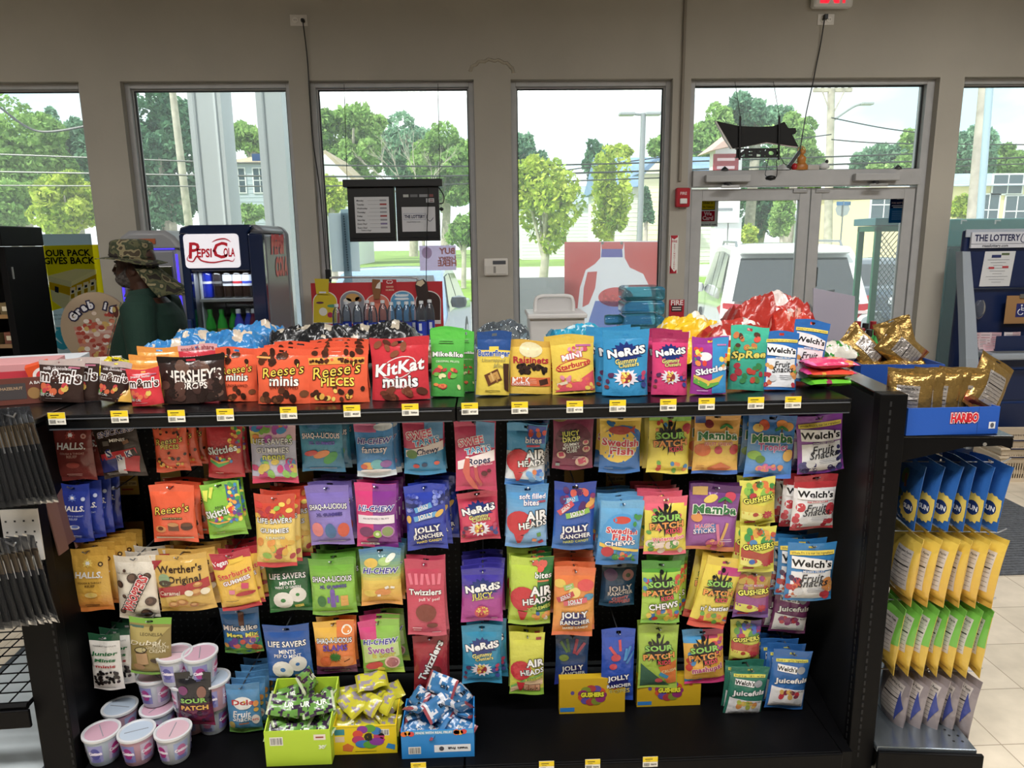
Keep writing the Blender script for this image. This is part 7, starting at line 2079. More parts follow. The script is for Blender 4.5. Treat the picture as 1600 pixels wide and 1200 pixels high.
b.text('P',(pcx-pw*.33,y,pcz+.005),None,red,height=.085,bold=.02,shear=.12).text('EPSI',(pcx-pw*.14,y,pcz-.01),pw*.26,red,height=.045,bold=.03,shear=.1)
b.disc((pcx+pw*.035,y,pcz),.006,.006,red).text('C',(pcx+pw*.15,y,pcz+.005),None,red,height=.085,bold=.02,shear=.12).text('OLA',(pcx+pw*.31,y,pcz-.008),pw*.20,red,height=.045,bold=.03,shear=.1)
def swoosh(P0,r):
 pts=catmull(P0,8)
 n=len(pts)
 b.tube([Vector((p[0],y,p[1]))if len(p)==2 else Vector((p.x,y,p.z))for p in pts],[max(.0012,r*math.sin(PI*k/(n-1))**.6)for k in range(n)],red,n=6)
def V3(L):
 return[Vector((pcx+x*pw,y,pcz+z*ph))for x,z in L]
swoosh(V3([(-.42,-.10),(-.46,-.25),(-.36,-.30),(-.28,-.15),(-.2,-.28),(0,-.34),(.25,-.28),(.36,-.31),(.40,-.22)]),.0045)
swoosh(V3([(.02,.26),(.12,.33),(.26,.35),(.36,.26)]),.004)
b.build('logo_lettering',M_SATIN,lp)
b=MB()
b.box((fx0+.05,FY+.10,.2),(fx0+.06,FY+.45,gz1),'c8ccd0').box((fx1-.05,FY+.10,.2),(fx1-.04,FY+.45,gz1),'9aa0a6').box((fx0+.05,FY+.45,.2),(fx1-.04,FY+.46,gz1),'1a1c22')
shz=[aY(345,466,FY+.1).z,aY(345,466,FY+.1).z-.33]
liner_=b.build('liner',M_SATIN,fr)
for z in shz:
 MB().box((fx0+.06,FY+.05,z-.016),(fx1-.05,FY+.45,z),'c4c8cc').build('wire_shelf',M_METAL,liner_)
fl_=bpy.data.lights.new('fridge_lamp','AREA')
fl_.shape, fl_.size, fl_.size_y, fl_.energy, fl_.color='RECTANGLE', .3, .04, .8, (.95,.97,1)
fo=bpy.data.objects.new('fridge_lamp',fl_)
COL.objects.link(fo)
fo.location=(cxf,FY+.07,gz1-.01)
def bottle_parts(t,liquid,cap,lab_col,h=.22,r=.031,film=None,full=.8,lab2=None,m_body=None,at=(0,0,0)):
 x, y, z=at
 b=MB().lathe([(r*.8,0),(r,.006),(r,h*.36),(r*.93,h*.40),(r,h*.45),(r,h*.60),(r*.8,h*.74),(r*.42,h*.86),(r*.40,h*.91)],(x,y,z),20,liquid)
 b.build('bottle_body',m_body or M_PETC,t,smooth=40)
 MB().lathe([(r*.47,h*.90),(r*.47,h*.985),(r*.40,h)],(x,y,z),16,cap).build('cap',M_SATIN,t,smooth=35)
 if lab_col:
  b=MB().lathe([(r+.0008,h*.30),(r+.0008,h*.58)],(x,y,z),20,lab_col,cap=False)
  if lab2:
   b.lathe([(r+.0012,h*.36),(r+.0012,h*.42)],(x,y,z),20,lab2,cap=False)
  b.build('label_wrap',M_FILM,t,smooth=40)
M_PETC=mat('tinted_bottle',rough=.12,coat=.6)
SODA=[(-.145,0,'1a2fae','2a3ad0','1c2c9c','d8d8e0','blue capped bottle of dark soda at the left'),(-.082,0,'1c1210','1a1a1c','2a2426','6a6a6a','black labelled bottle of dark soda'),(-.02,0,'20120e','8a8a90','c8ccd4','3a3a44','silver labelled bottle of dark soda'),(.042,0,'20120e','d8dade','d4d6dc','b8303c','white labelled bottle of dark soda with red band'),(.10,0,'20120e','2a2aa8','c8ccd8','3a4ab0','white and blue labelled bottle of dark soda at the right')]
for dx, _, liq, cap, lc, l2, lab in SODA:
 p=(cxf+dx*.92-.012,FY+.14,shz[0]+.001)
 t=tag(thing('soda_bottle','','bottle',p),lab+' on the upper fridge shelf','bottle','soda bottles in the fridge')
 bottle_parts(t,liq,cap,lc,.225,.029,lab2=l2,at=p)
for k, (dx,dy,liq,cap,lc,lab)in enumerate(((-.14,0,'2fae3a','2f9a34','1f7a2c','green soda bottle at the left'),(-.075,.01,'34b43e','2f9a34','b89a5a','green soda bottle with a brown label, second from left'),(-.02,.05,'2aa036','2f9a34','1f6a2c','green soda bottle further back'),(.03,0,'4a4ac8','e4e4ea','3a3a9c','violet sports drink bottle in the middle'),(.08,.03,'3a4ab8','e4e4ea','5a5ac0','blue violet sports drink bottle'),(.122,0,'7a2a4a','e4e4ea','a83a5a','dark pink drink bottle at the right'))):
 p=(cxf+dx*.95-.012,FY+.13+dy,shz[1]+.001)
 t=tag(thing('soda_bottle','','bottle',p),lab+' on the lower fridge shelf','bottle','soda bottles in the fridge')
 bottle_parts(t,liq,cap,lc,.265,.03,at=p)
# ---- frozen drink machine behind the man
SY=5.0
a, c=aY(180,400,SY), aY(283,400,SY)
t=thing('slush_machine','grey rounded drink machine with violet light strips behind the man','drink machine',((a.x+c.x)/2,SY,0))
zt=aY(230,360,SY).z
sw=c.x-a.x
scx=(a.x+c.x)/2
pr_=[(scx-sw/2,0),(scx+sw/2,0),(scx+sw/2,zt-.10),(scx+sw/2-.04,zt-.04),(scx+.12,zt),(scx-.12,zt),(scx-sw/2+.04,zt-.04),(scx-sw/2,zt-.10)]
MB().prism(pr_,SY,SY+.42,'y','98999c').build('cabinet',M_SATIN,t,bevel=.03,smooth=50)
MB().box((scx-sw/2+.05,SY-.012,.5),(scx+sw/2-.05,SY-.001,zt-.14),'8b8c90').build('front_panel',M_SATIN,t,bevel=.01)
m_led=mat('violet_led','4a3ae8',rough=.4,emit='4a38ff',estr=1.6)
for x in(scx-sw/2+.025,scx+sw/2-.035):
 MB().box((x,SY-.008,1.0),(x+.012,SY-.001,zt-.16)).build('light_strip',m_led,t)
MB().box((scx-.02,SY-.008,zt-.128),(scx+sw/2-.04,SY-.001,zt-.118)).build('light_strip',m_led,t)
MB().box((scx+.06,SY-.02,zt-.42),(scx+.16,SY-.013,zt-.24),'3a3c2a').build('display',M_GLOSS,t,bevel=.004)
MB().box((scx-.05,SY-.006,zt-.09),(scx+.06,SY-.001,zt-.055),'b0603a').build('badge',M_SATIN,t)
b=MB().box((scx-sw/2-.02,SY-.02,zt-.12),(scx+sw/2+.02,SY-.002,zt-.112),'c4c5c8')
b.build('trim_rail',M_METAL,t)
# ---- dark display cabinet at the left
cab_x=-2.22
b0, b1=3.66, 3.98
t=thing('display_cabinet','tall black display cabinet at the left edge with small goods inside','cabinet',(-2.6,3.65,0))
MB().box((-2.405,b0,.02),(-2.37,b1,1.76)).build('side_panel',M_BLACK,t,bevel=.003)
MB().box((-3.1,b1-.02,.02),(-2.406,b1,1.76)).build('back_panel',M_BLACK,t)
MB().box((-3.1,b0,.02),(-3.07,b1-.021,1.76)).build('side_panel',M_BLACK,t)
MB().box((-3.12,b0-.02,1.762),(-2.368,b1+.005,1.86)).build('top_box',M_BLACK,t,bevel=.006)
MB().box((-2.37,b0+.03,1.60),(-2.363,b0+.034,1.66),'d0d2d4').build('hinge',M_METAL,t)
MB().box((-2.37,b0+.012,1.08),(-2.363,b0+.02,1.2),'c8cacc').build('latch_strip',M_METAL,t)
for k, z in enumerate((1.42,1.27,1.10,.92)):
 s_=MB().box((-3.06,b0+.02,z-.015),(-2.407,b1-.03,z)).build('shelf',M_BLACK,t)
 MB().box((-3.06,b0+.012,z-.016),(-2.387,b0+.019,z+.004),('8a6a44','7a6044','6a5a48','4a3a2c')[k]).build('shelf_strip',M_SATIN,s_)
cr_=random.Random(8)
for k, z in enumerate((1.42,1.27,1.10,.92)):
 for j in range(4):
  x=-2.44-j*.10
  hh=cr_.uniform(.05,.09)
  col=cr_.choice(('b8a070','c8b48c','8a3a2c','6a5a3a','d8c8a0','7a4a3a'))
  o=MB().box((x-.035,b0+.06,z+.0005),(x+.035,b0+.14,z+hh),col)
  o.quad((x,b0+.0594,z+hh/2),.05,hh*.4,'d8cdb4')
  tag(o.build('tobacco_pack',M_CARD),'small pack on the '+('top','second','third','lowest')[k]+' cabinet shelf, '+('nearest to the side panel','second from the side panel','third from the side panel','fourth from the side panel')[j],'pack','small packs in the black cabinet')
# ---- round food sign
RYs=4.75
cc=aY(152,515,RYs)
rx, rz=.235, .245
b=MB()
b.prism([(cc.x+rx*math.cos(k*PI/24),cc.z+rz*math.sin(k*PI/24))for k in range(48)],RYs,RYs+.02,'y','b8a288')
y=RYs-.0006
r_=random.Random(6)
b.poly([(-.15,.02),(.17,.04),(.14,-.19),(-.11,-.19)],'c88a7a',.0004,(cc.x,RYs,cc.z));b.quad((cc.x+.01,y-.0004,cc.z-.015),.31,.02,'d8b0a4')
for k in range(90):
 u_, v_=r_.uniform(-.13,.16), r_.uniform(-.18,.11)
 if v_>.02 and abs(u_-.02)>.13-(v_-.02)*.7:
  continue
 b.disc((cc.x+u_,y-.0006-k*6e-6,cc.z+v_),r_.uniform(.012,.024),r_.uniform(.010,.018),r_.choice(('c05a48','d88a6a','e8d4c4','d8b46a','b84a3c','f0e4d8','a84438')),n=9)
for k, ch in enumerate('Grab it'):
 an=rad(146-k*15)
 R_=.185
 u_=(math.cos(an-PI/2),0,math.sin(an-PI/2))
 v_=(math.cos(an),0,math.sin(an))
 pos=(cc.x+.012+R_*math.cos(an),y-.002,cc.z-.01+R_*.95*math.sin(an))
 b.text(ch,pos,None,'26244a',u=u_,v=v_,height=.044,bold=.2)if ch!=' ' else None
 b.text(ch,(pos[0],y-.0026,pos[2]),None,'f2f0f4',u=u_,v=v_,height=.044,bold=.06)if ch!=' ' else None
b.tube([(cc.x,RYs+.03,0),(cc.x,RYs+.03,cc.z)],.012,'2a2a2c')
b.box((cc.x-.2,RYs-.1,0),(cc.x+.2,RYs+.15,.02),'2a2a2c')
tag(b.build('food_sign',M_CARD),'round tan sign with a tub of mixed snacks and outlined lettering','sign')
# ---- ice cream freezer with its sign, water bottles on the lid
GYs=5.25
a, c=aY(485,440,GYs), aY(691,440,GYs)
zt, zb=a.z, aY(590,520,GYs).z
t=thing('ice_cream_freezer','white chest freezer under the red ice cream sign','freezer',((a.x+c.x)/2,GYs-.2,0))
MB().box((a.x-.02,GYs-.42,0),(c.x+.02,GYs+.10,zb-.03),'dcdcdc').build('body',M_SATIN,t,bevel=.02)
MB().box((a.x-.03,GYs-.43,zb-.03),(c.x+.03,GYs-.02,zb-.002),'d0d4d6').build('lid',M_GLOSS,t,bevel=.008)
b=MB().box((a.x,GYs,zb-.02),(c.x,GYs+.018,zt-.012),'c02c34')
y=GYs-.0008
W_s, cxs=c.x-a.x, (a.x+c.x)/2
def gp_(px,py):
 v=aY(px,py,GYs)
 return(v.x,v.z)
def arch(x0_,x1_,yt_,yb_,col,k):
 xm_=(x0_+x1_)/2
 P0=[gp_(x0_,yb_),gp_(x1_,yb_)]+[gp_(xm_+(x1_-x0_)/2*math.cos(q),yt_+(x1_-x0_)*.42*(1-math.sin(q)))for q in np.linspace(0,PI,13)]
 b.poly(P0,col,.0004*k,(0,y,0))
arch(489,527,455,506,'f0ecec',1);arch(490,526,456.5,504,'d8be2c',2)
arch(531,570,454,506,'e0dcd8',1);arch(532,569,455.5,504,'8a8c94',2)
arch(571,609,459,506,'e8dcd6',1);arch(572,608,460.5,504,'d87a64',2)
arch(610,648,454,506,'e0e4e8',1);arch(611,647,455.5,504,'5a9ac4',2)
arch(649,689,454,506,'e8e0dc',1);arch(650,688,455.5,500,'3a241e',2)
for px, py, r1_, r2_, col in((551,465,.05,.03,'c89a5a'),(543,470,.03,.02,'e8e0d4'),(560,468,.025,.02,'8a5a34'),(590,470,.03,.02,'b85a4a'),(628,462,.05,.008,'e8f0f6'),(628,467,.055,.008,'e8f0f6'),(500,473,.028,.008,'5a2a4a'),(516,492,.02,.02,'b8305a'),(505,487,.03,.03,'e8e4d8'),(520,478,.04,.012,'5a9a7a')):
 v=gp_(px,py)
 b.disc((v[0],y-.0014,v[1]),r1_,r2_,col,n=18)
v=gp_(628,464)
b.text('BUY WHAT',(v[0],y-.0022,v[1]+.015),.10,'f0f4f8',bold=.04).text('YOU LIKE',(v[0],y-.0022,v[1]-.012),.09,'f0f4f8',bold=.04)
v=gp_(609,447)
b.quad((v[0],y-.0004,v[1]+.005),.10,.085,'b8242e').text('GOOD',(v[0],y-.0022,v[1]-.005),.052,'f0c8a8',bold=.03).text('HUMOR',(v[0],y-.0022,v[1]-.028),.06,'f0c8a8',bold=.03)
for sx in(-1,1):
 b.disc((v[0]+sx*.009,y-.0016,v[1]+.03),.014,.013,'f0e0dc',n=14).disc((v[0]+sx*.009,y-.002,v[1]+.031),.009,.008,'b8242e',n=14)
sg=b.build('sign_board',M_CARD,t)
v=gp_(504,447)
q=MB().prism([(v[0]-.045,v[1]-.055),(v[0]+.04,v[1]-.06),(v[0]+.05,v[1]+.05),(v[0]-.052,v[1]+.055)],GYs-.012,GYs-.003,'y','d8be2c')
q.quad((v[0],GYs-.0128,v[1]-.045),.05,.012,'e8e4ea')
q.build('yellow_bar_cutout',M_CARD,sg)
v=gp_(588,450)
q=MB().prism([(v[0]-.02,v[1]-.08),(v[0]+.02,v[1]-.08),(v[0]+.04,v[1]+.02),(v[0]+.03,v[1]+.06),(v[0]-.025,v[1]+.065),(v[0]-.03,v[1]+.01)],GYs-.012,GYs-.003,'y','8a5a34')
q.poly([(-.005,.0),(.03,-.005),(.035,.05),(.01,.03)],'ece4da',.0006,(v[0],GYs-.012,v[1]))
q.build('cone_cutout',M_CARD,sg)
v=gp_(660,452)
q=MB().prism([(v[0]-.035,v[1]-.09),(v[0]+.05,v[1]-.09),(v[0]+.035,v[1]+.05),(v[0]+.01,v[1]+.075),(v[0]-.04,v[1]+.06),(v[0]-.05,v[1]+.03)],GYs-.012,GYs-.003,'y','30201b')
q.poly([(-.045,.035),(-.01,.02),(.02,.045),(.005,.07),(-.035,.058)],'d8c4a4',.0006,(v[0],GYs-.012,v[1]))
q.build('bar_cutout',M_CARD,sg)
b=MB().tube(catmull([aY(517,436,GYs+.03),aY(525,433.5,GYs+.03),aY(600,433,GYs+.03),aY(648,434,GYs+.03),aY(652,440,GYs+.03)]),.008,'c8cacc')
b.build('lid_rail',M_METAL,t,smooth=60)
WB=[(527,476,0,'leftmost'),(542,472,.06,'second from left'),(559,472,0,'third from left'),(575,470,.07,'fourth from left'),(583,473,0,'fifth from left'),(599,470,.05,'sixth from left'),(612,473,0,'seventh from left'),(624,472,.06,'eighth from left'),(636,472,0,'ninth from left'),(646,472,.07,'third from right'),(659,471,0,'second from right'),(672,469,.04,'rightmost')]
zl=zb-.001
for k, (px,py,dy,lab)in enumerate(WB):
 Yw=GYs-.30+dy*1.6
 x=aY(px,500,Yw).x
 h_=aY(px,py-1,Yw).z-zl
 r=.033
 t=thing('water_bottle','clear water bottle on the freezer, '+lab,'bottle',(x,Yw,zl),group='water bottles on the freezer')
 hb=h_
 MB().lathe([(r*.8,0),(r,.008),(r,hb*.34),(r*.95,hb*.36),(r,hb*.38),(r,hb*.66),(r*.82,hb*.80),(r*.42,hb*.90),(r*.40,hb*.93)],(x,Yw,zl),20,'ffffff').build('bottle_body',M_PET,t,smooth=40)
 MB().lathe([(r*.46,hb*.92),(r*.46,hb*.99),(r*.40,hb)],(x,Yw,zl),14,'e8ecf0').build('cap',M_SATIN,t,smooth=35)
 lw=MB().lathe([(r+.0008,hb*.06),(r+.0008,hb*.44)],(x,Yw,zl),20,('2a3fb0','2f46b8','3a4cb0')[k%3],cap=False)
 lw.quad((x+(.006 if k%2 else-.008),Yw-r-.0016,zl+hb*.30),.02,.05,'dfe6f4')
 lw.build('label_wrap',M_FILM,t,smooth=40)
# ---- water jug, bin, white board back, small bottles
JY=4.55
a, c=aY(970,448,JY), aY(1034,448,JY)
jx, jr_=(a.x+c.x)/2, (c.x-a.x)/2
t=thing('water_jug','square turquoise water jug lying on a stand before the milk board','water jug',(jx,JY,0))
m_jug=glass_mat('jug_plastic','b0e2ec',.10,.24,'7ad0e0')
zt, zb=aY(1000,446,JY).z, aY(1000,512,JY).z
b=MB()
hh=zt-zb
for k in range(3):
 z0=zb+k*hh/3
 b.lathe([(jr_*1.22,z0),(jr_*1.34,z0+.012),(jr_*1.34,z0+hh/3-.018),(jr_*1.20,z0+hh/3-.002)],(jx,JY,0),4,'60c4d6',R=Matrix.Rotation(rad(45),3,'Z'),cap=k in(0,2))
b.build('jug_body',m_jug,t,bevel=.012,smooth=50)
MB().lathe([(.03,0),(.035,.02),(.032,.10),(.02,.12)],(jx-jr_-.10,JY,zb+.055),16,'7ac8d4',R=Matrix.Rotation(rad(90),3,'Y')).build('jug_neck',m_jug,t,smooth=50)
MB().box((jx-jr_*.9,JY-.2,0),(jx+jr_*.9,JY+.2,zb-.001),'3a3c40').build('stand',M_SATIN,t,bevel=.004)
BY=4.6
a, c=aY(822,487,BY), aY(912,487,BY)
bz=a.z
bx=(a.x+c.x)/2
t=thing('waste_bin','white plastic bin with an arched lid handle before the grey board','bin',(bx,BY,0))
wb=(c.x-a.x)/2
b=MB()
b.add([(bx+sx*wb*s_,BY+sy*.16*s_,z)for z,s_ in((0,.78),(bz-.03,.93))for sx,sy in((-1,-1),(1,-1),(1,1),(-1,1))],[(0,3,2,1),(0,1,5,4),(1,2,6,5),(2,3,7,6),(3,0,4,7)],'dcdad8')
b.build('bin_body',M_SATIN,t,bevel=.01)
MB().box((bx-wb,BY-.18,bz-.03),(bx+wb,BY+.18,bz),'e2e0de').build('rim',M_SATIN,t,bevel=.008)
v0, v1=aY(836,484,BY).x, aY(896,484,BY).x
zh=aY(865,463,BY).z
b=MB().tube(catmull([(v0,BY,bz),(v0+.004,BY,zh-.03),(v0+.03,BY,zh),((v0+v1)/2,BY,zh+.004),(v1-.03,BY,zh),(v1-.004,BY,zh-.03),(v1,BY,bz)]),.012,'e6e4e2',n=8)
b.box((v0+.01,BY+.002,bz),(v1-.01,BY+.012,zh-.01),'d0cecd')
b.build('lid_handle',M_SATIN,t,smooth=60)
WY=4.3
P4=[aY(1271,450,WY),aY(1336,463,WY+.25),aY(1330,620,WY+.25),aY(1268,620,WY)]
b=MB().add([P4[0],P4[1],P4[2],P4[3]]+[p+Vector((.006,.02,0))for p in P4],[(0,3,2,1),(4,5,6,7),(0,1,5,4),(1,2,6,5),(2,3,7,6),(3,0,4,7)],'a9a4b4')
b.box((P4[3].x+.0,WY+.04,0),(P4[2].x,WY+.3,P4[2].z),'8f8c98')
tag(b.build('sign_stand',M_CARD),'plain pale lilac sign board seen from its back, before the right door','sign board')
SBN=[(1340+k*12,508+(k%2)*3,k)for k in range(4)]+[(1346+k*12,519+(k%2)*2,k+4)for k in range(4)]
shz_=1.02
b=MB().box((aY(1335,560,4.0).x,3.95,shz_-.02),(aY(1400,560,4.0).x,4.35,shz_),'2a2c30')
b.box((aY(1335,560,4.0).x,4.0,0),(aY(1400,560,4.0).x,4.3,shz_-.02),'2a2c30')
tag(b.build('counter_stand',M_BLACK),'low dark stand behind the gold bags carrying little bottles','stand')
for px, py, k in SBN:
 Yb_=4.02+(.14 if k<4 else 0)
 v=aY(px,py,Yb_)
 t=thing('shot_bottle','little bottle with a '+('dark red cap' if k%2==0 else 'black cap')+' in the '+('back' if k<4 else 'front')+' row, '+('leftmost','second from left','third from left','rightmost')[k%4],'bottle',(v.x,Yb_,shz_+.0005),group='little bottles behind the gold bags')
 hb=v.z+.02-shz_
 MB().lathe([(.016,0),(.017,.004),(.017,hb*.75),(.011,hb*.82)],(v.x,Yb_,shz_+.0005),14,('3aa04a','d8d8dc')[k%2]).build('bottle_body',M_SATIN,t,smooth=40)
 MB().lathe([(.018,hb*.82),(.018,hb),(.015,hb+.003)],(v.x,Yb_,shz_+.0005),14,('8a1c24','1a1c1c')[k%2]).build('cap',M_SATIN,t,smooth=40)
# ---- lottery desk at the right
LYd=5.42
lx0=aY(1502,420,LYd).x
t=thing('lottery_desk','dark blue lottery play desk with grey side arm and white sign','lottery desk',(lx0+.5,LYd,0))
zt=aY(1540,358,LYd).z
blue='16264e'
MB().box((lx0,LYd,0),(lx0+1.15,LYd+.05,zt-.005),blue).build('back_panel',M_SATIN,t,bevel=.02)
MB().box((lx0+.0,LYd-.012,zt-.06),(lx0+1.15,LYd-.001,zt),'aeb6c2').build('top_edge',M_SATIN,t,bevel=.006)
p0, p1=aY(1518,363,LYd-.02), aY(1640,386,LYd-.02)
b=MB().box((p0.x,LYd-.03,p1.z),(p1.x,LYd-.0125,p0.z),'d4d6de')
zz=(p0.z+p1.z)/2
b.quad(((p0.x+p1.x)/2,LYd-.0306,p1.z+.03),p1.x-p0.x,.003,'2a2f4a')
b.text('THE LOTTERY',(p0.x+.20,LYd-.031,zz+.017),.35,'1a2050',bold=.03,height=.048).text('masslottery.com',(p0.x+.19,LYd-.031,p1.z+.017),.20,'3a3c48',bold=.02)
b.tube(catmull([(p0.x+.40,LYd-.031,zz+.045),(p0.x+.385,LYd-.031,zz),(p0.x+.41,LYd-.031,zz-.02),(p0.x+.47,LYd-.031,zz+.01)]),.003,'1a2050',n=5)
b.build('sign_panel',M_CARD,t,bevel=.003)
a0, a1=aY(1500,395,LYd-.1), aY(1517,395,LYd-.1)
ab=aY(1506,556,LYd-.34)
pts=[aY(1506,393,LYd-.06),aY(1508,430,LYd-.10),aY(1512,490,LYd-.18),aY(1515,560,LYd-.26),aY(1516,600,LYd-.28),aY(1518,700,LYd-.28)]
b=MB()
for k in range(len(pts)-1):
 p, q=pts[k], pts[k+1]
 w0, w1=.030+.006*k, .030+.006*(k+1)
 b.add([(p.x-w0,p.y-.03,p.z),(p.x+w0,p.y-.03,p.z),(p.x+w0,p.y+.05,p.z),(p.x-w0,p.y+.05,p.z),(q.x-w1,q.y-.03,q.z),(q.x+w1,q.y-.03,q.z),(q.x+w1,q.y+.05,q.z),(q.x-w1,q.y+.05,q.z)],[(0,4,5,1),(1,5,6,2),(2,6,7,3),(3,7,4,0)]+([(0,1,2,3)]if k==0 else[])+([(4,7,6,5)]if k==len(pts)-2 else[]),'9aa3ad')
b.build('side_arm',M_SATIN,t)
dz=aZ(1560,556,1.05)
dtz=aY(1560,553,LYd-.36).z
MB().box((lx0+.06,LYd-.36,dtz-.05),(lx0+1.15,LYd-.001,dtz),'98a0a9').build('desk_top',M_SATIN,t,bevel=.012)
MB().box((lx0+.12,LYd-.33,dtz+.0005),(lx0+1.1,LYd-.14,dtz+.003),'6c6f70').build('writing_mat',M_MATTE,t)
MB().box((lx0+.10,LYd-.24,0),(lx0+1.12,LYd-.001,dtz-.051),'1f3f7a').build('base_cabinet',M_SATIN,t,bevel=.01)
for k in range(3):
 MB().box((lx0+.16,LYd-.252,.25+k*.26),(lx0+1.08,LYd-.241,.49+k*.26),'18284e').build('drawer_front',M_SATIN,t,bevel=.006)
rl=aY(1540,451,LYd-.02)
MB().tube([(lx0+.04,LYd-.02,rl.z),(lx0+1.1,LYd-.02,rl.z)],.006,'5a6478').build('pen_rail',M_METAL,t,smooth=60)
p0, p1=aY(1538,393,LYd-.01), aY(1580,447,LYd-.01)
w_, h_=p1.x-p0.x, p0.z-p1.z
cx, cz=(p0.x+p1.x)/2, (p0.z+p1.z)/2
b=MB().add([(p0.x+.012,LYd-.004,p0.z),(p1.x+.008,LYd-.004,p0.z),(p1.x-.012,LYd-.006,p1.z),(p0.x-.008,LYd-.006,p1.z)],[(0,3,2,1)],'d6d8da')
y=LYd-.0072
b.quad((cx-.02,y,cz+h_*.36),w_*.3,h_*.08,'2a3468').quad((cx+.05,y,cz+h_*.42),w_*.25,h_*.06,'5a6a4a').quad((cx-.05,y,cz+h_*.03),w_*.18,h_*.06,'b8434c').quad((cx+.06,y,cz+h_*.05),w_*.2,h_*.06,'b8434c')
for k in range(9):
 b.quad((cx,y+.0002,cz+h_*(.26-k*.08)),w_*(.7-.2*(k%3)),h_*.014,'9a9ca2')
tag(b.build('game_sheet',M_CARD),'white printed sheet taped to the blue lottery desk','paper')
v=aY(1530,482,LYd-.06)
def bagf(u,v_):
 a=u*2*PI
 r=.05*(math.sin(PI*min(1,v_*.9+.1))**.6)*(1+.12*noise.noise(Vector((math.cos(a)*2,math.sin(a)*2,v_*4))))
 return(v.x+r*math.cos(a)*.95,LYd-.065+r*math.sin(a)*.6,v.z+.065-v_*.15)
m_thin=glass_mat('thin_clear_bag','d0d6e0',.06,.25,'c8d0dc')
o=tag(MB().grid(bagf,20,10).build('clear_bag',m_thin,smooth=60),'small clear plastic bag hanging from the desk rail','plastic bag')
p0, p1=aY(1573,462,LYd-.06), aY(1625,505,LYd-.06)
t=thing('clipboard','brown clipboard with a blue wheelchair sign hanging on the desk','clipboard',((p0.x+p1.x)/2,LYd-.06,p1.z))
cx, cz, w_, h_=(p0.x+p1.x)/2, (p0.z+p1.z)/2, p1.x-p0.x, p0.z-p1.z
MB().box((p0.x,LYd-.066,p1.z),(p1.x,LYd-.06,p0.z),'a07a50').build('board',M_CARD,t,bevel=.002)
MB().box((cx-.05,LYd-.078,p0.z-.02),(cx+.05,LYd-.0665,p0.z+.012),'9a9a96').build('clip',M_METAL,t,bevel=.003)
b=MB().quad((cx-.015,LYd-.0668,cz-.005),.098,.105,'20286c')
y=LYd-.0674
b.disc((cx-.022,y,cz+.033),.007,.007,'eef0f4',n=12)
b.tube([(cx-.022,y,cz+.022),(cx-.020,y,cz-.004),(cx+.008,y,cz-.006),(cx+.018,y,cz-.032),(cx+.026,y,cz-.032)],.0035,'eef0f4',n=6)
b.tube([(cx-.022,y,cz+.010),(cx+.002,y,cz+.010)],.003,'eef0f4',n=6)
b.tube([(cx-.022+.022*math.cos(q)-.004,y,cz-.018+.022*math.sin(q))for q in np.linspace(1.9,5.9,16)],.0032,'eef0f4',n=6)
b.build('wheelchair_label',M_CARD,t)
SL=random.Random(9)
for k in range(11):
 x, y_=lx0+.14+(k%5)*.085+SL.uniform(-.02,.02), LYd-.05-(k//5)*.085
 hz=.10-(k//5)*.028
 col=('d8b8bc','e2cdd0','cfaab2','e4dcdc')[k%4]
 b=MB()
 b.grid(lambda u,v_:((u-.5)*.085,-.02*v_*v_+.01*math.sin(u*3+k),(1-v_)*hz*1.15),4,4,col)
 for j in range(4):
  b.grid(lambda u,v_,j=j:((u-.5)*.06,-.02*(.2+.18*j)**2+.01*math.sin((.15+.7*u)*3+k)-.0008,(1-(.2+.18*j)+v_*.04)*hz*1.15),3,1,'b4646e' if j%2 else '8a8488')
 tag(b.build('bet_slip',M_CARD,local=True,at=(x,y_,dtz+.004)),'pink bet slip standing at the desk back, '+('back row' if k<5 else 'middle row' if k<10 else 'front')+' '+('first','second','third','fourth','fifth')[k%5]+' from the side arm','bet slip','bet slips on the lottery desk')
b=MB().grid(lambda u,v_:((u-.5)*.17,(v_-.5)*.08,.012*math.sin(PI*u)+.002),8,3,'dcc6c8')
tag(b.build('bet_slip',M_CARD,local=True,at=(lx0+.52,LYd-.24,dtz+.003)),'curled pink bet slip lying flat on the desk front','bet slip','bet slips on the lottery desk')
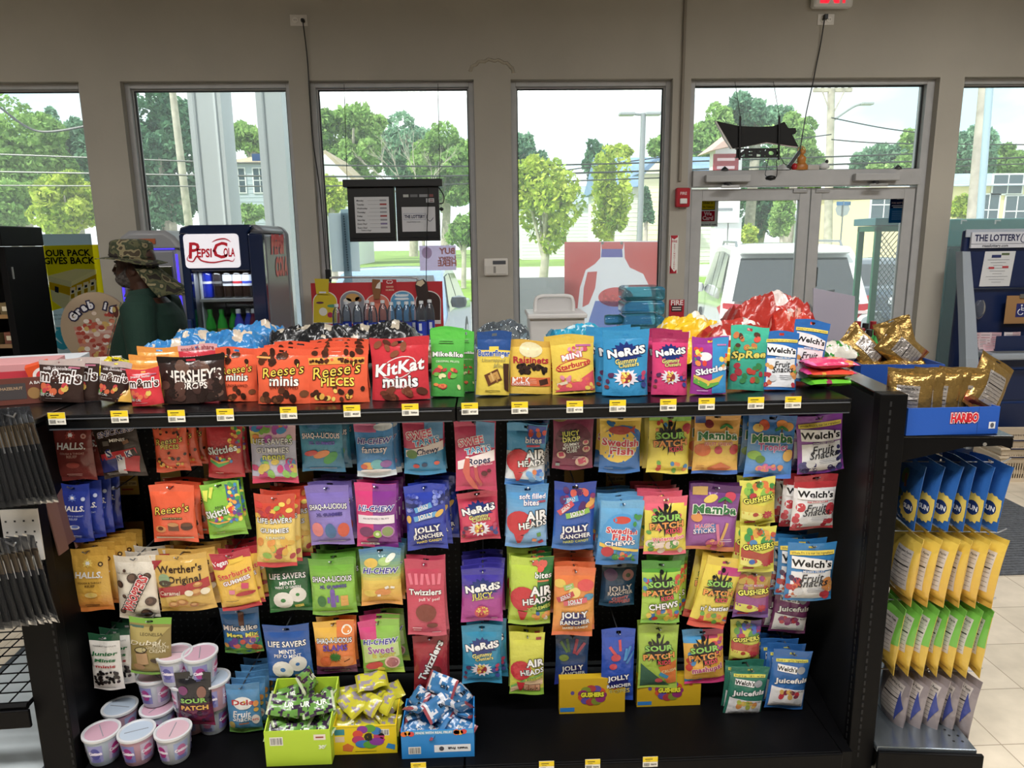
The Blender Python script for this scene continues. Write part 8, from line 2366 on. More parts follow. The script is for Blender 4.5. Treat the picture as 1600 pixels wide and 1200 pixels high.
# ---- stacked shopping baskets
bk0=aZ(1527,738,0)
BX, BYk=bk0.x, bk0.y-.10
def basket(z,lab,sign):
 t=thing('shopping_basket',lab,'basket',(BX+.22,BYk,z),rad(-4),'shopping baskets by the lottery desk')
 b=MB()
 W0, W1, D0, D1, Hh=.20, .235, .135, .165, .20
 cream='d3c3ab'
 b.box((-W0,-D0,0),(W0,D0,.006),cream)
 def rim(z,s_,t_):
  w_, d_=W0+(W1-W0)*s_, D0+(D1-D0)*s_
  b.box((-w_,-d_-.004,z),(w_,-d_+.004,z+t_),cream).box((-w_,d_-.004,z),(w_,d_+.004,z+t_),cream)
  b.box((-w_-.004,-d_,z),(-w_+.004,d_,z+t_),cream).box((w_-.004,-d_,z),(w_+.004,d_,z+t_),cream)
 rim(.0,0,.03);rim(.15,.75,.05)
 for k in range(26):
  u=-1+2*k/25
  for sy in(-1,1):
   b.add([(u*W0-.0035,sy*D0-.002,.02),(u*W0+.0035,sy*D0-.002,.02),(u*W0+.0035,sy*D0+.002,.02),(u*W0-.0035,sy*D0+.002,.02)]+[(u*W1*.97+s_*.0035,sy*(D0+.0225)+r_*.002,.155)for s_,r_ in((-1,-1),(1,-1),(1,1),(-1,1))],[(0,1,5,4),(1,2,6,5),(2,3,7,6),(3,0,4,7)],cream)
 for k in range(16):
  u=-1+2*k/15
  for sx in(-1,1):
   b.add([(sx*W0-.002,u*D0-.0035,.02),(sx*W0+.002,u*D0-.0035,.02),(sx*W0+.002,u*D0+.0035,.02),(sx*W0-.002,u*D0+.0035,.02)]+[(sx*(W0+.026)+s_*.002,u*D1*.97+r_*.0035,.155)for s_,r_ in((-1,-1),(1,-1),(1,1),(-1,1))],[(0,1,5,4),(1,2,6,5),(2,3,7,6),(3,0,4,7)],cream)
 bd=b.build('basket_body',M_SATIN,t,local=True)
 MB().box((-W1-.012,-D1-.012,.188),(W1+.012,-D1,.205),cream).box((-W1-.012,D1,.188),(W1+.012,D1+.012,.205),cream).box((-W1-.012,-D1,.188),(-W1,D1,.205),cream).box((W1,-D1,.188),(W1+.012,D1,.205),cream).build('rim',M_SATIN,t,bevel=.003,local=True)
 MB().tube([(-.18,-D1-.014,.198),(-.02,-D1-.016,.199),(.15,-D1-.014,.198)],.006,'1e2440',n=6).build('handle',M_SATIN,t,local=True)
 if sign:
  b=MB().box((-.03,-D0-.022,.045),(.19,-D0-.018,.135),'26285a')
  b.text('CAMEL',(.08,-D0-.0226,.105),.15,'e6d6c0',bold=.08,height=.024).text('Genuine Taste',(.06,-D0-.0226,.062),.13,'b8b0a8',shear=.2,bold=.02).disc((.09,-D0-.0224,.078),.02,.016,'d8a83a',n=10)
  b.build('front_card',M_CARD,t,local=True)
  b=MB().box((-W0-.022,-.09,.045),(-W0-.018,.07,.13),'26285a')
  b.text('CAMEL',(-W0-.0226,-.01,.105),.12,'e6d6c0',u=(0,-1,0),bold=.08,height=.022).text('Genuine Taste',(-W0-.0226,-.01,.065),.10,'b8b0a8',u=(0,-1,0),shear=.2,bold=.02)
  b.build('side_card',M_CARD,t,local=True)
 return t
basket(.0,'cream shopping basket at the bottom of the stack, with dark blue cards',True)
basket(.062,'cream shopping basket in the middle of the stack',False)
basket(.124,'topmost cream shopping basket of the stack',False)
# ---- grey entrance mat
m_mat=mat('ribbed_mat','5d6065',rough=.95,vary=.3,vscale=60,bump=.6,bscale=130)
b=MB()
mx0, my0, my1=1.9, 3.36, 5.2
b.box((mx0,my0,0.0005),(3.485,my1,.008),'5d6065')
for k in range(58):
 b.box((mx0+.01,my0+.02+k*.031,.008),(3.475,my0+.034+k*.031,.0105),'6a6d72')
tag(b.build('entrance_mat',m_mat),'grey ribbed entrance mat on the cream floor','mat')
# ==== the man by the fridge
MY=4.52
def mp(px,py,dy=0.0):
 v=aY(px,py,MY)
 return Vector((v.x,MY+dy,v.z))
man=thing('person','person in a camouflage sun hat and dark green polo shirt, standing in profile','person',(mp(235,500).x,MY,0))
M_SKIN=mat('dark_skin','4a2e22',rough=.5,vary=.12,vscale=14,bump=.08,bscale=90)
def slices(b,L,n=20,col='4a2e22',p=2.3):
 """Stack of rounded cross-sections (x front, x back, half width, z, y offset)."""
 V=[]
 for xf, xb, hw, z, yo in L:
  cx, rx=(xf+xb)/2, (xb-xf)/2
  for k in range(n):
   a=2*PI*k/n
   ca, sa=math.cos(a), math.sin(a)
   V.append((cx+rx*math.copysign(abs(ca)**(2/p),ca),MY+yo+hw*math.copysign(abs(sa)**(2/p),sa),z))
 m=len(L)
 Fc=[(i*n+k,i*n+(k+1)%n,(i+1)*n+(k+1)%n,(i+1)*n+k)for i in range(m-1)for k in range(n)]
 Fc+=[tuple(range(n-1,-1,-1)),tuple((m-1)*n+k for k in range(n))]
 b.add(V,Fc,col)
def sl(py,x0,x1,hw,yo=0):
 a, c=mp(x0,py), mp(x1,py)
 return(a.x,c.x,hw,a.z,yo)
b=MB()
slices(b,[sl(452,205,228,.045),sl(446,194,230,.052),sl(442,187,233,.058),sl(438,184.5,236,.064),sl(434,183,239,.068),sl(431,183.6,240,.069),sl(428,182,241,.070),sl(424,182.5,242,.071),sl(419,183,243,.072),sl(415,184,243,.073),sl(411,182,243,.075),sl(405,182.5,243,.077),sl(397,185,241,.077),sl(389,191,237,.070),sl(383,200,230,.05)],p=2.15)
b.tube([mp(183.5,412),mp(180.5,418),mp(178.8,423),mp(182.5,426)],[.008,.012,.017,.012],n=10)
for s_ in(-1,1):
 b.lathe([(.002,-.008),(.009,-.004),(.009,.004),(.002,.008)],mp(182.5,424.5,s_*.013),10)
 b.lathe([(.004,-.011),(.024,-.007),(.028,0),(.024,.007),(.004,.011)],mp(215,421,s_*.074),12,sy=1.35,R=Matrix.Rotation(rad(90),3,'X'))
b.tube([mp(184.5,430.5,-.028),mp(181.8,430,0),mp(184.5,430.5,.028)],[.005,.008,.005],n=8)
b.tube([mp(185.3,434.5,-.025),mp(182.6,434.5,0),mp(185.3,434.5,.025)],[.005,.009,.005],n=8)
b.tube([mp(220,436),mp(224,455),mp(229,478)],[.054,.056,.064],n=16)
zs, zw, zc=mp(230,480).z, 1.02, .82
x_f, x_b=mp(188,520).x, mp(282,520).x
cxm=(x_f+x_b)/2
slices(b,[(cxm-.15,cxm+.14,.17,.78,0),(cxm-.19,cxm+.16,.185,.92,0),(cxm-.21,cxm+.16,.19,1.08,0),(cxm-.18,cxm+.17,.20,1.24,0),(cxm-.13,cxm+.16,.19,1.36,0),(cxm-.05,cxm+.10,.12,1.44,0)],24)
for s_ in(-1,1):
 sh=Vector((cxm+.03,MY+s_*.215,1.385))
 el=Vector((cxm+.07,MY+s_*.265,1.08))
 wr=Vector((cxm-.06,MY+s_*.262,.86))
 b.tube([sh+Vector((0,-s_*.06,.02)),sh,(sh+el)/2,el,(el+wr)/2+Vector((.005,0,0)),wr],[.062,.066,.056,.045,.044,.030],n=14)
 hd=(wr-el).normalized()
 fw_=Vector((-.9,0,-.2)).normalized()
 pm=wr+hd*.05
 b.tube([wr,wr+hd*.04,wr+hd*.095],[.029,.040,.034],n=12)
 for q in range(4):
  base=wr+hd*(.085-.006*abs(q-1))+fw_*(.026-.0175*q)
  ln=(.036,.041,.038,.029)[q]
  cur=Vector((0,-s_*.4,0))
  p1=base+hd*ln
  p2=p1+(hd+cur).normalized()*ln*.72
  p3=p2+(hd+cur*2.4).normalized()*ln*.5
  b.tube([base,p1,p2,p3],[.0095,.009,.0085,.0065],n=8)
 t0=wr+hd*.028+fw_*.028
 t1=t0+(hd*.6+fw_*.7).normalized()*.038
 b.tube([t0,t1,t1+(hd+fw_*.25).normalized()*.030],[.013,.011,.008],n=8)
 hp=Vector((cxm-.01,MY+s_*.10,.84))
 kn=Vector((cxm-.035-.02*s_,MY+s_*.11,.47))
 an=Vector((cxm+.01-.03*s_,MY+s_*.115,.09))
 b.tube([hp,(hp+kn)/2,kn,(kn+an)/2+Vector((.012,0,.03)),an],[.100,.086,.060,.056,.040],n=16)
 b.tube([an+Vector((.03,0,-.05)),an+Vector((-.06,0,-.055)),an+Vector((-.15,0,-.068))],[.036,.036,.022],n=12)
body=b.build('body',M_SKIN,man,smooth=80)
rm=body.modifiers.new('fuse','REMESH')
rm.mode='VOXEL'
rm.voxel_size=.006
rm.use_smooth_shade=True
smo=body.modifiers.new('soft','SMOOTH')
smo.iterations=3
for s_ in(-1,1):
 e_=MB().lathe([(.001,-.010),(.007,-.007),(.010,0),(.007,.007),(.001,.010)],mp(185.8,414.6,s_*.034),12,'dcd4cc')
 e_.disc(mp(183.5,414.6,s_*.036),.004,.005,'1a1210',u=(0,s_*1,0),v=(0,0,1),n=10)
 e_.build('eye',M_GLOSS,man,smooth=60)
 MB().tube([mp(184.0,409.8,s_*.016),mp(183.4,408.6,s_*.034),mp(187,409.8,s_*.052)],[.003,.005,.003],'3a332e',n=6).build('eyebrow',M_CLOTH,man,smooth=60)
b=MB()
slices(b,[sl(449,193,222,.045),sl(444,186.5,222,.058),sl(440,183.0,223,.065),sl(436,181.8,222,.0705),sl(433.5,182.6,218,.0725),sl(429,188,213,.0725),sl(424,196,209,.0735),sl(418,203,208,.0745)],22,p=2.15)
k0=len(b.v)
b.tube([mp(186,428.4,-.034),mp(181.2,427.6,-.012),mp(181.0,427.4,.0),mp(181.2,427.6,.012),mp(186,428.4,.034)],[.004,.007,.006,.007,.004],n=8)
b.c=[(hx('5c5550')if i%3 else hx('443d39'))for i in range(len(b.f))]
b.build('beard',mat('grey_beard',rough=.95,bump=1.0,bscale=160,vary=.35,vscale=60),man,smooth=60)
b=MB()
slices(b,[sl(436,226,242,.055),sl(428,222,244.5,.068),sl(418,218,245,.075),sl(408,216,245,.078)],18)
b.build('hair',mat('grey_hair','57524e',rough=.95,bump=1.0,bscale=160),man,smooth=60)
M_SHIRT=mat('dark_green_knit','1b3a2f',rough=.85,vary=.18,vscale=5,bump=.25,bscale=180)
b=MB()
slices(b,[(mp(178,560).x-.012,cxm+.185,.205,.86,0),(mp(176,560).x-.015,cxm+.195,.225,1.0,0),(mp(178,550).x,mp(289,550).x,.235,mp(230,555).z,0),(mp(183,530).x,mp(289,530).x,.24,mp(230,530).z,0),(mp(190,508).x,mp(287,508).x,.238,mp(230,508).z,0),(mp(196,490).x,mp(279,490).x,.225,mp(230,490).z,0),(mp(200,476).x,mp(266,476).x,.18,mp(230,476).z,0),(mp(203,466).x,mp(250,466).x,.115,mp(230,466).z,0),(mp(206,460).x,mp(243,460).x,.085,mp(230,460).z,0)],28,'1b3a2f',2.2)
for s_ in(-1,1):
 sh=Vector((cxm+.03,MY+s_*.19,1.375))
 el=Vector((cxm+.065,MY+s_*.262,1.10))
 b.tube([sh+Vector((-.01,-s_*.08,.03)),sh,sh*.5+el*.5,el],[.085,.10,.092,.086],'1b3a2f',n=18)
shirt=b.build('polo_shirt',M_SHIRT,man,smooth=80)
rm=shirt.modifiers.new('fuse','REMESH')
rm.mode='VOXEL'
rm.voxel_size=.008
rm.use_smooth_shade=True
smo=shirt.modifiers.new('soft','SMOOTH')
smo.iterations=4
b=MB()
def colr(u,v_):
 a=rad(-150)+u*rad(300)
 p=mp(223+3*v_,466-15*v_)
 r=.082+.020*(1-v_)
 return(p.x+r*1.05*math.cos(a),MY+r*.95*math.sin(a),p.z+.012*math.cos(a))
b.grid(colr,24,3,'173228')
b.build('collar',M_SHIRT,shirt,smooth=60)
b=MB()
b.grid(lambda u,v_:(mp(201-5*u,452+12*u).x+.015*v_,MY+(v_-.5)*.05,mp(201-5*u,452+12*u).z),4,3,'c9c4b4')
b.build('undershirt',M_CLOTH,shirt)
for dy in(-.10,-.03):
 pts=[mp(199,470),mp(192,495),mp(184,525),mp(178,550)]
 MB().tube([p+Vector((.010 if dy<-.05 else-.004,dy,0))for p in pts],.0022,'4a7a66',n=5).build('piping',M_SATIN,shirt)
em=MB()
q=mp(212,480)
for px, py, r1_, r2_, col in((212,481,.024,.036,'5a2a20'),(210,478,.014,.016,'b8a060'),(214,485,.014,.012,'c8b48a'),(208,487,.010,.012,'8a3a2a'),(216,476,.010,.010,'c0a868')):
 v=aY(px,py,MY-.2)
 em.disc((mp(px,py).x,MY-.248+(0.001 if col=='5a2a20' else 0),mp(px,py).z),r1_,r2_,col,u=(.92,-.38,0),v=(0,0,1),n=14)
em.build('emblem',M_CLOTH,shirt)
b=MB()
slices(b,[(cxm-.165,cxm+.16,.195,.74,0),(cxm-.21,cxm+.175,.205,.86,0),(cxm-.225,cxm+.175,.21,.98,0)],24,'2a2c33')
for s_ in(-1,1):
 hp=Vector((cxm-.01,MY+s_*.10,.84))
 kn=Vector((cxm-.035-.02*s_,MY+s_*.11,.47))
 an=Vector((cxm+.01-.03*s_,MY+s_*.115,.10))
 b.tube([hp,(hp+kn)/2,kn,an],[.115,.10,.082,.072],'2a2c33',n=16)
pants=b.build('trousers',M_CLOTH,man,smooth=70)
for s_ in(-1,1):
 an=Vector((cxm+.01-.03*s_,MY+s_*.115,.09))
 MB().tube([an+Vector((.045,0,-.045)),an+Vector((-.06,0,-.044)),an+Vector((-.13,0,-.056)),an+Vector((-.17,0,-.07))],[.044,.046,.040,.018],'1c1c1e',n=14).build('shoe',M_SATIN,man,smooth=60)
def camo():
 m=mat('camouflage','55503c',rough=.9,bump=.3,bscale=220)
 n=m.node_tree
 t=n.nodes.new('ShaderNodeTexCoord')
 z=n.nodes.new('ShaderNodeTexNoise')
 z.inputs['Scale'].default_value=16
 z.inputs['Detail'].default_value=1.5
 r_=n.nodes.new('ShaderNodeValToRGB')
 r_.color_ramp.interpolation='CONSTANT'
 for k, (p,c_)in enumerate(((0,'2c2620'),(.42,'5a5a3e'),(.50,'3d4430'),(.57,'8f8464'),(.64,'4a4030'))):
  e=r_.color_ramp.elements[k]if k<2 else r_.color_ramp.elements.new(p)
  e.position=p
  e.color=(*hx(c_),1)
 n.links.new(t.outputs['Object'],z.inputs['Vector'])
 n.links.new(z.outputs['Fac'],r_.inputs['Fac'])
 n.links.new(r_.outputs['Color'],n.nodes['Principled BSDF'].inputs['Base Color'])
 return m
M_CAMO=camo()
hc=mp(207,403)
b=MB()
def crown(u,v_):
 a=u*2*PI
 r=.128*(1-.10*v_*v_)if v_<.6 else .128*.964*math.cos((v_-.6)/.4*PI/2)**.62
 z=.085*min(v_,.6)/.6+(.034*math.sin((max(v_,.6)-.6)/.4*PI/2))
 n=1+.05*noise.noise(Vector((math.cos(a)*1.6,math.sin(a)*1.6,v_*3)))
 return(hc.x+r*n*math.cos(a),MY+r*.86*n*math.sin(a),hc.z-.004+z-.03*math.cos(a)*0-.012*(math.cos(a))*(1-v_))
b.grid(crown,40,16)
hat=b.build('sun_hat',M_CAMO,man,smooth=70)
b=MB()
def brim(u,v_):
 a=u*2*PI
 ca, sa=math.cos(a), math.sin(a)
 r=.122+v_*(.075+.012*(ca<0)*abs(ca))
 dz=-.010*ca-v_*(.006+.022*max(0,ca)+.006*sa*sa)+.008*v_*math.sin(3*a+1)
 if ca<0:
  dz+=.004*v_*abs(ca)
 return(hc.x+r*ca,MY+r*.90*sa,hc.z-.004+dz)
b.grid(brim,48,5)
o=b.build('brim',M_CAMO,hat,smooth=70)
o.modifiers.new('thick','SOLIDIFY').thickness=.004
b=MB().tube([(hc.x+.1285*math.cos(a),MY+.1285*.86*math.sin(a),hc.z+.012-.010*math.cos(a))for a in np.linspace(0,2*PI,40)],.006,'3a3a2a',n=6)
b.build('hat_band',M_CAMO,hat,smooth=60)
b=MB()
def flap(u,v_):
 a=rad(-72)+u*rad(144)
 ca, sa=math.cos(a), math.sin(a)
 r0=.118
 x=hc.x+r0*ca+v_*(.10+.09*ca)+.03*v_*v_
 y_=MY+(r0*.9+.035*v_)*sa
 z=hc.z-.025-.010*ca-v_*(.235-.035*ca)+.05*v_*v_*.3+.010*math.sin(u*14)*v_
 return(x,y_,z)
b.grid(flap,28,10)
o=b.build('neck_flap',M_CAMO,hat,smooth=70)
o.modifiers.new('thick','SOLIDIFY').thickness=.004
# ==== outside
GZ=-.12
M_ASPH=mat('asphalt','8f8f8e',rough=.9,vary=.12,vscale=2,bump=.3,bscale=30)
M_CONC=mat('concrete','d0cdc6',rough=.9,vary=.08,vscale=1.5,bump=.2,bscale=20)
M_GRASS=mat('grass_blades','7fa238',rough=.95,vary=.3,vscale=1.2,bump=.6,bscale=14)
structure(MB().box((-90,5.8,GZ-.3),(90,8.0,GZ)).build('sidewalk',M_CONC),'pale concrete walk outside the shop front','sidewalk')
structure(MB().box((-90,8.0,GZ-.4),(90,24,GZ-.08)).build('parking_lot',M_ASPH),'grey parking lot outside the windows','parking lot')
structure(MB().box((-90,24,GZ-.4),(90,37,GZ-.02)).build('lawn',M_GRASS),'green lawn strip between parking lot and street','lawn')
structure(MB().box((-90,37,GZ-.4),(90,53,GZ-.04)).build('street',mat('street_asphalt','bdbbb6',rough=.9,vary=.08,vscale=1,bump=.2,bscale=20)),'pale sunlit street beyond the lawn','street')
structure(MB().box((-90,36.6,GZ-.4),(90,37.0,GZ+.06)).box((-90,52.9,GZ-.4),(90,53.3,GZ+.06)).build('kerb',M_CONC),'pale kerbs along the street','kerb')
structure(MB().box((-140,53.3,GZ-.4),(140,190,GZ+.02)).build('ground',mat('far_grass','7d9a48',rough=.95,vary=.3,vscale=.15)),'grassy ground under the houses and trees','ground')
Yc_=7.4
a, c=aY(301,240,Yc_), aY(352,240,Yc_)
t=structure(thing('trim_3','x','column',((a.x+c.x)/2,Yc_,GZ)),'white boxed canopy column outside the window','column')
MB().box((a.x,Yc_,GZ),(c.x,Yc_+.32,7.0),'c3c8cc').build('shaft',M_SATIN,t)
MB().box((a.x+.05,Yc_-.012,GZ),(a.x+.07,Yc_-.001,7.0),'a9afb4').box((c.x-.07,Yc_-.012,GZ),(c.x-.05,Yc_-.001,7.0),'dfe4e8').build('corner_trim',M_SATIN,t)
a, c=aY(406,240,Yc_), aY(446,240,Yc_)
t=structure(thing('trim_4','x','column',((a.x+c.x)/2,Yc_,GZ)),'second white boxed column behind the drinks fridge','column')
MB().box((a.x,Yc_,GZ),(c.x,Yc_+.32,7.0),'b9bfc3').build('shaft',M_SATIN,t)
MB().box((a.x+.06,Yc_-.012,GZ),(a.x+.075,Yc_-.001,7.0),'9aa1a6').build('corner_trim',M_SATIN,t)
# ---- cars
M_CARGLASS=mat('car_glass','1c242c',rough=.05,coat=.6,spec=.8)
M_CARW=mat('car_paint',rough=.22,coat=.9)
def car(name,lab,loc,rz,paint,L=4.7,W=1.9,H=1.75,suv=True,plate=True):
 """A car built along +y (front at +y), origin on the ground under its middle."""
 t=thing(name,lab,'car',loc,rz)
 def wid(z):
  return W/2*(1.0 if z<.95 else 1-.20*(z-.95)/(H-.95))
 if suv:
  sil=[(-L/2,.45),(-L/2-.03,.75),(-L/2+.02,1.0),(-L/2+.10,1.10),(-L/2+.42,H-.12),(-L/2+.58,H-.03),(-.3,H),(.45,H-.05),(1.25,1.12),(1.45,1.04),(L/2-.15,.88),(L/2,.66),(L/2,.42),(L/2-.2,.28),(-L/2+.2,.28)]
 else:
  sil=[(-L/2,.45),(-L/2,.85),(-L/2+.12,.96),(-L/2+.75,.99),(-L/2+1.3,H-.05),(-.2,H),(.35,H-.06),(1.15,1.0),(1.3,.96),(L/2-.15,.80),(L/2,.62),(L/2,.40),(L/2-.2,.25),(-L/2+.2,.25)]
 n=len(sil)
 b=MB()
 V=[]
 sec=((-1,1),(-.55,1),(0,1.0),(.55,1),(1,1))
 for y, z in sil:
  for s_, _ in sec:
   cr=.035*(1-s_*s_)
   V.append((s_*wid(z),y+(cr if y>0 else-cr)*(z<1.2),z+(cr*.9 if z>1.2 else 0)))
 m=len(sec)
 Fc=[]
 for i in range(n):
  j=(i+1)%n
  for k in range(m-1):
   Fc.append((i*m+k,i*m+k+1,j*m+k+1,j*m+k))
 Fc.append(tuple(i*m for i in range(n)))
 Fc.append(tuple(i*m+m-1 for i in range(n-1,-1,-1)))
 b.add(V,Fc,paint)
 body=b.build('body',M_CARW,t,smooth=38,bevel=.03,local=True)
 def side(pts,s_,lift=.012):
  return[(s_*(wid(z)+lift),y,z)for y,z in pts]
 zt=H-.12
 if suv:
  wins=[[(-L/2+.42,1.12),(-L/2+.62,zt-.02),(-L/2+1.15,zt+.02),(-L/2+1.2,1.09)],[(-L/2+1.28,1.09),(-L/2+1.24,zt+.02),(-.42,zt+.03),(-.38,1.07)],[(-.30,1.07),(-.34,zt+.03),(.36,zt-.01),(1.0,1.07)]]
 else:
  wins=[[(-L/2+.95,1.0),(-L/2+1.35,zt),(-.25,zt+.03),(-.25,1.0)],[(-.17,1.0),(-.17,zt+.03),(.3,zt),(.95,1.0)]]
 for s_ in(-1,1):
  for wn in wins:
   V=side(wn,s_)
   MB().add(V,[tuple(range(len(V)))if s_<0 else tuple(range(len(V)-1,-1,-1))],'1c242c').build('side_window',M_CARGLASS,t,local=True)
 if suv:
  r0, r1=(-L/2+.085,1.12), (-L/2+.39,H-.17)
 else:
  r0, r1=(-L/2+.80,1.02), (-L/2+1.26,H-.09)
 f0, f1=(1.17,1.14)if suv else(1.07,1.03), (.50,H-.10)if suv else(.42,H-.09)
 for nm, p, q, d in(('rear_window',r0,r1,-1),('windscreen',f0,f1,1)):
  V=[(-wid(p[1])*.86,p[0]+d*.050,p[1]),(wid(p[1])*.86,p[0]+d*.050,p[1]),(wid(q[1])*.84,q[0]+d*.050,q[1]),(-wid(q[1])*.84,q[0]+d*.050,q[1])]
  MB().add(V,[(0,1,2,3)if d<0 else(3,2,1,0)],'1c242c').build(nm,M_CARGLASS,t,local=True)
 for yy in(-L/2+.85,L/2-.88):
  for s_ in(-1,1):
   b=MB().lathe([(.15,-.11),(.345,-.10),(.36,-.05),(.36,.05),(.345,.10),(.15,.11)],(s_*(W/2-.10),yy,.36),24,'17181a',R=Matrix.Rotation(rad(90),3,'Y'))
   wh=b.build('tyre',M_MATTE,t,smooth=40,local=True)
   b=MB().lathe([(.01,-.115),(.21,-.112),(.23,-.09),(.23,.09),(.21,.112),(.01,.115)],(s_*(W/2-.10),yy,.36),10,'b4b7ba',R=Matrix.Rotation(rad(90),3,'Y'))
   b.build('wheel_rim',M_METAL,wh,smooth=20,local=True)
 yb=-L/2
 for s_ in(-1,1):
  if suv:
   b=MB().add([(s_*W*.30,yb-.045,.90),(s_*W*.485,yb+.02,.90),(s_*(W*.505),yb+.28,1.02),(s_*W*.47,yb+.05,1.10),(s_*W*.33,yb-.02,1.08)],[(0,1,2,3,4)if s_>0 else(4,3,2,1,0)],'c01c2e')
   b.add([(s_*W*.33,yb-.052,.97),(s_*W*.47,yb+.008,.97),(s_*W*.47,yb+.012,1.01),(s_*W*.33,yb-.048,1.01)],[(0,1,2,3)if s_>0 else(3,2,1,0)],'f0d4d8')
  else:
   b=MB().box((s_*W*.36-.12,yb-.03,.72),(s_*W*.36+.12,yb+.05,.86),'b41c2c')
  b.build('tail_light',M_GLOSS,t,local=True)
  MB().box((s_*W*.36-.16,L/2-.12,.66),(s_*W*.36+.16,L/2+.025,.80),'dfe6ea').build('head_light',M_GLOSS,t,bevel=.02,local=True)
  b=MB().lathe([(.02,-.09),(.10,-.07),(.12,0),(.10,.07),(.02,.09)],(s_*(W/2+.10),.78 if suv else .70,1.12),16,paint if suv else '2a2e34',sy=.6)
  b.build('wing_mirror',M_CARW,t,smooth=50,local=True)
  if suv:
   MB().tube([(s_*W*.36,yb+.72,H-.03),(s_*W*.36,yb+.85,H+.045),(s_*W*.36,.2,H+.05),(s_*W*.36,.35,H-.02)],.018,'9a9da0',n=8).build('roof_rail',M_METAL,t,smooth=60,local=True)
 if suv:
  MB().box((-W*.36,yb+.26,H-.115),(W*.36,yb+.56,H-.075),paint).build('spoiler',M_CARW,t,bevel=.015,local=True)
  MB().tube([(-.1,yb-.02,1.16),(.25,yb+.035,1.24),(.50,yb+.10,1.27)],.012,'111214',n=6).build('rear_wiper',M_SATIN,t,local=True)
  b=MB()
  b.text('ML 350',(-W*.25,yb-.075,.985),.26,'8a8d92',bold=.04)
  b.lathe([(.065,0),(.065,.012),(.05,.012),(.05,0)],(0,yb-.06,.96),20,'a8abb0',R=Matrix.Rotation(rad(90),3,'X'),cap=False)
  b.build('badge',M_METAL,t,local=True)
 MB().box((-.26,yb-.075,.70),(.26,yb-.055,.83),'dfe3ea').build('number_plate',M_CARD,t,bevel=.004,local=True)
 MB().box((-W*.47,yb-.07,.40),(W*.47,yb+.2,.58),paint).build('rear_bumper',M_CARW,t,bevel=.04,local=True)
 MB().box((-W*.47,L/2-.2,.36),(W*.47,L/2+.06,.54),paint).build('front_bumper',M_CARW,t,bevel=.04,local=True)
 MB().box((-W*.28,L/2-.05,.58),(W*.28,L/2+.02,.74),'1a1c1f').build('grille',M_SATIN,t,bevel=.01,local=True)
 return t
pc=aY(1238,420,9.3)
car('white_suv','white sport utility car parked outside the doors, seen from behind',(pc.x+.62,9.3+2.35,GZ-.08),rad(-13),'f2f2f2',L=4.75,W=1.95,H=1.86)
pc=aY(612,420,8.6)
car('blue_car','pale blue car parked nose towards the window behind the ice cream sign',(pc.x-.25,8.7+2.3,GZ-.08),rad(180-4),'6d93bd',L=4.5,W=1.85,H=1.58,suv=False)
pc=aY(1352,420,13.5)
car('dark_car','dark grey car parked beyond the white one at the right',(pc.x+1.2,15.5,GZ-.08),rad(-14),'3a4654',L=4.6,W=1.85,H=1.50,suv=False)
pc=aY(1315,356,48)
car('green_car','small dark green parked car in front of the white house across the street',(pc.x,58,GZ),rad(80),'3d5a52',L=4.4,W=1.8,H=1.45,suv=False)
# ---- green wire gas cage right outside the doors
CY=6.45
a, c=aY(1362,345,CY), aY(1432,345,CY)
zt=aY(1390,342,CY).z+.03
t=thing('gas_cage','green wire mesh gas bottle cage outside the right door','gas cage',((a.x+c.x)/2+.25,CY+.3,GZ))
gx0, gx1=a.x+.05, a.x+.62
grn='2a8a62'
b=MB()
for x in(gx0,gx1-.055):
 for yy in(CY,CY+.3):
  b.box((x,yy,GZ),(x+.055,yy+.035,zt-.10),grn)
b.box((gx0,CY,zt-.14),(gx1,CY+.335,zt-.09),grn).box((gx0,CY,GZ+.05),(gx1,CY+.335,GZ+.1),grn)
b.build('frame',M_SATIN,t,bevel=.004)
MB().box((gx0-.03,CY-.03,zt-.085),(gx1+.03,CY+.36,zt-.02),'5a9aa0').build('top_panel',M_SATIN,t,bevel=.006)
b=MB()
for k in range(40):
 for sg in(-1,1):
  z0=GZ+.1+k*.055
  x0_, x1_=gx0+.05, gx1-.05
  z1=z0+sg*(x1_-x0_)*1.25
  zl, zh_=GZ+.1, zt-.14
  P0, P1=Vector((x0_,CY+.02,z0)), Vector((x1_,CY+.02,z1))
  f0=max(0,((zl if sg>0 else zh_)-z0)/(z1-z0))if z1!=z0 else 0
  f1_=min(1,((zh_ if sg>0 else zl)-z0)/(z1-z0))
  if z0>zh_ or f1_<=0 or f0>=f1_:
   continue
  b.tube([P0.lerp(P1,f0),P0.lerp(P1,f1_)],.0045,'b9c4c6',n=4)
for k in range(-14,0):
 z0=GZ+.1+k*.055
 x0_, x1_=gx0+.05, gx1-.05
 z1=z0+(x1_-x0_)*1.25
 if z1>GZ+.1:
  P0, P1=Vector((x0_,CY+.02,z0)), Vector((x1_,CY+.02,z1))
  f0=(GZ+.1-z0)/(z1-z0)
  b.tube([P0.lerp(P1,f0),P1],.0045,'b9c4c6',n=4)
b.build('wire_mesh',M_METAL,t)
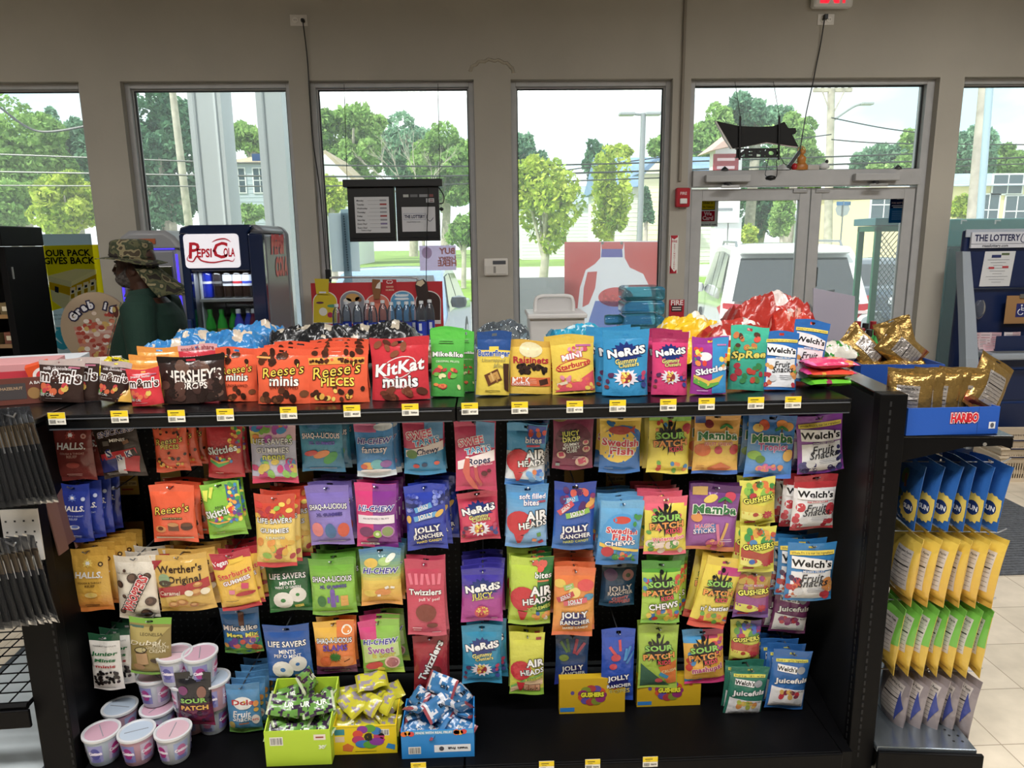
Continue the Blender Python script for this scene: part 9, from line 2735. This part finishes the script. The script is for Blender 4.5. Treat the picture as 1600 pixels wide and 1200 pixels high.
for k in range(4):
 z0=GZ+.12+(k//2)*.62
 x=gx0+.15+(k%2)*.32
 o=MB().lathe([(.10,0),(.125,.03),(.13,.08),(.13,.30),(.10,.37),(.05,.40),(.05,.44)],(x,CY+.175,z0),20,'dcdfe2')
 o.lathe([(.1302,.14),(.1302,.24)],(x,CY+.175,z0),20,('c8784a','d0d4d8')[k%2],cap=False)
 if k//2:
  MB().box((gx0+.05,CY+.03,z0-.03),(gx1-.05,CY+.32,z0-.002),grn).build('cage_shelf',M_SATIN,t)if k==2 else None
 tag(o.build('gas_bottle',M_SATIN,smooth=40),'white gas bottle in the green cage, '+('lower left','lower right','upper left','upper right')[k],'gas bottle','gas bottles in the green cage')
IY=6.5
a=aY(1486,342,IY)
t=thing('ice_chest','big green outdoor ice chest beyond the lottery desk window','ice chest',(a.x+1,IY+.4,GZ))
MB().box((a.x,IY,GZ),(a.x+2.2,IY+.8,a.z-.25),'1c4f4a').build('body',M_SATIN,t,bevel=.02)
MB().box((a.x-.01,IY-.01,a.z-.25),(a.x+2.21,IY+.81,a.z),'4a9a98').build('top_panel',M_SATIN,t,bevel=.015)
b=MB()
for px in(1500,1553):
 v=aY(px,345,IY)
 b.box((v.x,IY-.022,v.z-.004),(v.x+.05,IY-.011,v.z+.008),'eef2f2').box((v.x,IY-.022,v.z-.03),(v.x+.008,IY-.011,v.z-.005),'eef2f2')
b.build('corner_bracket',M_SATIN,t)
# ---- sign pylon
SGY=24.5
def sgp(px,py):
 v=aY(px,py,SGY)
 return v
t=thing('sign_pylon','tall white sign pylon with a pitched roof and a red panel','sign',(sgp(1130,390).x,SGY,GZ))
a, c=sgp(1113,240), sgp(1160,240)
b=MB().box((a.x+.1,SGY,sgp(1130,348).z),(c.x,SGY+.6,sgp(1130,228).z),'f2f2f2')
b.build('sign_box',M_SATIN,t)
b=MB()
p0, p1, p2=sgp(1104,238), sgp(1132,205), sgp(1168,224)
b.prism([(p0.x,p0.z),(p2.x,p2.z+.0),(p1.x+.3,p1.z)],SGY-.5,SGY+1.1,'y','c8a89c')
b.build('roof',M_MATTE,t)
q=sgp(1137,255)
b=MB().box((q.x-.50,SGY-.03,q.z-.62),(q.x+.36,SGY-.001,q.z+.30),'9a2a34')
for k in range(3):
 b.quad((q.x-.07,SGY-.032,q.z+.12-k*.26),.6,.09,'e8c8cc')
b.build('red_panel',M_CARD,t)
for px in(1127,1149):
 v=sgp(px,380)
 MB().box((v.x-.22,SGY+.1,GZ),(v.x+.22,SGY+.5,sgp(1130,340).z),'eeeeee').build('sign_post',M_SATIN,t)
b=MB()
for py in(310,327):
 v=sgp(1133,py)
 b.box((v.x-.42,SGY-.02,v.z-.04),(v.x+.25,SGY-.001,v.z+.04),'8a8f94')
b.build('price_slots',M_SATIN,t)
# ---- street furniture: lamp, poles, wires, stop sign
LYp=26
v0, v1=aY(998,394,LYp), aY(998,178,LYp)
t=thing('street_lamp','tall grey twin headed parking lot lamp','street lamp',(v0.x,LYp,GZ))
MB().tube([(v0.x,LYp,GZ),(v0.x+.06,LYp,v1.z)],[.12,.09],'8d9296',n=12).build('lamp_pole',M_SATIN,t,smooth=60)
for sg, pxe in((-1,967),(1,1032)):
 ve=aY(pxe,178,LYp)
 hx0, hx1=sorted((ve.x,ve.x-sg*.55))
 MB().box((hx0,LYp-.16,v1.z-.06),(hx1,LYp+.16,v1.z+.06),'a3a8ab').build('lamp_head',M_SATIN,t,bevel=.04)
 MB().tube([(v1.x+.03,LYp,v1.z-.02),((ve.x-sg*.5),LYp,v1.z)],.045,'8d9296').build('lamp_arm',M_SATIN,t)
M_WOOD=mat('weathered_pole','b9b0a4',rough=.9,vary=.25,vscale=3,bump=.5,bscale=12)
def pole(lab,p0,p1,Y,r,arm=None):
 a, c=aY(*p0,Y), aY(*p1,Y)
 t=thing('utility_pole',lab,'utility pole',(a.x,Y,GZ),group='utility poles along the street')
 MB().tube([(a.x,Y,GZ),(c.x,Y,c.z)],[r*1.15,r*.85],'8a7d6e',n=12).build('pole',M_WOOD,t,smooth=60)
 if arm:
  q0, q1=aY(*arm[0],Y), aY(*arm[1],Y)
  MB().box((min(q0.x,q1.x),Y-.08,q0.z-.09),(max(q0.x,q1.x),Y+.08,q0.z+.09),'8f8577').build('crossarm',M_WOOD,t)
  m_=(q0.x+q1.x)/2
  MB().tube([(m_,Y-.1,q0.z-1.3),(m_-(q1.x-q0.x)*.28,Y-.1,q0.z-.1)],.035,'7a7268',n=6).tube([(m_,Y-.1,q0.z-1.3),(m_+(q1.x-q0.x)*.28,Y-.1,q0.z-.1)],.035,'7a7268',n=6).build('brace',M_WOOD,t)
  for k in range(6):
   x=q0.x+(q1.x-q0.x)*(.06+k*.176)
   MB().lathe([(.05,0),(.09,.05),(.06,.12),(.08,.16),(.03,.2)],(x,Y,q0.z+.09),10,'8a8f92').build('insulator',M_GLOSS,t,smooth=50)
 return t
pole('leaning weathered utility pole among trees behind the camouflage hat',(300,380),(268,130),34,.17)
t=pole('tall utility pole with a crossarm seen above the glass doors',(1296,375),(1299,140),38,.21,((1271,141),(1331,139)))
q0, q1, q2=aY(1302,188,38), aY(1335,166,38), aY(1356,162,38)
MB().tube(catmull([q0,q1,q2]),.06,'9a9fa2',n=8).build('lamp_bracket',M_SATIN,t,smooth=60)
MB().box((q2.x-.4,37.8,q2.z-.08),(q2.x+.25,38.2,q2.z+.06),'a6abae').build('lamp_head',M_SATIN,t,bevel=.04)
pole('thick utility pole close by beyond the lottery desk window',(1524,345),(1540,120),22,.19)
t=thing('pipe_column','pale blue steel pipe column beside the thick pole','pipe',(aY(1535,345,21).x,21,GZ))
MB().tube([(aY(1536,345,21).x,21,GZ),(aY(1541,120,21).x,21,9)],.10,'a9bfcc',n=12).build('pipe',M_SATIN,t,smooth=60)
WIRES=[((0,168),(60,205),(145,195),12,'thick sagging cable at the top of the left window',.018),((-40,240),(700,260),(1500,238),33,'upper long cable crossing all the windows',.035),((-40,268),(700,275),(1600,246),33,'second long cable crossing all the windows',.04),((-40,290),(700,288),(1600,256),33,'lower long cable crossing all the windows',.03),((1299,184),(1380,200),(1470,212),36,'thin cable running right from the lamp bracket',.03),((1299,218),(1390,224),(1600,226),36,'cable running right above the trees',.03),((820,275),(1000,250),(1299,210),37,'cable sloping up from the grey roof to the crossarm pole',.03)]
for p0, p1, p2, Y, lab, r in WIRES:
 tag(MB().tube(catmull([aY(*p0,Y),aY(*p1,Y),aY(*p2,Y)],10),r,'25282b',n=5).build('overhead_cable',M_SATIN),lab,'cable','overhead cables outside')
v=aY(1317,330,40)
t=thing('street_sign','stop sign seen from behind with a blue street name plate, across the lawn','street sign',(v.x,40,GZ))
MB().tube([(v.x,40,GZ),(v.x,40,aY(1318,314,40).z)],.04,'8f9396').build('sign_post',M_METAL,t)
MB().lathe([(.42,0),(.42,.01)],(v.x,40.05,aY(1318,327,40).z),8,'b4b8ba',R=Matrix.Rotation(rad(90),3,'X')).build('octagon_plate',M_METAL,t)
MB().box((v.x-.4,39.97,aY(1318,318,40).z-.1),(v.x+.4,39.99,aY(1318,318,40).z+.1),'3a6a9c').build('name_plate',M_SATIN,t)
# ---- houses
def house(lab,x0,x1,Y,zb,ze,zr,wall,roof,depth=9,windows=(),door=None,ridge='x',siding=True):
 cx=(x0+x1)/2
 t=thing('house',lab,'house',(cx,Y,zb))
 b=MB().box((x0,Y,zb),(x1,Y+depth,ze),wall)
 if siding:
  for k in range(int((ze-zb)/.35)):
   b.box((x0-.01,Y-.025,zb+.2+k*.35),(x1+.01,Y-.001,zb+.225+k*.35),wall)
 b.build('walls',M_MATTE,t)
 b=MB()
 o_=.45
 if ridge=='x':
  b.prism([(Y-o_,ze-.1),(Y+depth+o_,ze-.1),(Y+depth/2,zr)],x0-o_,x1+o_,'x',roof)
 elif ridge=='hip':
  b.add([(x0-o_,Y-o_,ze-.05),(x1+o_,Y-o_,ze-.05),(x1+o_,Y+depth+o_,ze-.05),(x0-o_,Y+depth+o_,ze-.05),(cx-(x1-x0)*.12,Y+depth/2,zr),(cx+(x1-x0)*.12,Y+depth/2,zr)],[(0,3,2,1),(0,1,5,4),(1,2,5),(2,3,4,5),(3,0,4)],roof)
 else:
  b.prism([(x0-o_,ze-.1),(x1+o_,ze-.1),(cx,zr)],Y-o_,Y+depth+o_,'y',roof)
 b.build('roof',mat('shingles_'+roof,roof,rough=.9,vary=.15,vscale=1.5,bump=.4,bscale=6),t)
 if ridge=='y':
  MB().prism([(x0+.1,ze-.1),(x1-.1,ze-.1),(cx,zr-.35)],Y-o_-.02,Y-o_-.001,'y',wall).build('gable',M_MATTE,t)
 for wx, wz, ww, wh in windows:
  f=MB().box((wx-ww/2-.1,Y-.08,wz-wh/2-.1),(wx+ww/2+.1,Y-.03,wz+wh/2+.1),'eef0f0').build('window',M_SATIN,t)
  b=MB().box((wx-ww/2,Y-.1,wz-wh/2),(wx+ww/2,Y-.081,wz+wh/2),'4a5a64')
  b.box((wx-.03,Y-.11,wz-wh/2),(wx+.03,Y-.101,wz+wh/2),'eef0f0').box((wx-ww/2,Y-.11,wz-.03),(wx+ww/2,Y-.101,wz+.03),'eef0f0')
  b.build('pane',M_GLOSS,f)
 if door:
  MB().box((door[0]-.55,Y-.09,zb),(door[0]+.55,Y-.03,zb+2.2),door[1]).build('door',M_SATIN,t)
 return t
def HX(px,Y,py=300):
 return aY(px,py,Y).x
def HZ(px,py,Y):
 return aY(px,py,Y).z
Y=62
house('grey two storey house with solar panels seen behind the white column',HX(358,Y),HX(440,Y),Y,GZ,HZ(400,253,Y),HZ(405,232,Y),'b7c3cc','b8a288',9,[(HX(408,Y),HZ(408,282,Y),1.0,1.9),(HX(375,Y),HZ(375,282,Y),1.0,1.9)],None,'hip')
a=aY(396,245,60)
tag(MB().box((a.x-.8,62.2,a.z-.6),(a.x+.8,62.3,a.z+.5),'2c4a7c').build('solar_panel',M_GLOSS),'dark blue solar panel on the grey house roof','solar panel')
Y=66
house('white gabled house seen left in the lottery screen window',HX(470,Y),HX(556,Y),Y,GZ,HZ(520,283,Y),HZ(505,235,Y),'dde1e4','b8a890',9,[(HX(522,Y),HZ(522,300,Y),1.0,1.6)],None,'y')
Y=58
house('blue shingled house behind the lamp post',HX(953,Y),HX(1136,Y),Y,GZ,HZ(1040,290,Y),HZ(1040,232,Y),'e6e6e2','7f9cc0',12,[(HX(1020,Y),HZ(1020,330,Y),1.2,1.6)],None,'x')
house('pale yellow gabled wing in front of the blue shingled house',HX(1003,55.5),HX(1046,55.5),55.5,GZ,HZ(1025,270,55.5),HZ(1025,245,55.5),'e8e2c4','6f88a8',1.4,[],None,'y')
Y=76
house('low grey roofed building behind the young trees',HX(815,Y),HX(950,Y),Y,GZ,HZ(880,318,Y),HZ(880,286,Y),'eceeee','9aa6ae',9,[],None,'x')
Y=70
house('small white house with a bright green door across the street',HX(1282,Y),HX(1362,Y),Y,GZ,HZ(1320,340,Y),HZ(1325,318,Y),'f2f2f0','c4c6c8',9,[(HX(1313,Y),HZ(1313,348,Y),1.2,1.3),(HX(1354,Y),HZ(1354,347,Y),.9,1.3)],(HX(1345,Y),'4aa83a'),'y')
Y=46
house('cream flat fronted building at the right end of the street',HX(1362,Y),HX(1420,Y),Y,GZ,HZ(1390,292,Y),HZ(1390,284,Y),'eadcae','b8b4a8',9,[(HX(1382,Y),HZ(1382,320,Y),1.6,1.7)],None,'hip',False)
Y=44
house('long pale yellow building beyond the lottery desk window',HX(1482,Y),HX(1800,Y),Y,GZ,HZ(1560,288,Y),HZ(1600,258,Y),'efe2b0','9fb0bc',11,[(HX(1546,Y),HZ(1546,328,Y),1.2,1.8),(HX(1590,Y),HZ(1590,330,Y),1.4,1.8),(HX(1572,Y),HZ(1572,288,Y),1.8,1.1)],None,'x',False)
# ---- trees
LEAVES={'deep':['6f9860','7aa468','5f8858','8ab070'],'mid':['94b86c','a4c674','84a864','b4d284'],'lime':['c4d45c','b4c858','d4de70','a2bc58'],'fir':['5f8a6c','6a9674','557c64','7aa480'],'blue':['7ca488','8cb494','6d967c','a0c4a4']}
def foliage(name,t,c,rad_,n,leaf,cols,seed,lobes=34,cone=False,sparse=False):
 R=np.random.default_rng(seed)
 if cone:
  h=R.uniform(-1,1,lobes)
  a=R.uniform(0,2*PI,lobes)
  rr=(1-h)/2*.8
  L=np.stack([np.cos(a)*rr,np.sin(a)*rr,h],1)
  ls=.16+.18*(1-h)/2
 else:
  L=R.normal(size=(lobes,3))
  L/=np.linalg.norm(L,axis=1)[:,None]
  L*=R.uniform(.35,.84,lobes)[:,None]
  ls=R.uniform(.14,.36,lobes)
 k=R.integers(0,lobes,n)
 d=R.normal(size=(n,3))
 d/=np.linalg.norm(d,axis=1)[:,None]
 d*=(R.uniform(.55 if not sparse else .2,1.0,n)**.5)[:,None]
 P=(L[k]+d*ls[k][:,None])*np.array(rad_)+np.array(c)
 q=R.normal(size=(n,3));q/=np.linalg.norm(q,axis=1)[:,None]
 s_=R.normal(size=(n,3));s_-=q*(q*s_).sum(1)[:,None];s_/=np.linalg.norm(s_,axis=1)[:,None]
 sz=(leaf*R.uniform(.45,1.5,n))[:,None]
 V=np.stack([P-q*sz,P+s_*sz*.55,P+q*sz,P-s_*sz*.55],1).reshape(-1,3)
 inv=np.array(WORLD[t.name].inverted())
 V=V@inv[:3,:3].T+inv[:3,3]
 me=bpy.data.meshes.new(name)
 me.vertices.add(n*4);me.loops.add(n*4);me.polygons.add(n)
 me.vertices.foreach_set('co',V.astype(np.float32).ravel())
 me.loops.foreach_set('vertex_index',np.arange(n*4,dtype=np.int32))
 me.polygons.foreach_set('loop_start',np.arange(0,n*4,4,dtype=np.int32))
 me.update(calc_edges=True)
 C=np.array([hx(x)for x in cols])
 lobe_c=R.integers(0,len(cols),lobes)
 mixk=np.where(R.uniform(size=n)<.6,lobe_c[k],R.integers(0,len(cols),n))
 col=C[mixk]*R.uniform(.62,1.25,n)[:,None]
 ca=me.color_attributes.new('paint','FLOAT_COLOR','CORNER')
 arr=np.ones((n*4,4),np.float32)
 arr[:,:3]=np.repeat(col,4,axis=0)
 ca.data.foreach_set('color',arr.ravel())
 me.materials.append(M_LEAF)
 o=bpy.data.objects.new(name,me)
 COL.objects.link(o)
 o.parent=t
 WORLD[o.name]=WORLD[t.name].copy()
 return o
def tree(lab,px,yt,yb,hw,Y,pal,n=5200,leaf=None,trunk_y=None,cone=False,nm='tree',seed=None,sparse=False,lobes=44):
 top, bot=aY(px,yt,Y).z, aY(px,yb,Y).z
 x=aY(px,(yt+yb)/2,Y).x
 W=hw*Y/F_PX*1.02
 t=thing(nm,lab,'tree' if nm=='tree' else 'shrub',(x,Y,GZ),group='trees outside' if nm=='tree' else None)
 H2=(top-bot)/2
 foliage('crown',t,(x,Y,bot+H2),(W,min(W,5.0),H2),int(n*1.9),leaf or max(.09,Y*.0036),LEAVES[pal],seed if seed is not None else int(px*7+yt),lobes,cone,sparse)
 tr_=max(.05,.035*(top-GZ))
 b=MB().tube([(x,Y,GZ),(x+.1*W,Y,bot+H2*.3),(x,Y,bot+H2)],[tr_,tr_*.8,tr_*.4],'6a5a4a',n=8)
 for k in range(4):
  a=k*1.7
  b.tube([(x,Y,max(GZ+.3,bot-.1)),(x+W*.35*math.cos(a),Y+.35*W*math.sin(a),bot+H2*(.6+.2*k))],[tr_*.5,tr_*.2],'6a5a4a',n=6)
 b.build('trunk',M_WOOD,t,smooth=60)
 return t
T_=tree
T_('big leafy tree filling the far left window',20,150,330,95,48,'mid',7000)
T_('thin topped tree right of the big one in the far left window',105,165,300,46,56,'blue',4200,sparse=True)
T_('bright yellow green tree low in the far left window',105,262,372,62,40,'lime',5200)
T_('dull green tree low at the far left edge',10,270,372,60,43,'mid',4200)
T_('very tall dark tree behind the leaning pole',250,118,380,78,52,'fir',9000,lobes=48)
T_('round tree between the two white columns',392,190,250,34,75,'mid',3600)
T_('low bush in front of the grey house',392,318,350,24,44,'mid',1500,nm='shrub')
T_('broad yellow green tree at the top of the lottery screen window',548,148,285,62,85,'mid',8000,lobes=44)
T_('wide green tree right in the lottery screen window',690,190,330,70,82,'mid',7500,lobes=44)
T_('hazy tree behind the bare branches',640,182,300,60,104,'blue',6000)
T_('young yellow green tree beside the lottery screens',515,270,340,28,38,'lime',2400)
T_('light leafed shrub beside the lottery screens, low right',722,330,395,26,30,'mid',1800,nm='shrub')
T_('dark tree at the left edge of the milk board window',812,196,310,42,94,'blue',4200)
T_('young maple with thin trunk on the lawn in front of the milk board',848,228,395,62,33,'lime',3000,leaf=.13,lobes=40)
T_('upright hornbeam right of the young maple',952,222,388,36,35,'lime',2800,leaf=.12)
T_('pointed dark tree behind the hornbeam',940,215,292,30,92,'fir',2800)
T_('small round tree top behind the blue roof',968,222,262,22,74,'lime',1600)
T_('leafy tree edge at the right of the milk board window',1036,205,260,22,84,'mid',2000)
T_('small conical evergreen beside the lamp post',1009,296,342,12,50,'fir',1500,cone=True)
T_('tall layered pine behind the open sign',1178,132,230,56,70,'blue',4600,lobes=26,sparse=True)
T_('broad leafy tree left of the open sign',1116,158,270,44,66,'mid',4600)
T_('round yellow green tree right of the open sign',1240,178,275,44,60,'mid',4600)
T_('dark trees mass behind the sign pylon',1190,225,375,62,92,'fir',6500)
T_('bushy tree left of the crossarm pole',1262,230,300,40,62,'mid',3600)
T_('wide dark green tree right of the crossarm pole',1378,212,310,58,72,'blue',6000)
T_('tree touching the right door frame',1436,196,300,36,66,'mid',4000)
T_('light green bush low right of the crossarm pole',1378,252,310,36,58,'mid',2600)
T_('small roadside tree with thin trunk seen through the left door',1222,306,372,18,44,'mid',1800,leaf=.2)
T_('yellow green shrub beside the sign pylon',1170,348,388,14,40,'lime',1000,nm='shrub')
T_('dark tree behind the thick pole',1520,190,300,36,66,'blue',4200)
T_('lime green tree at the right edge of the picture',1585,222,280,46,70,'mid',4200)
T_('low leafy tree left of the pale yellow building',1500,305,345,18,40,'lime',1400)
T_('dense dark tree behind the green door house',1330,285,345,60,92,'fir',4200)
Yb_=72
b=MB()
rb=random.Random(3)
base=aY(660,330,Yb_)
def branch(p,d,L,r,lv):
 q=p+d*L
 b.tube([p,p.lerp(q,.5)+Vector((rb.uniform(-.1,.1),0,rb.uniform(-.1,.1)))*L*.3,q],[r,r*.75,r*.5],'c9c2b4',n=5)
 if lv>0:
  for k in range(3):
   dd=Vector((d.x+rb.uniform(-.7,.7),rb.uniform(-.3,.3),d.z+rb.uniform(-.25,.5))).normalized()
   branch(p.lerp(q,rb.uniform(.45,1)),dd,L*rb.uniform(.5,.72),r*.55,lv-1)
for dx in(-.75,-.45,-.1,.25):
 branch(Vector((base.x+dx,Yb_,base.z)),Vector((dx,0,.8)).normalized(),4.2,.07,3)
b.tube([(base.x,Yb_,GZ),(base.x,Yb_,base.z+.5)],.16,'b9b0a0',n=8)
tag(b.build('bare_tree',M_WOOD),'pale bare branched tree in front of the green ones, in the lottery screen window','tree')
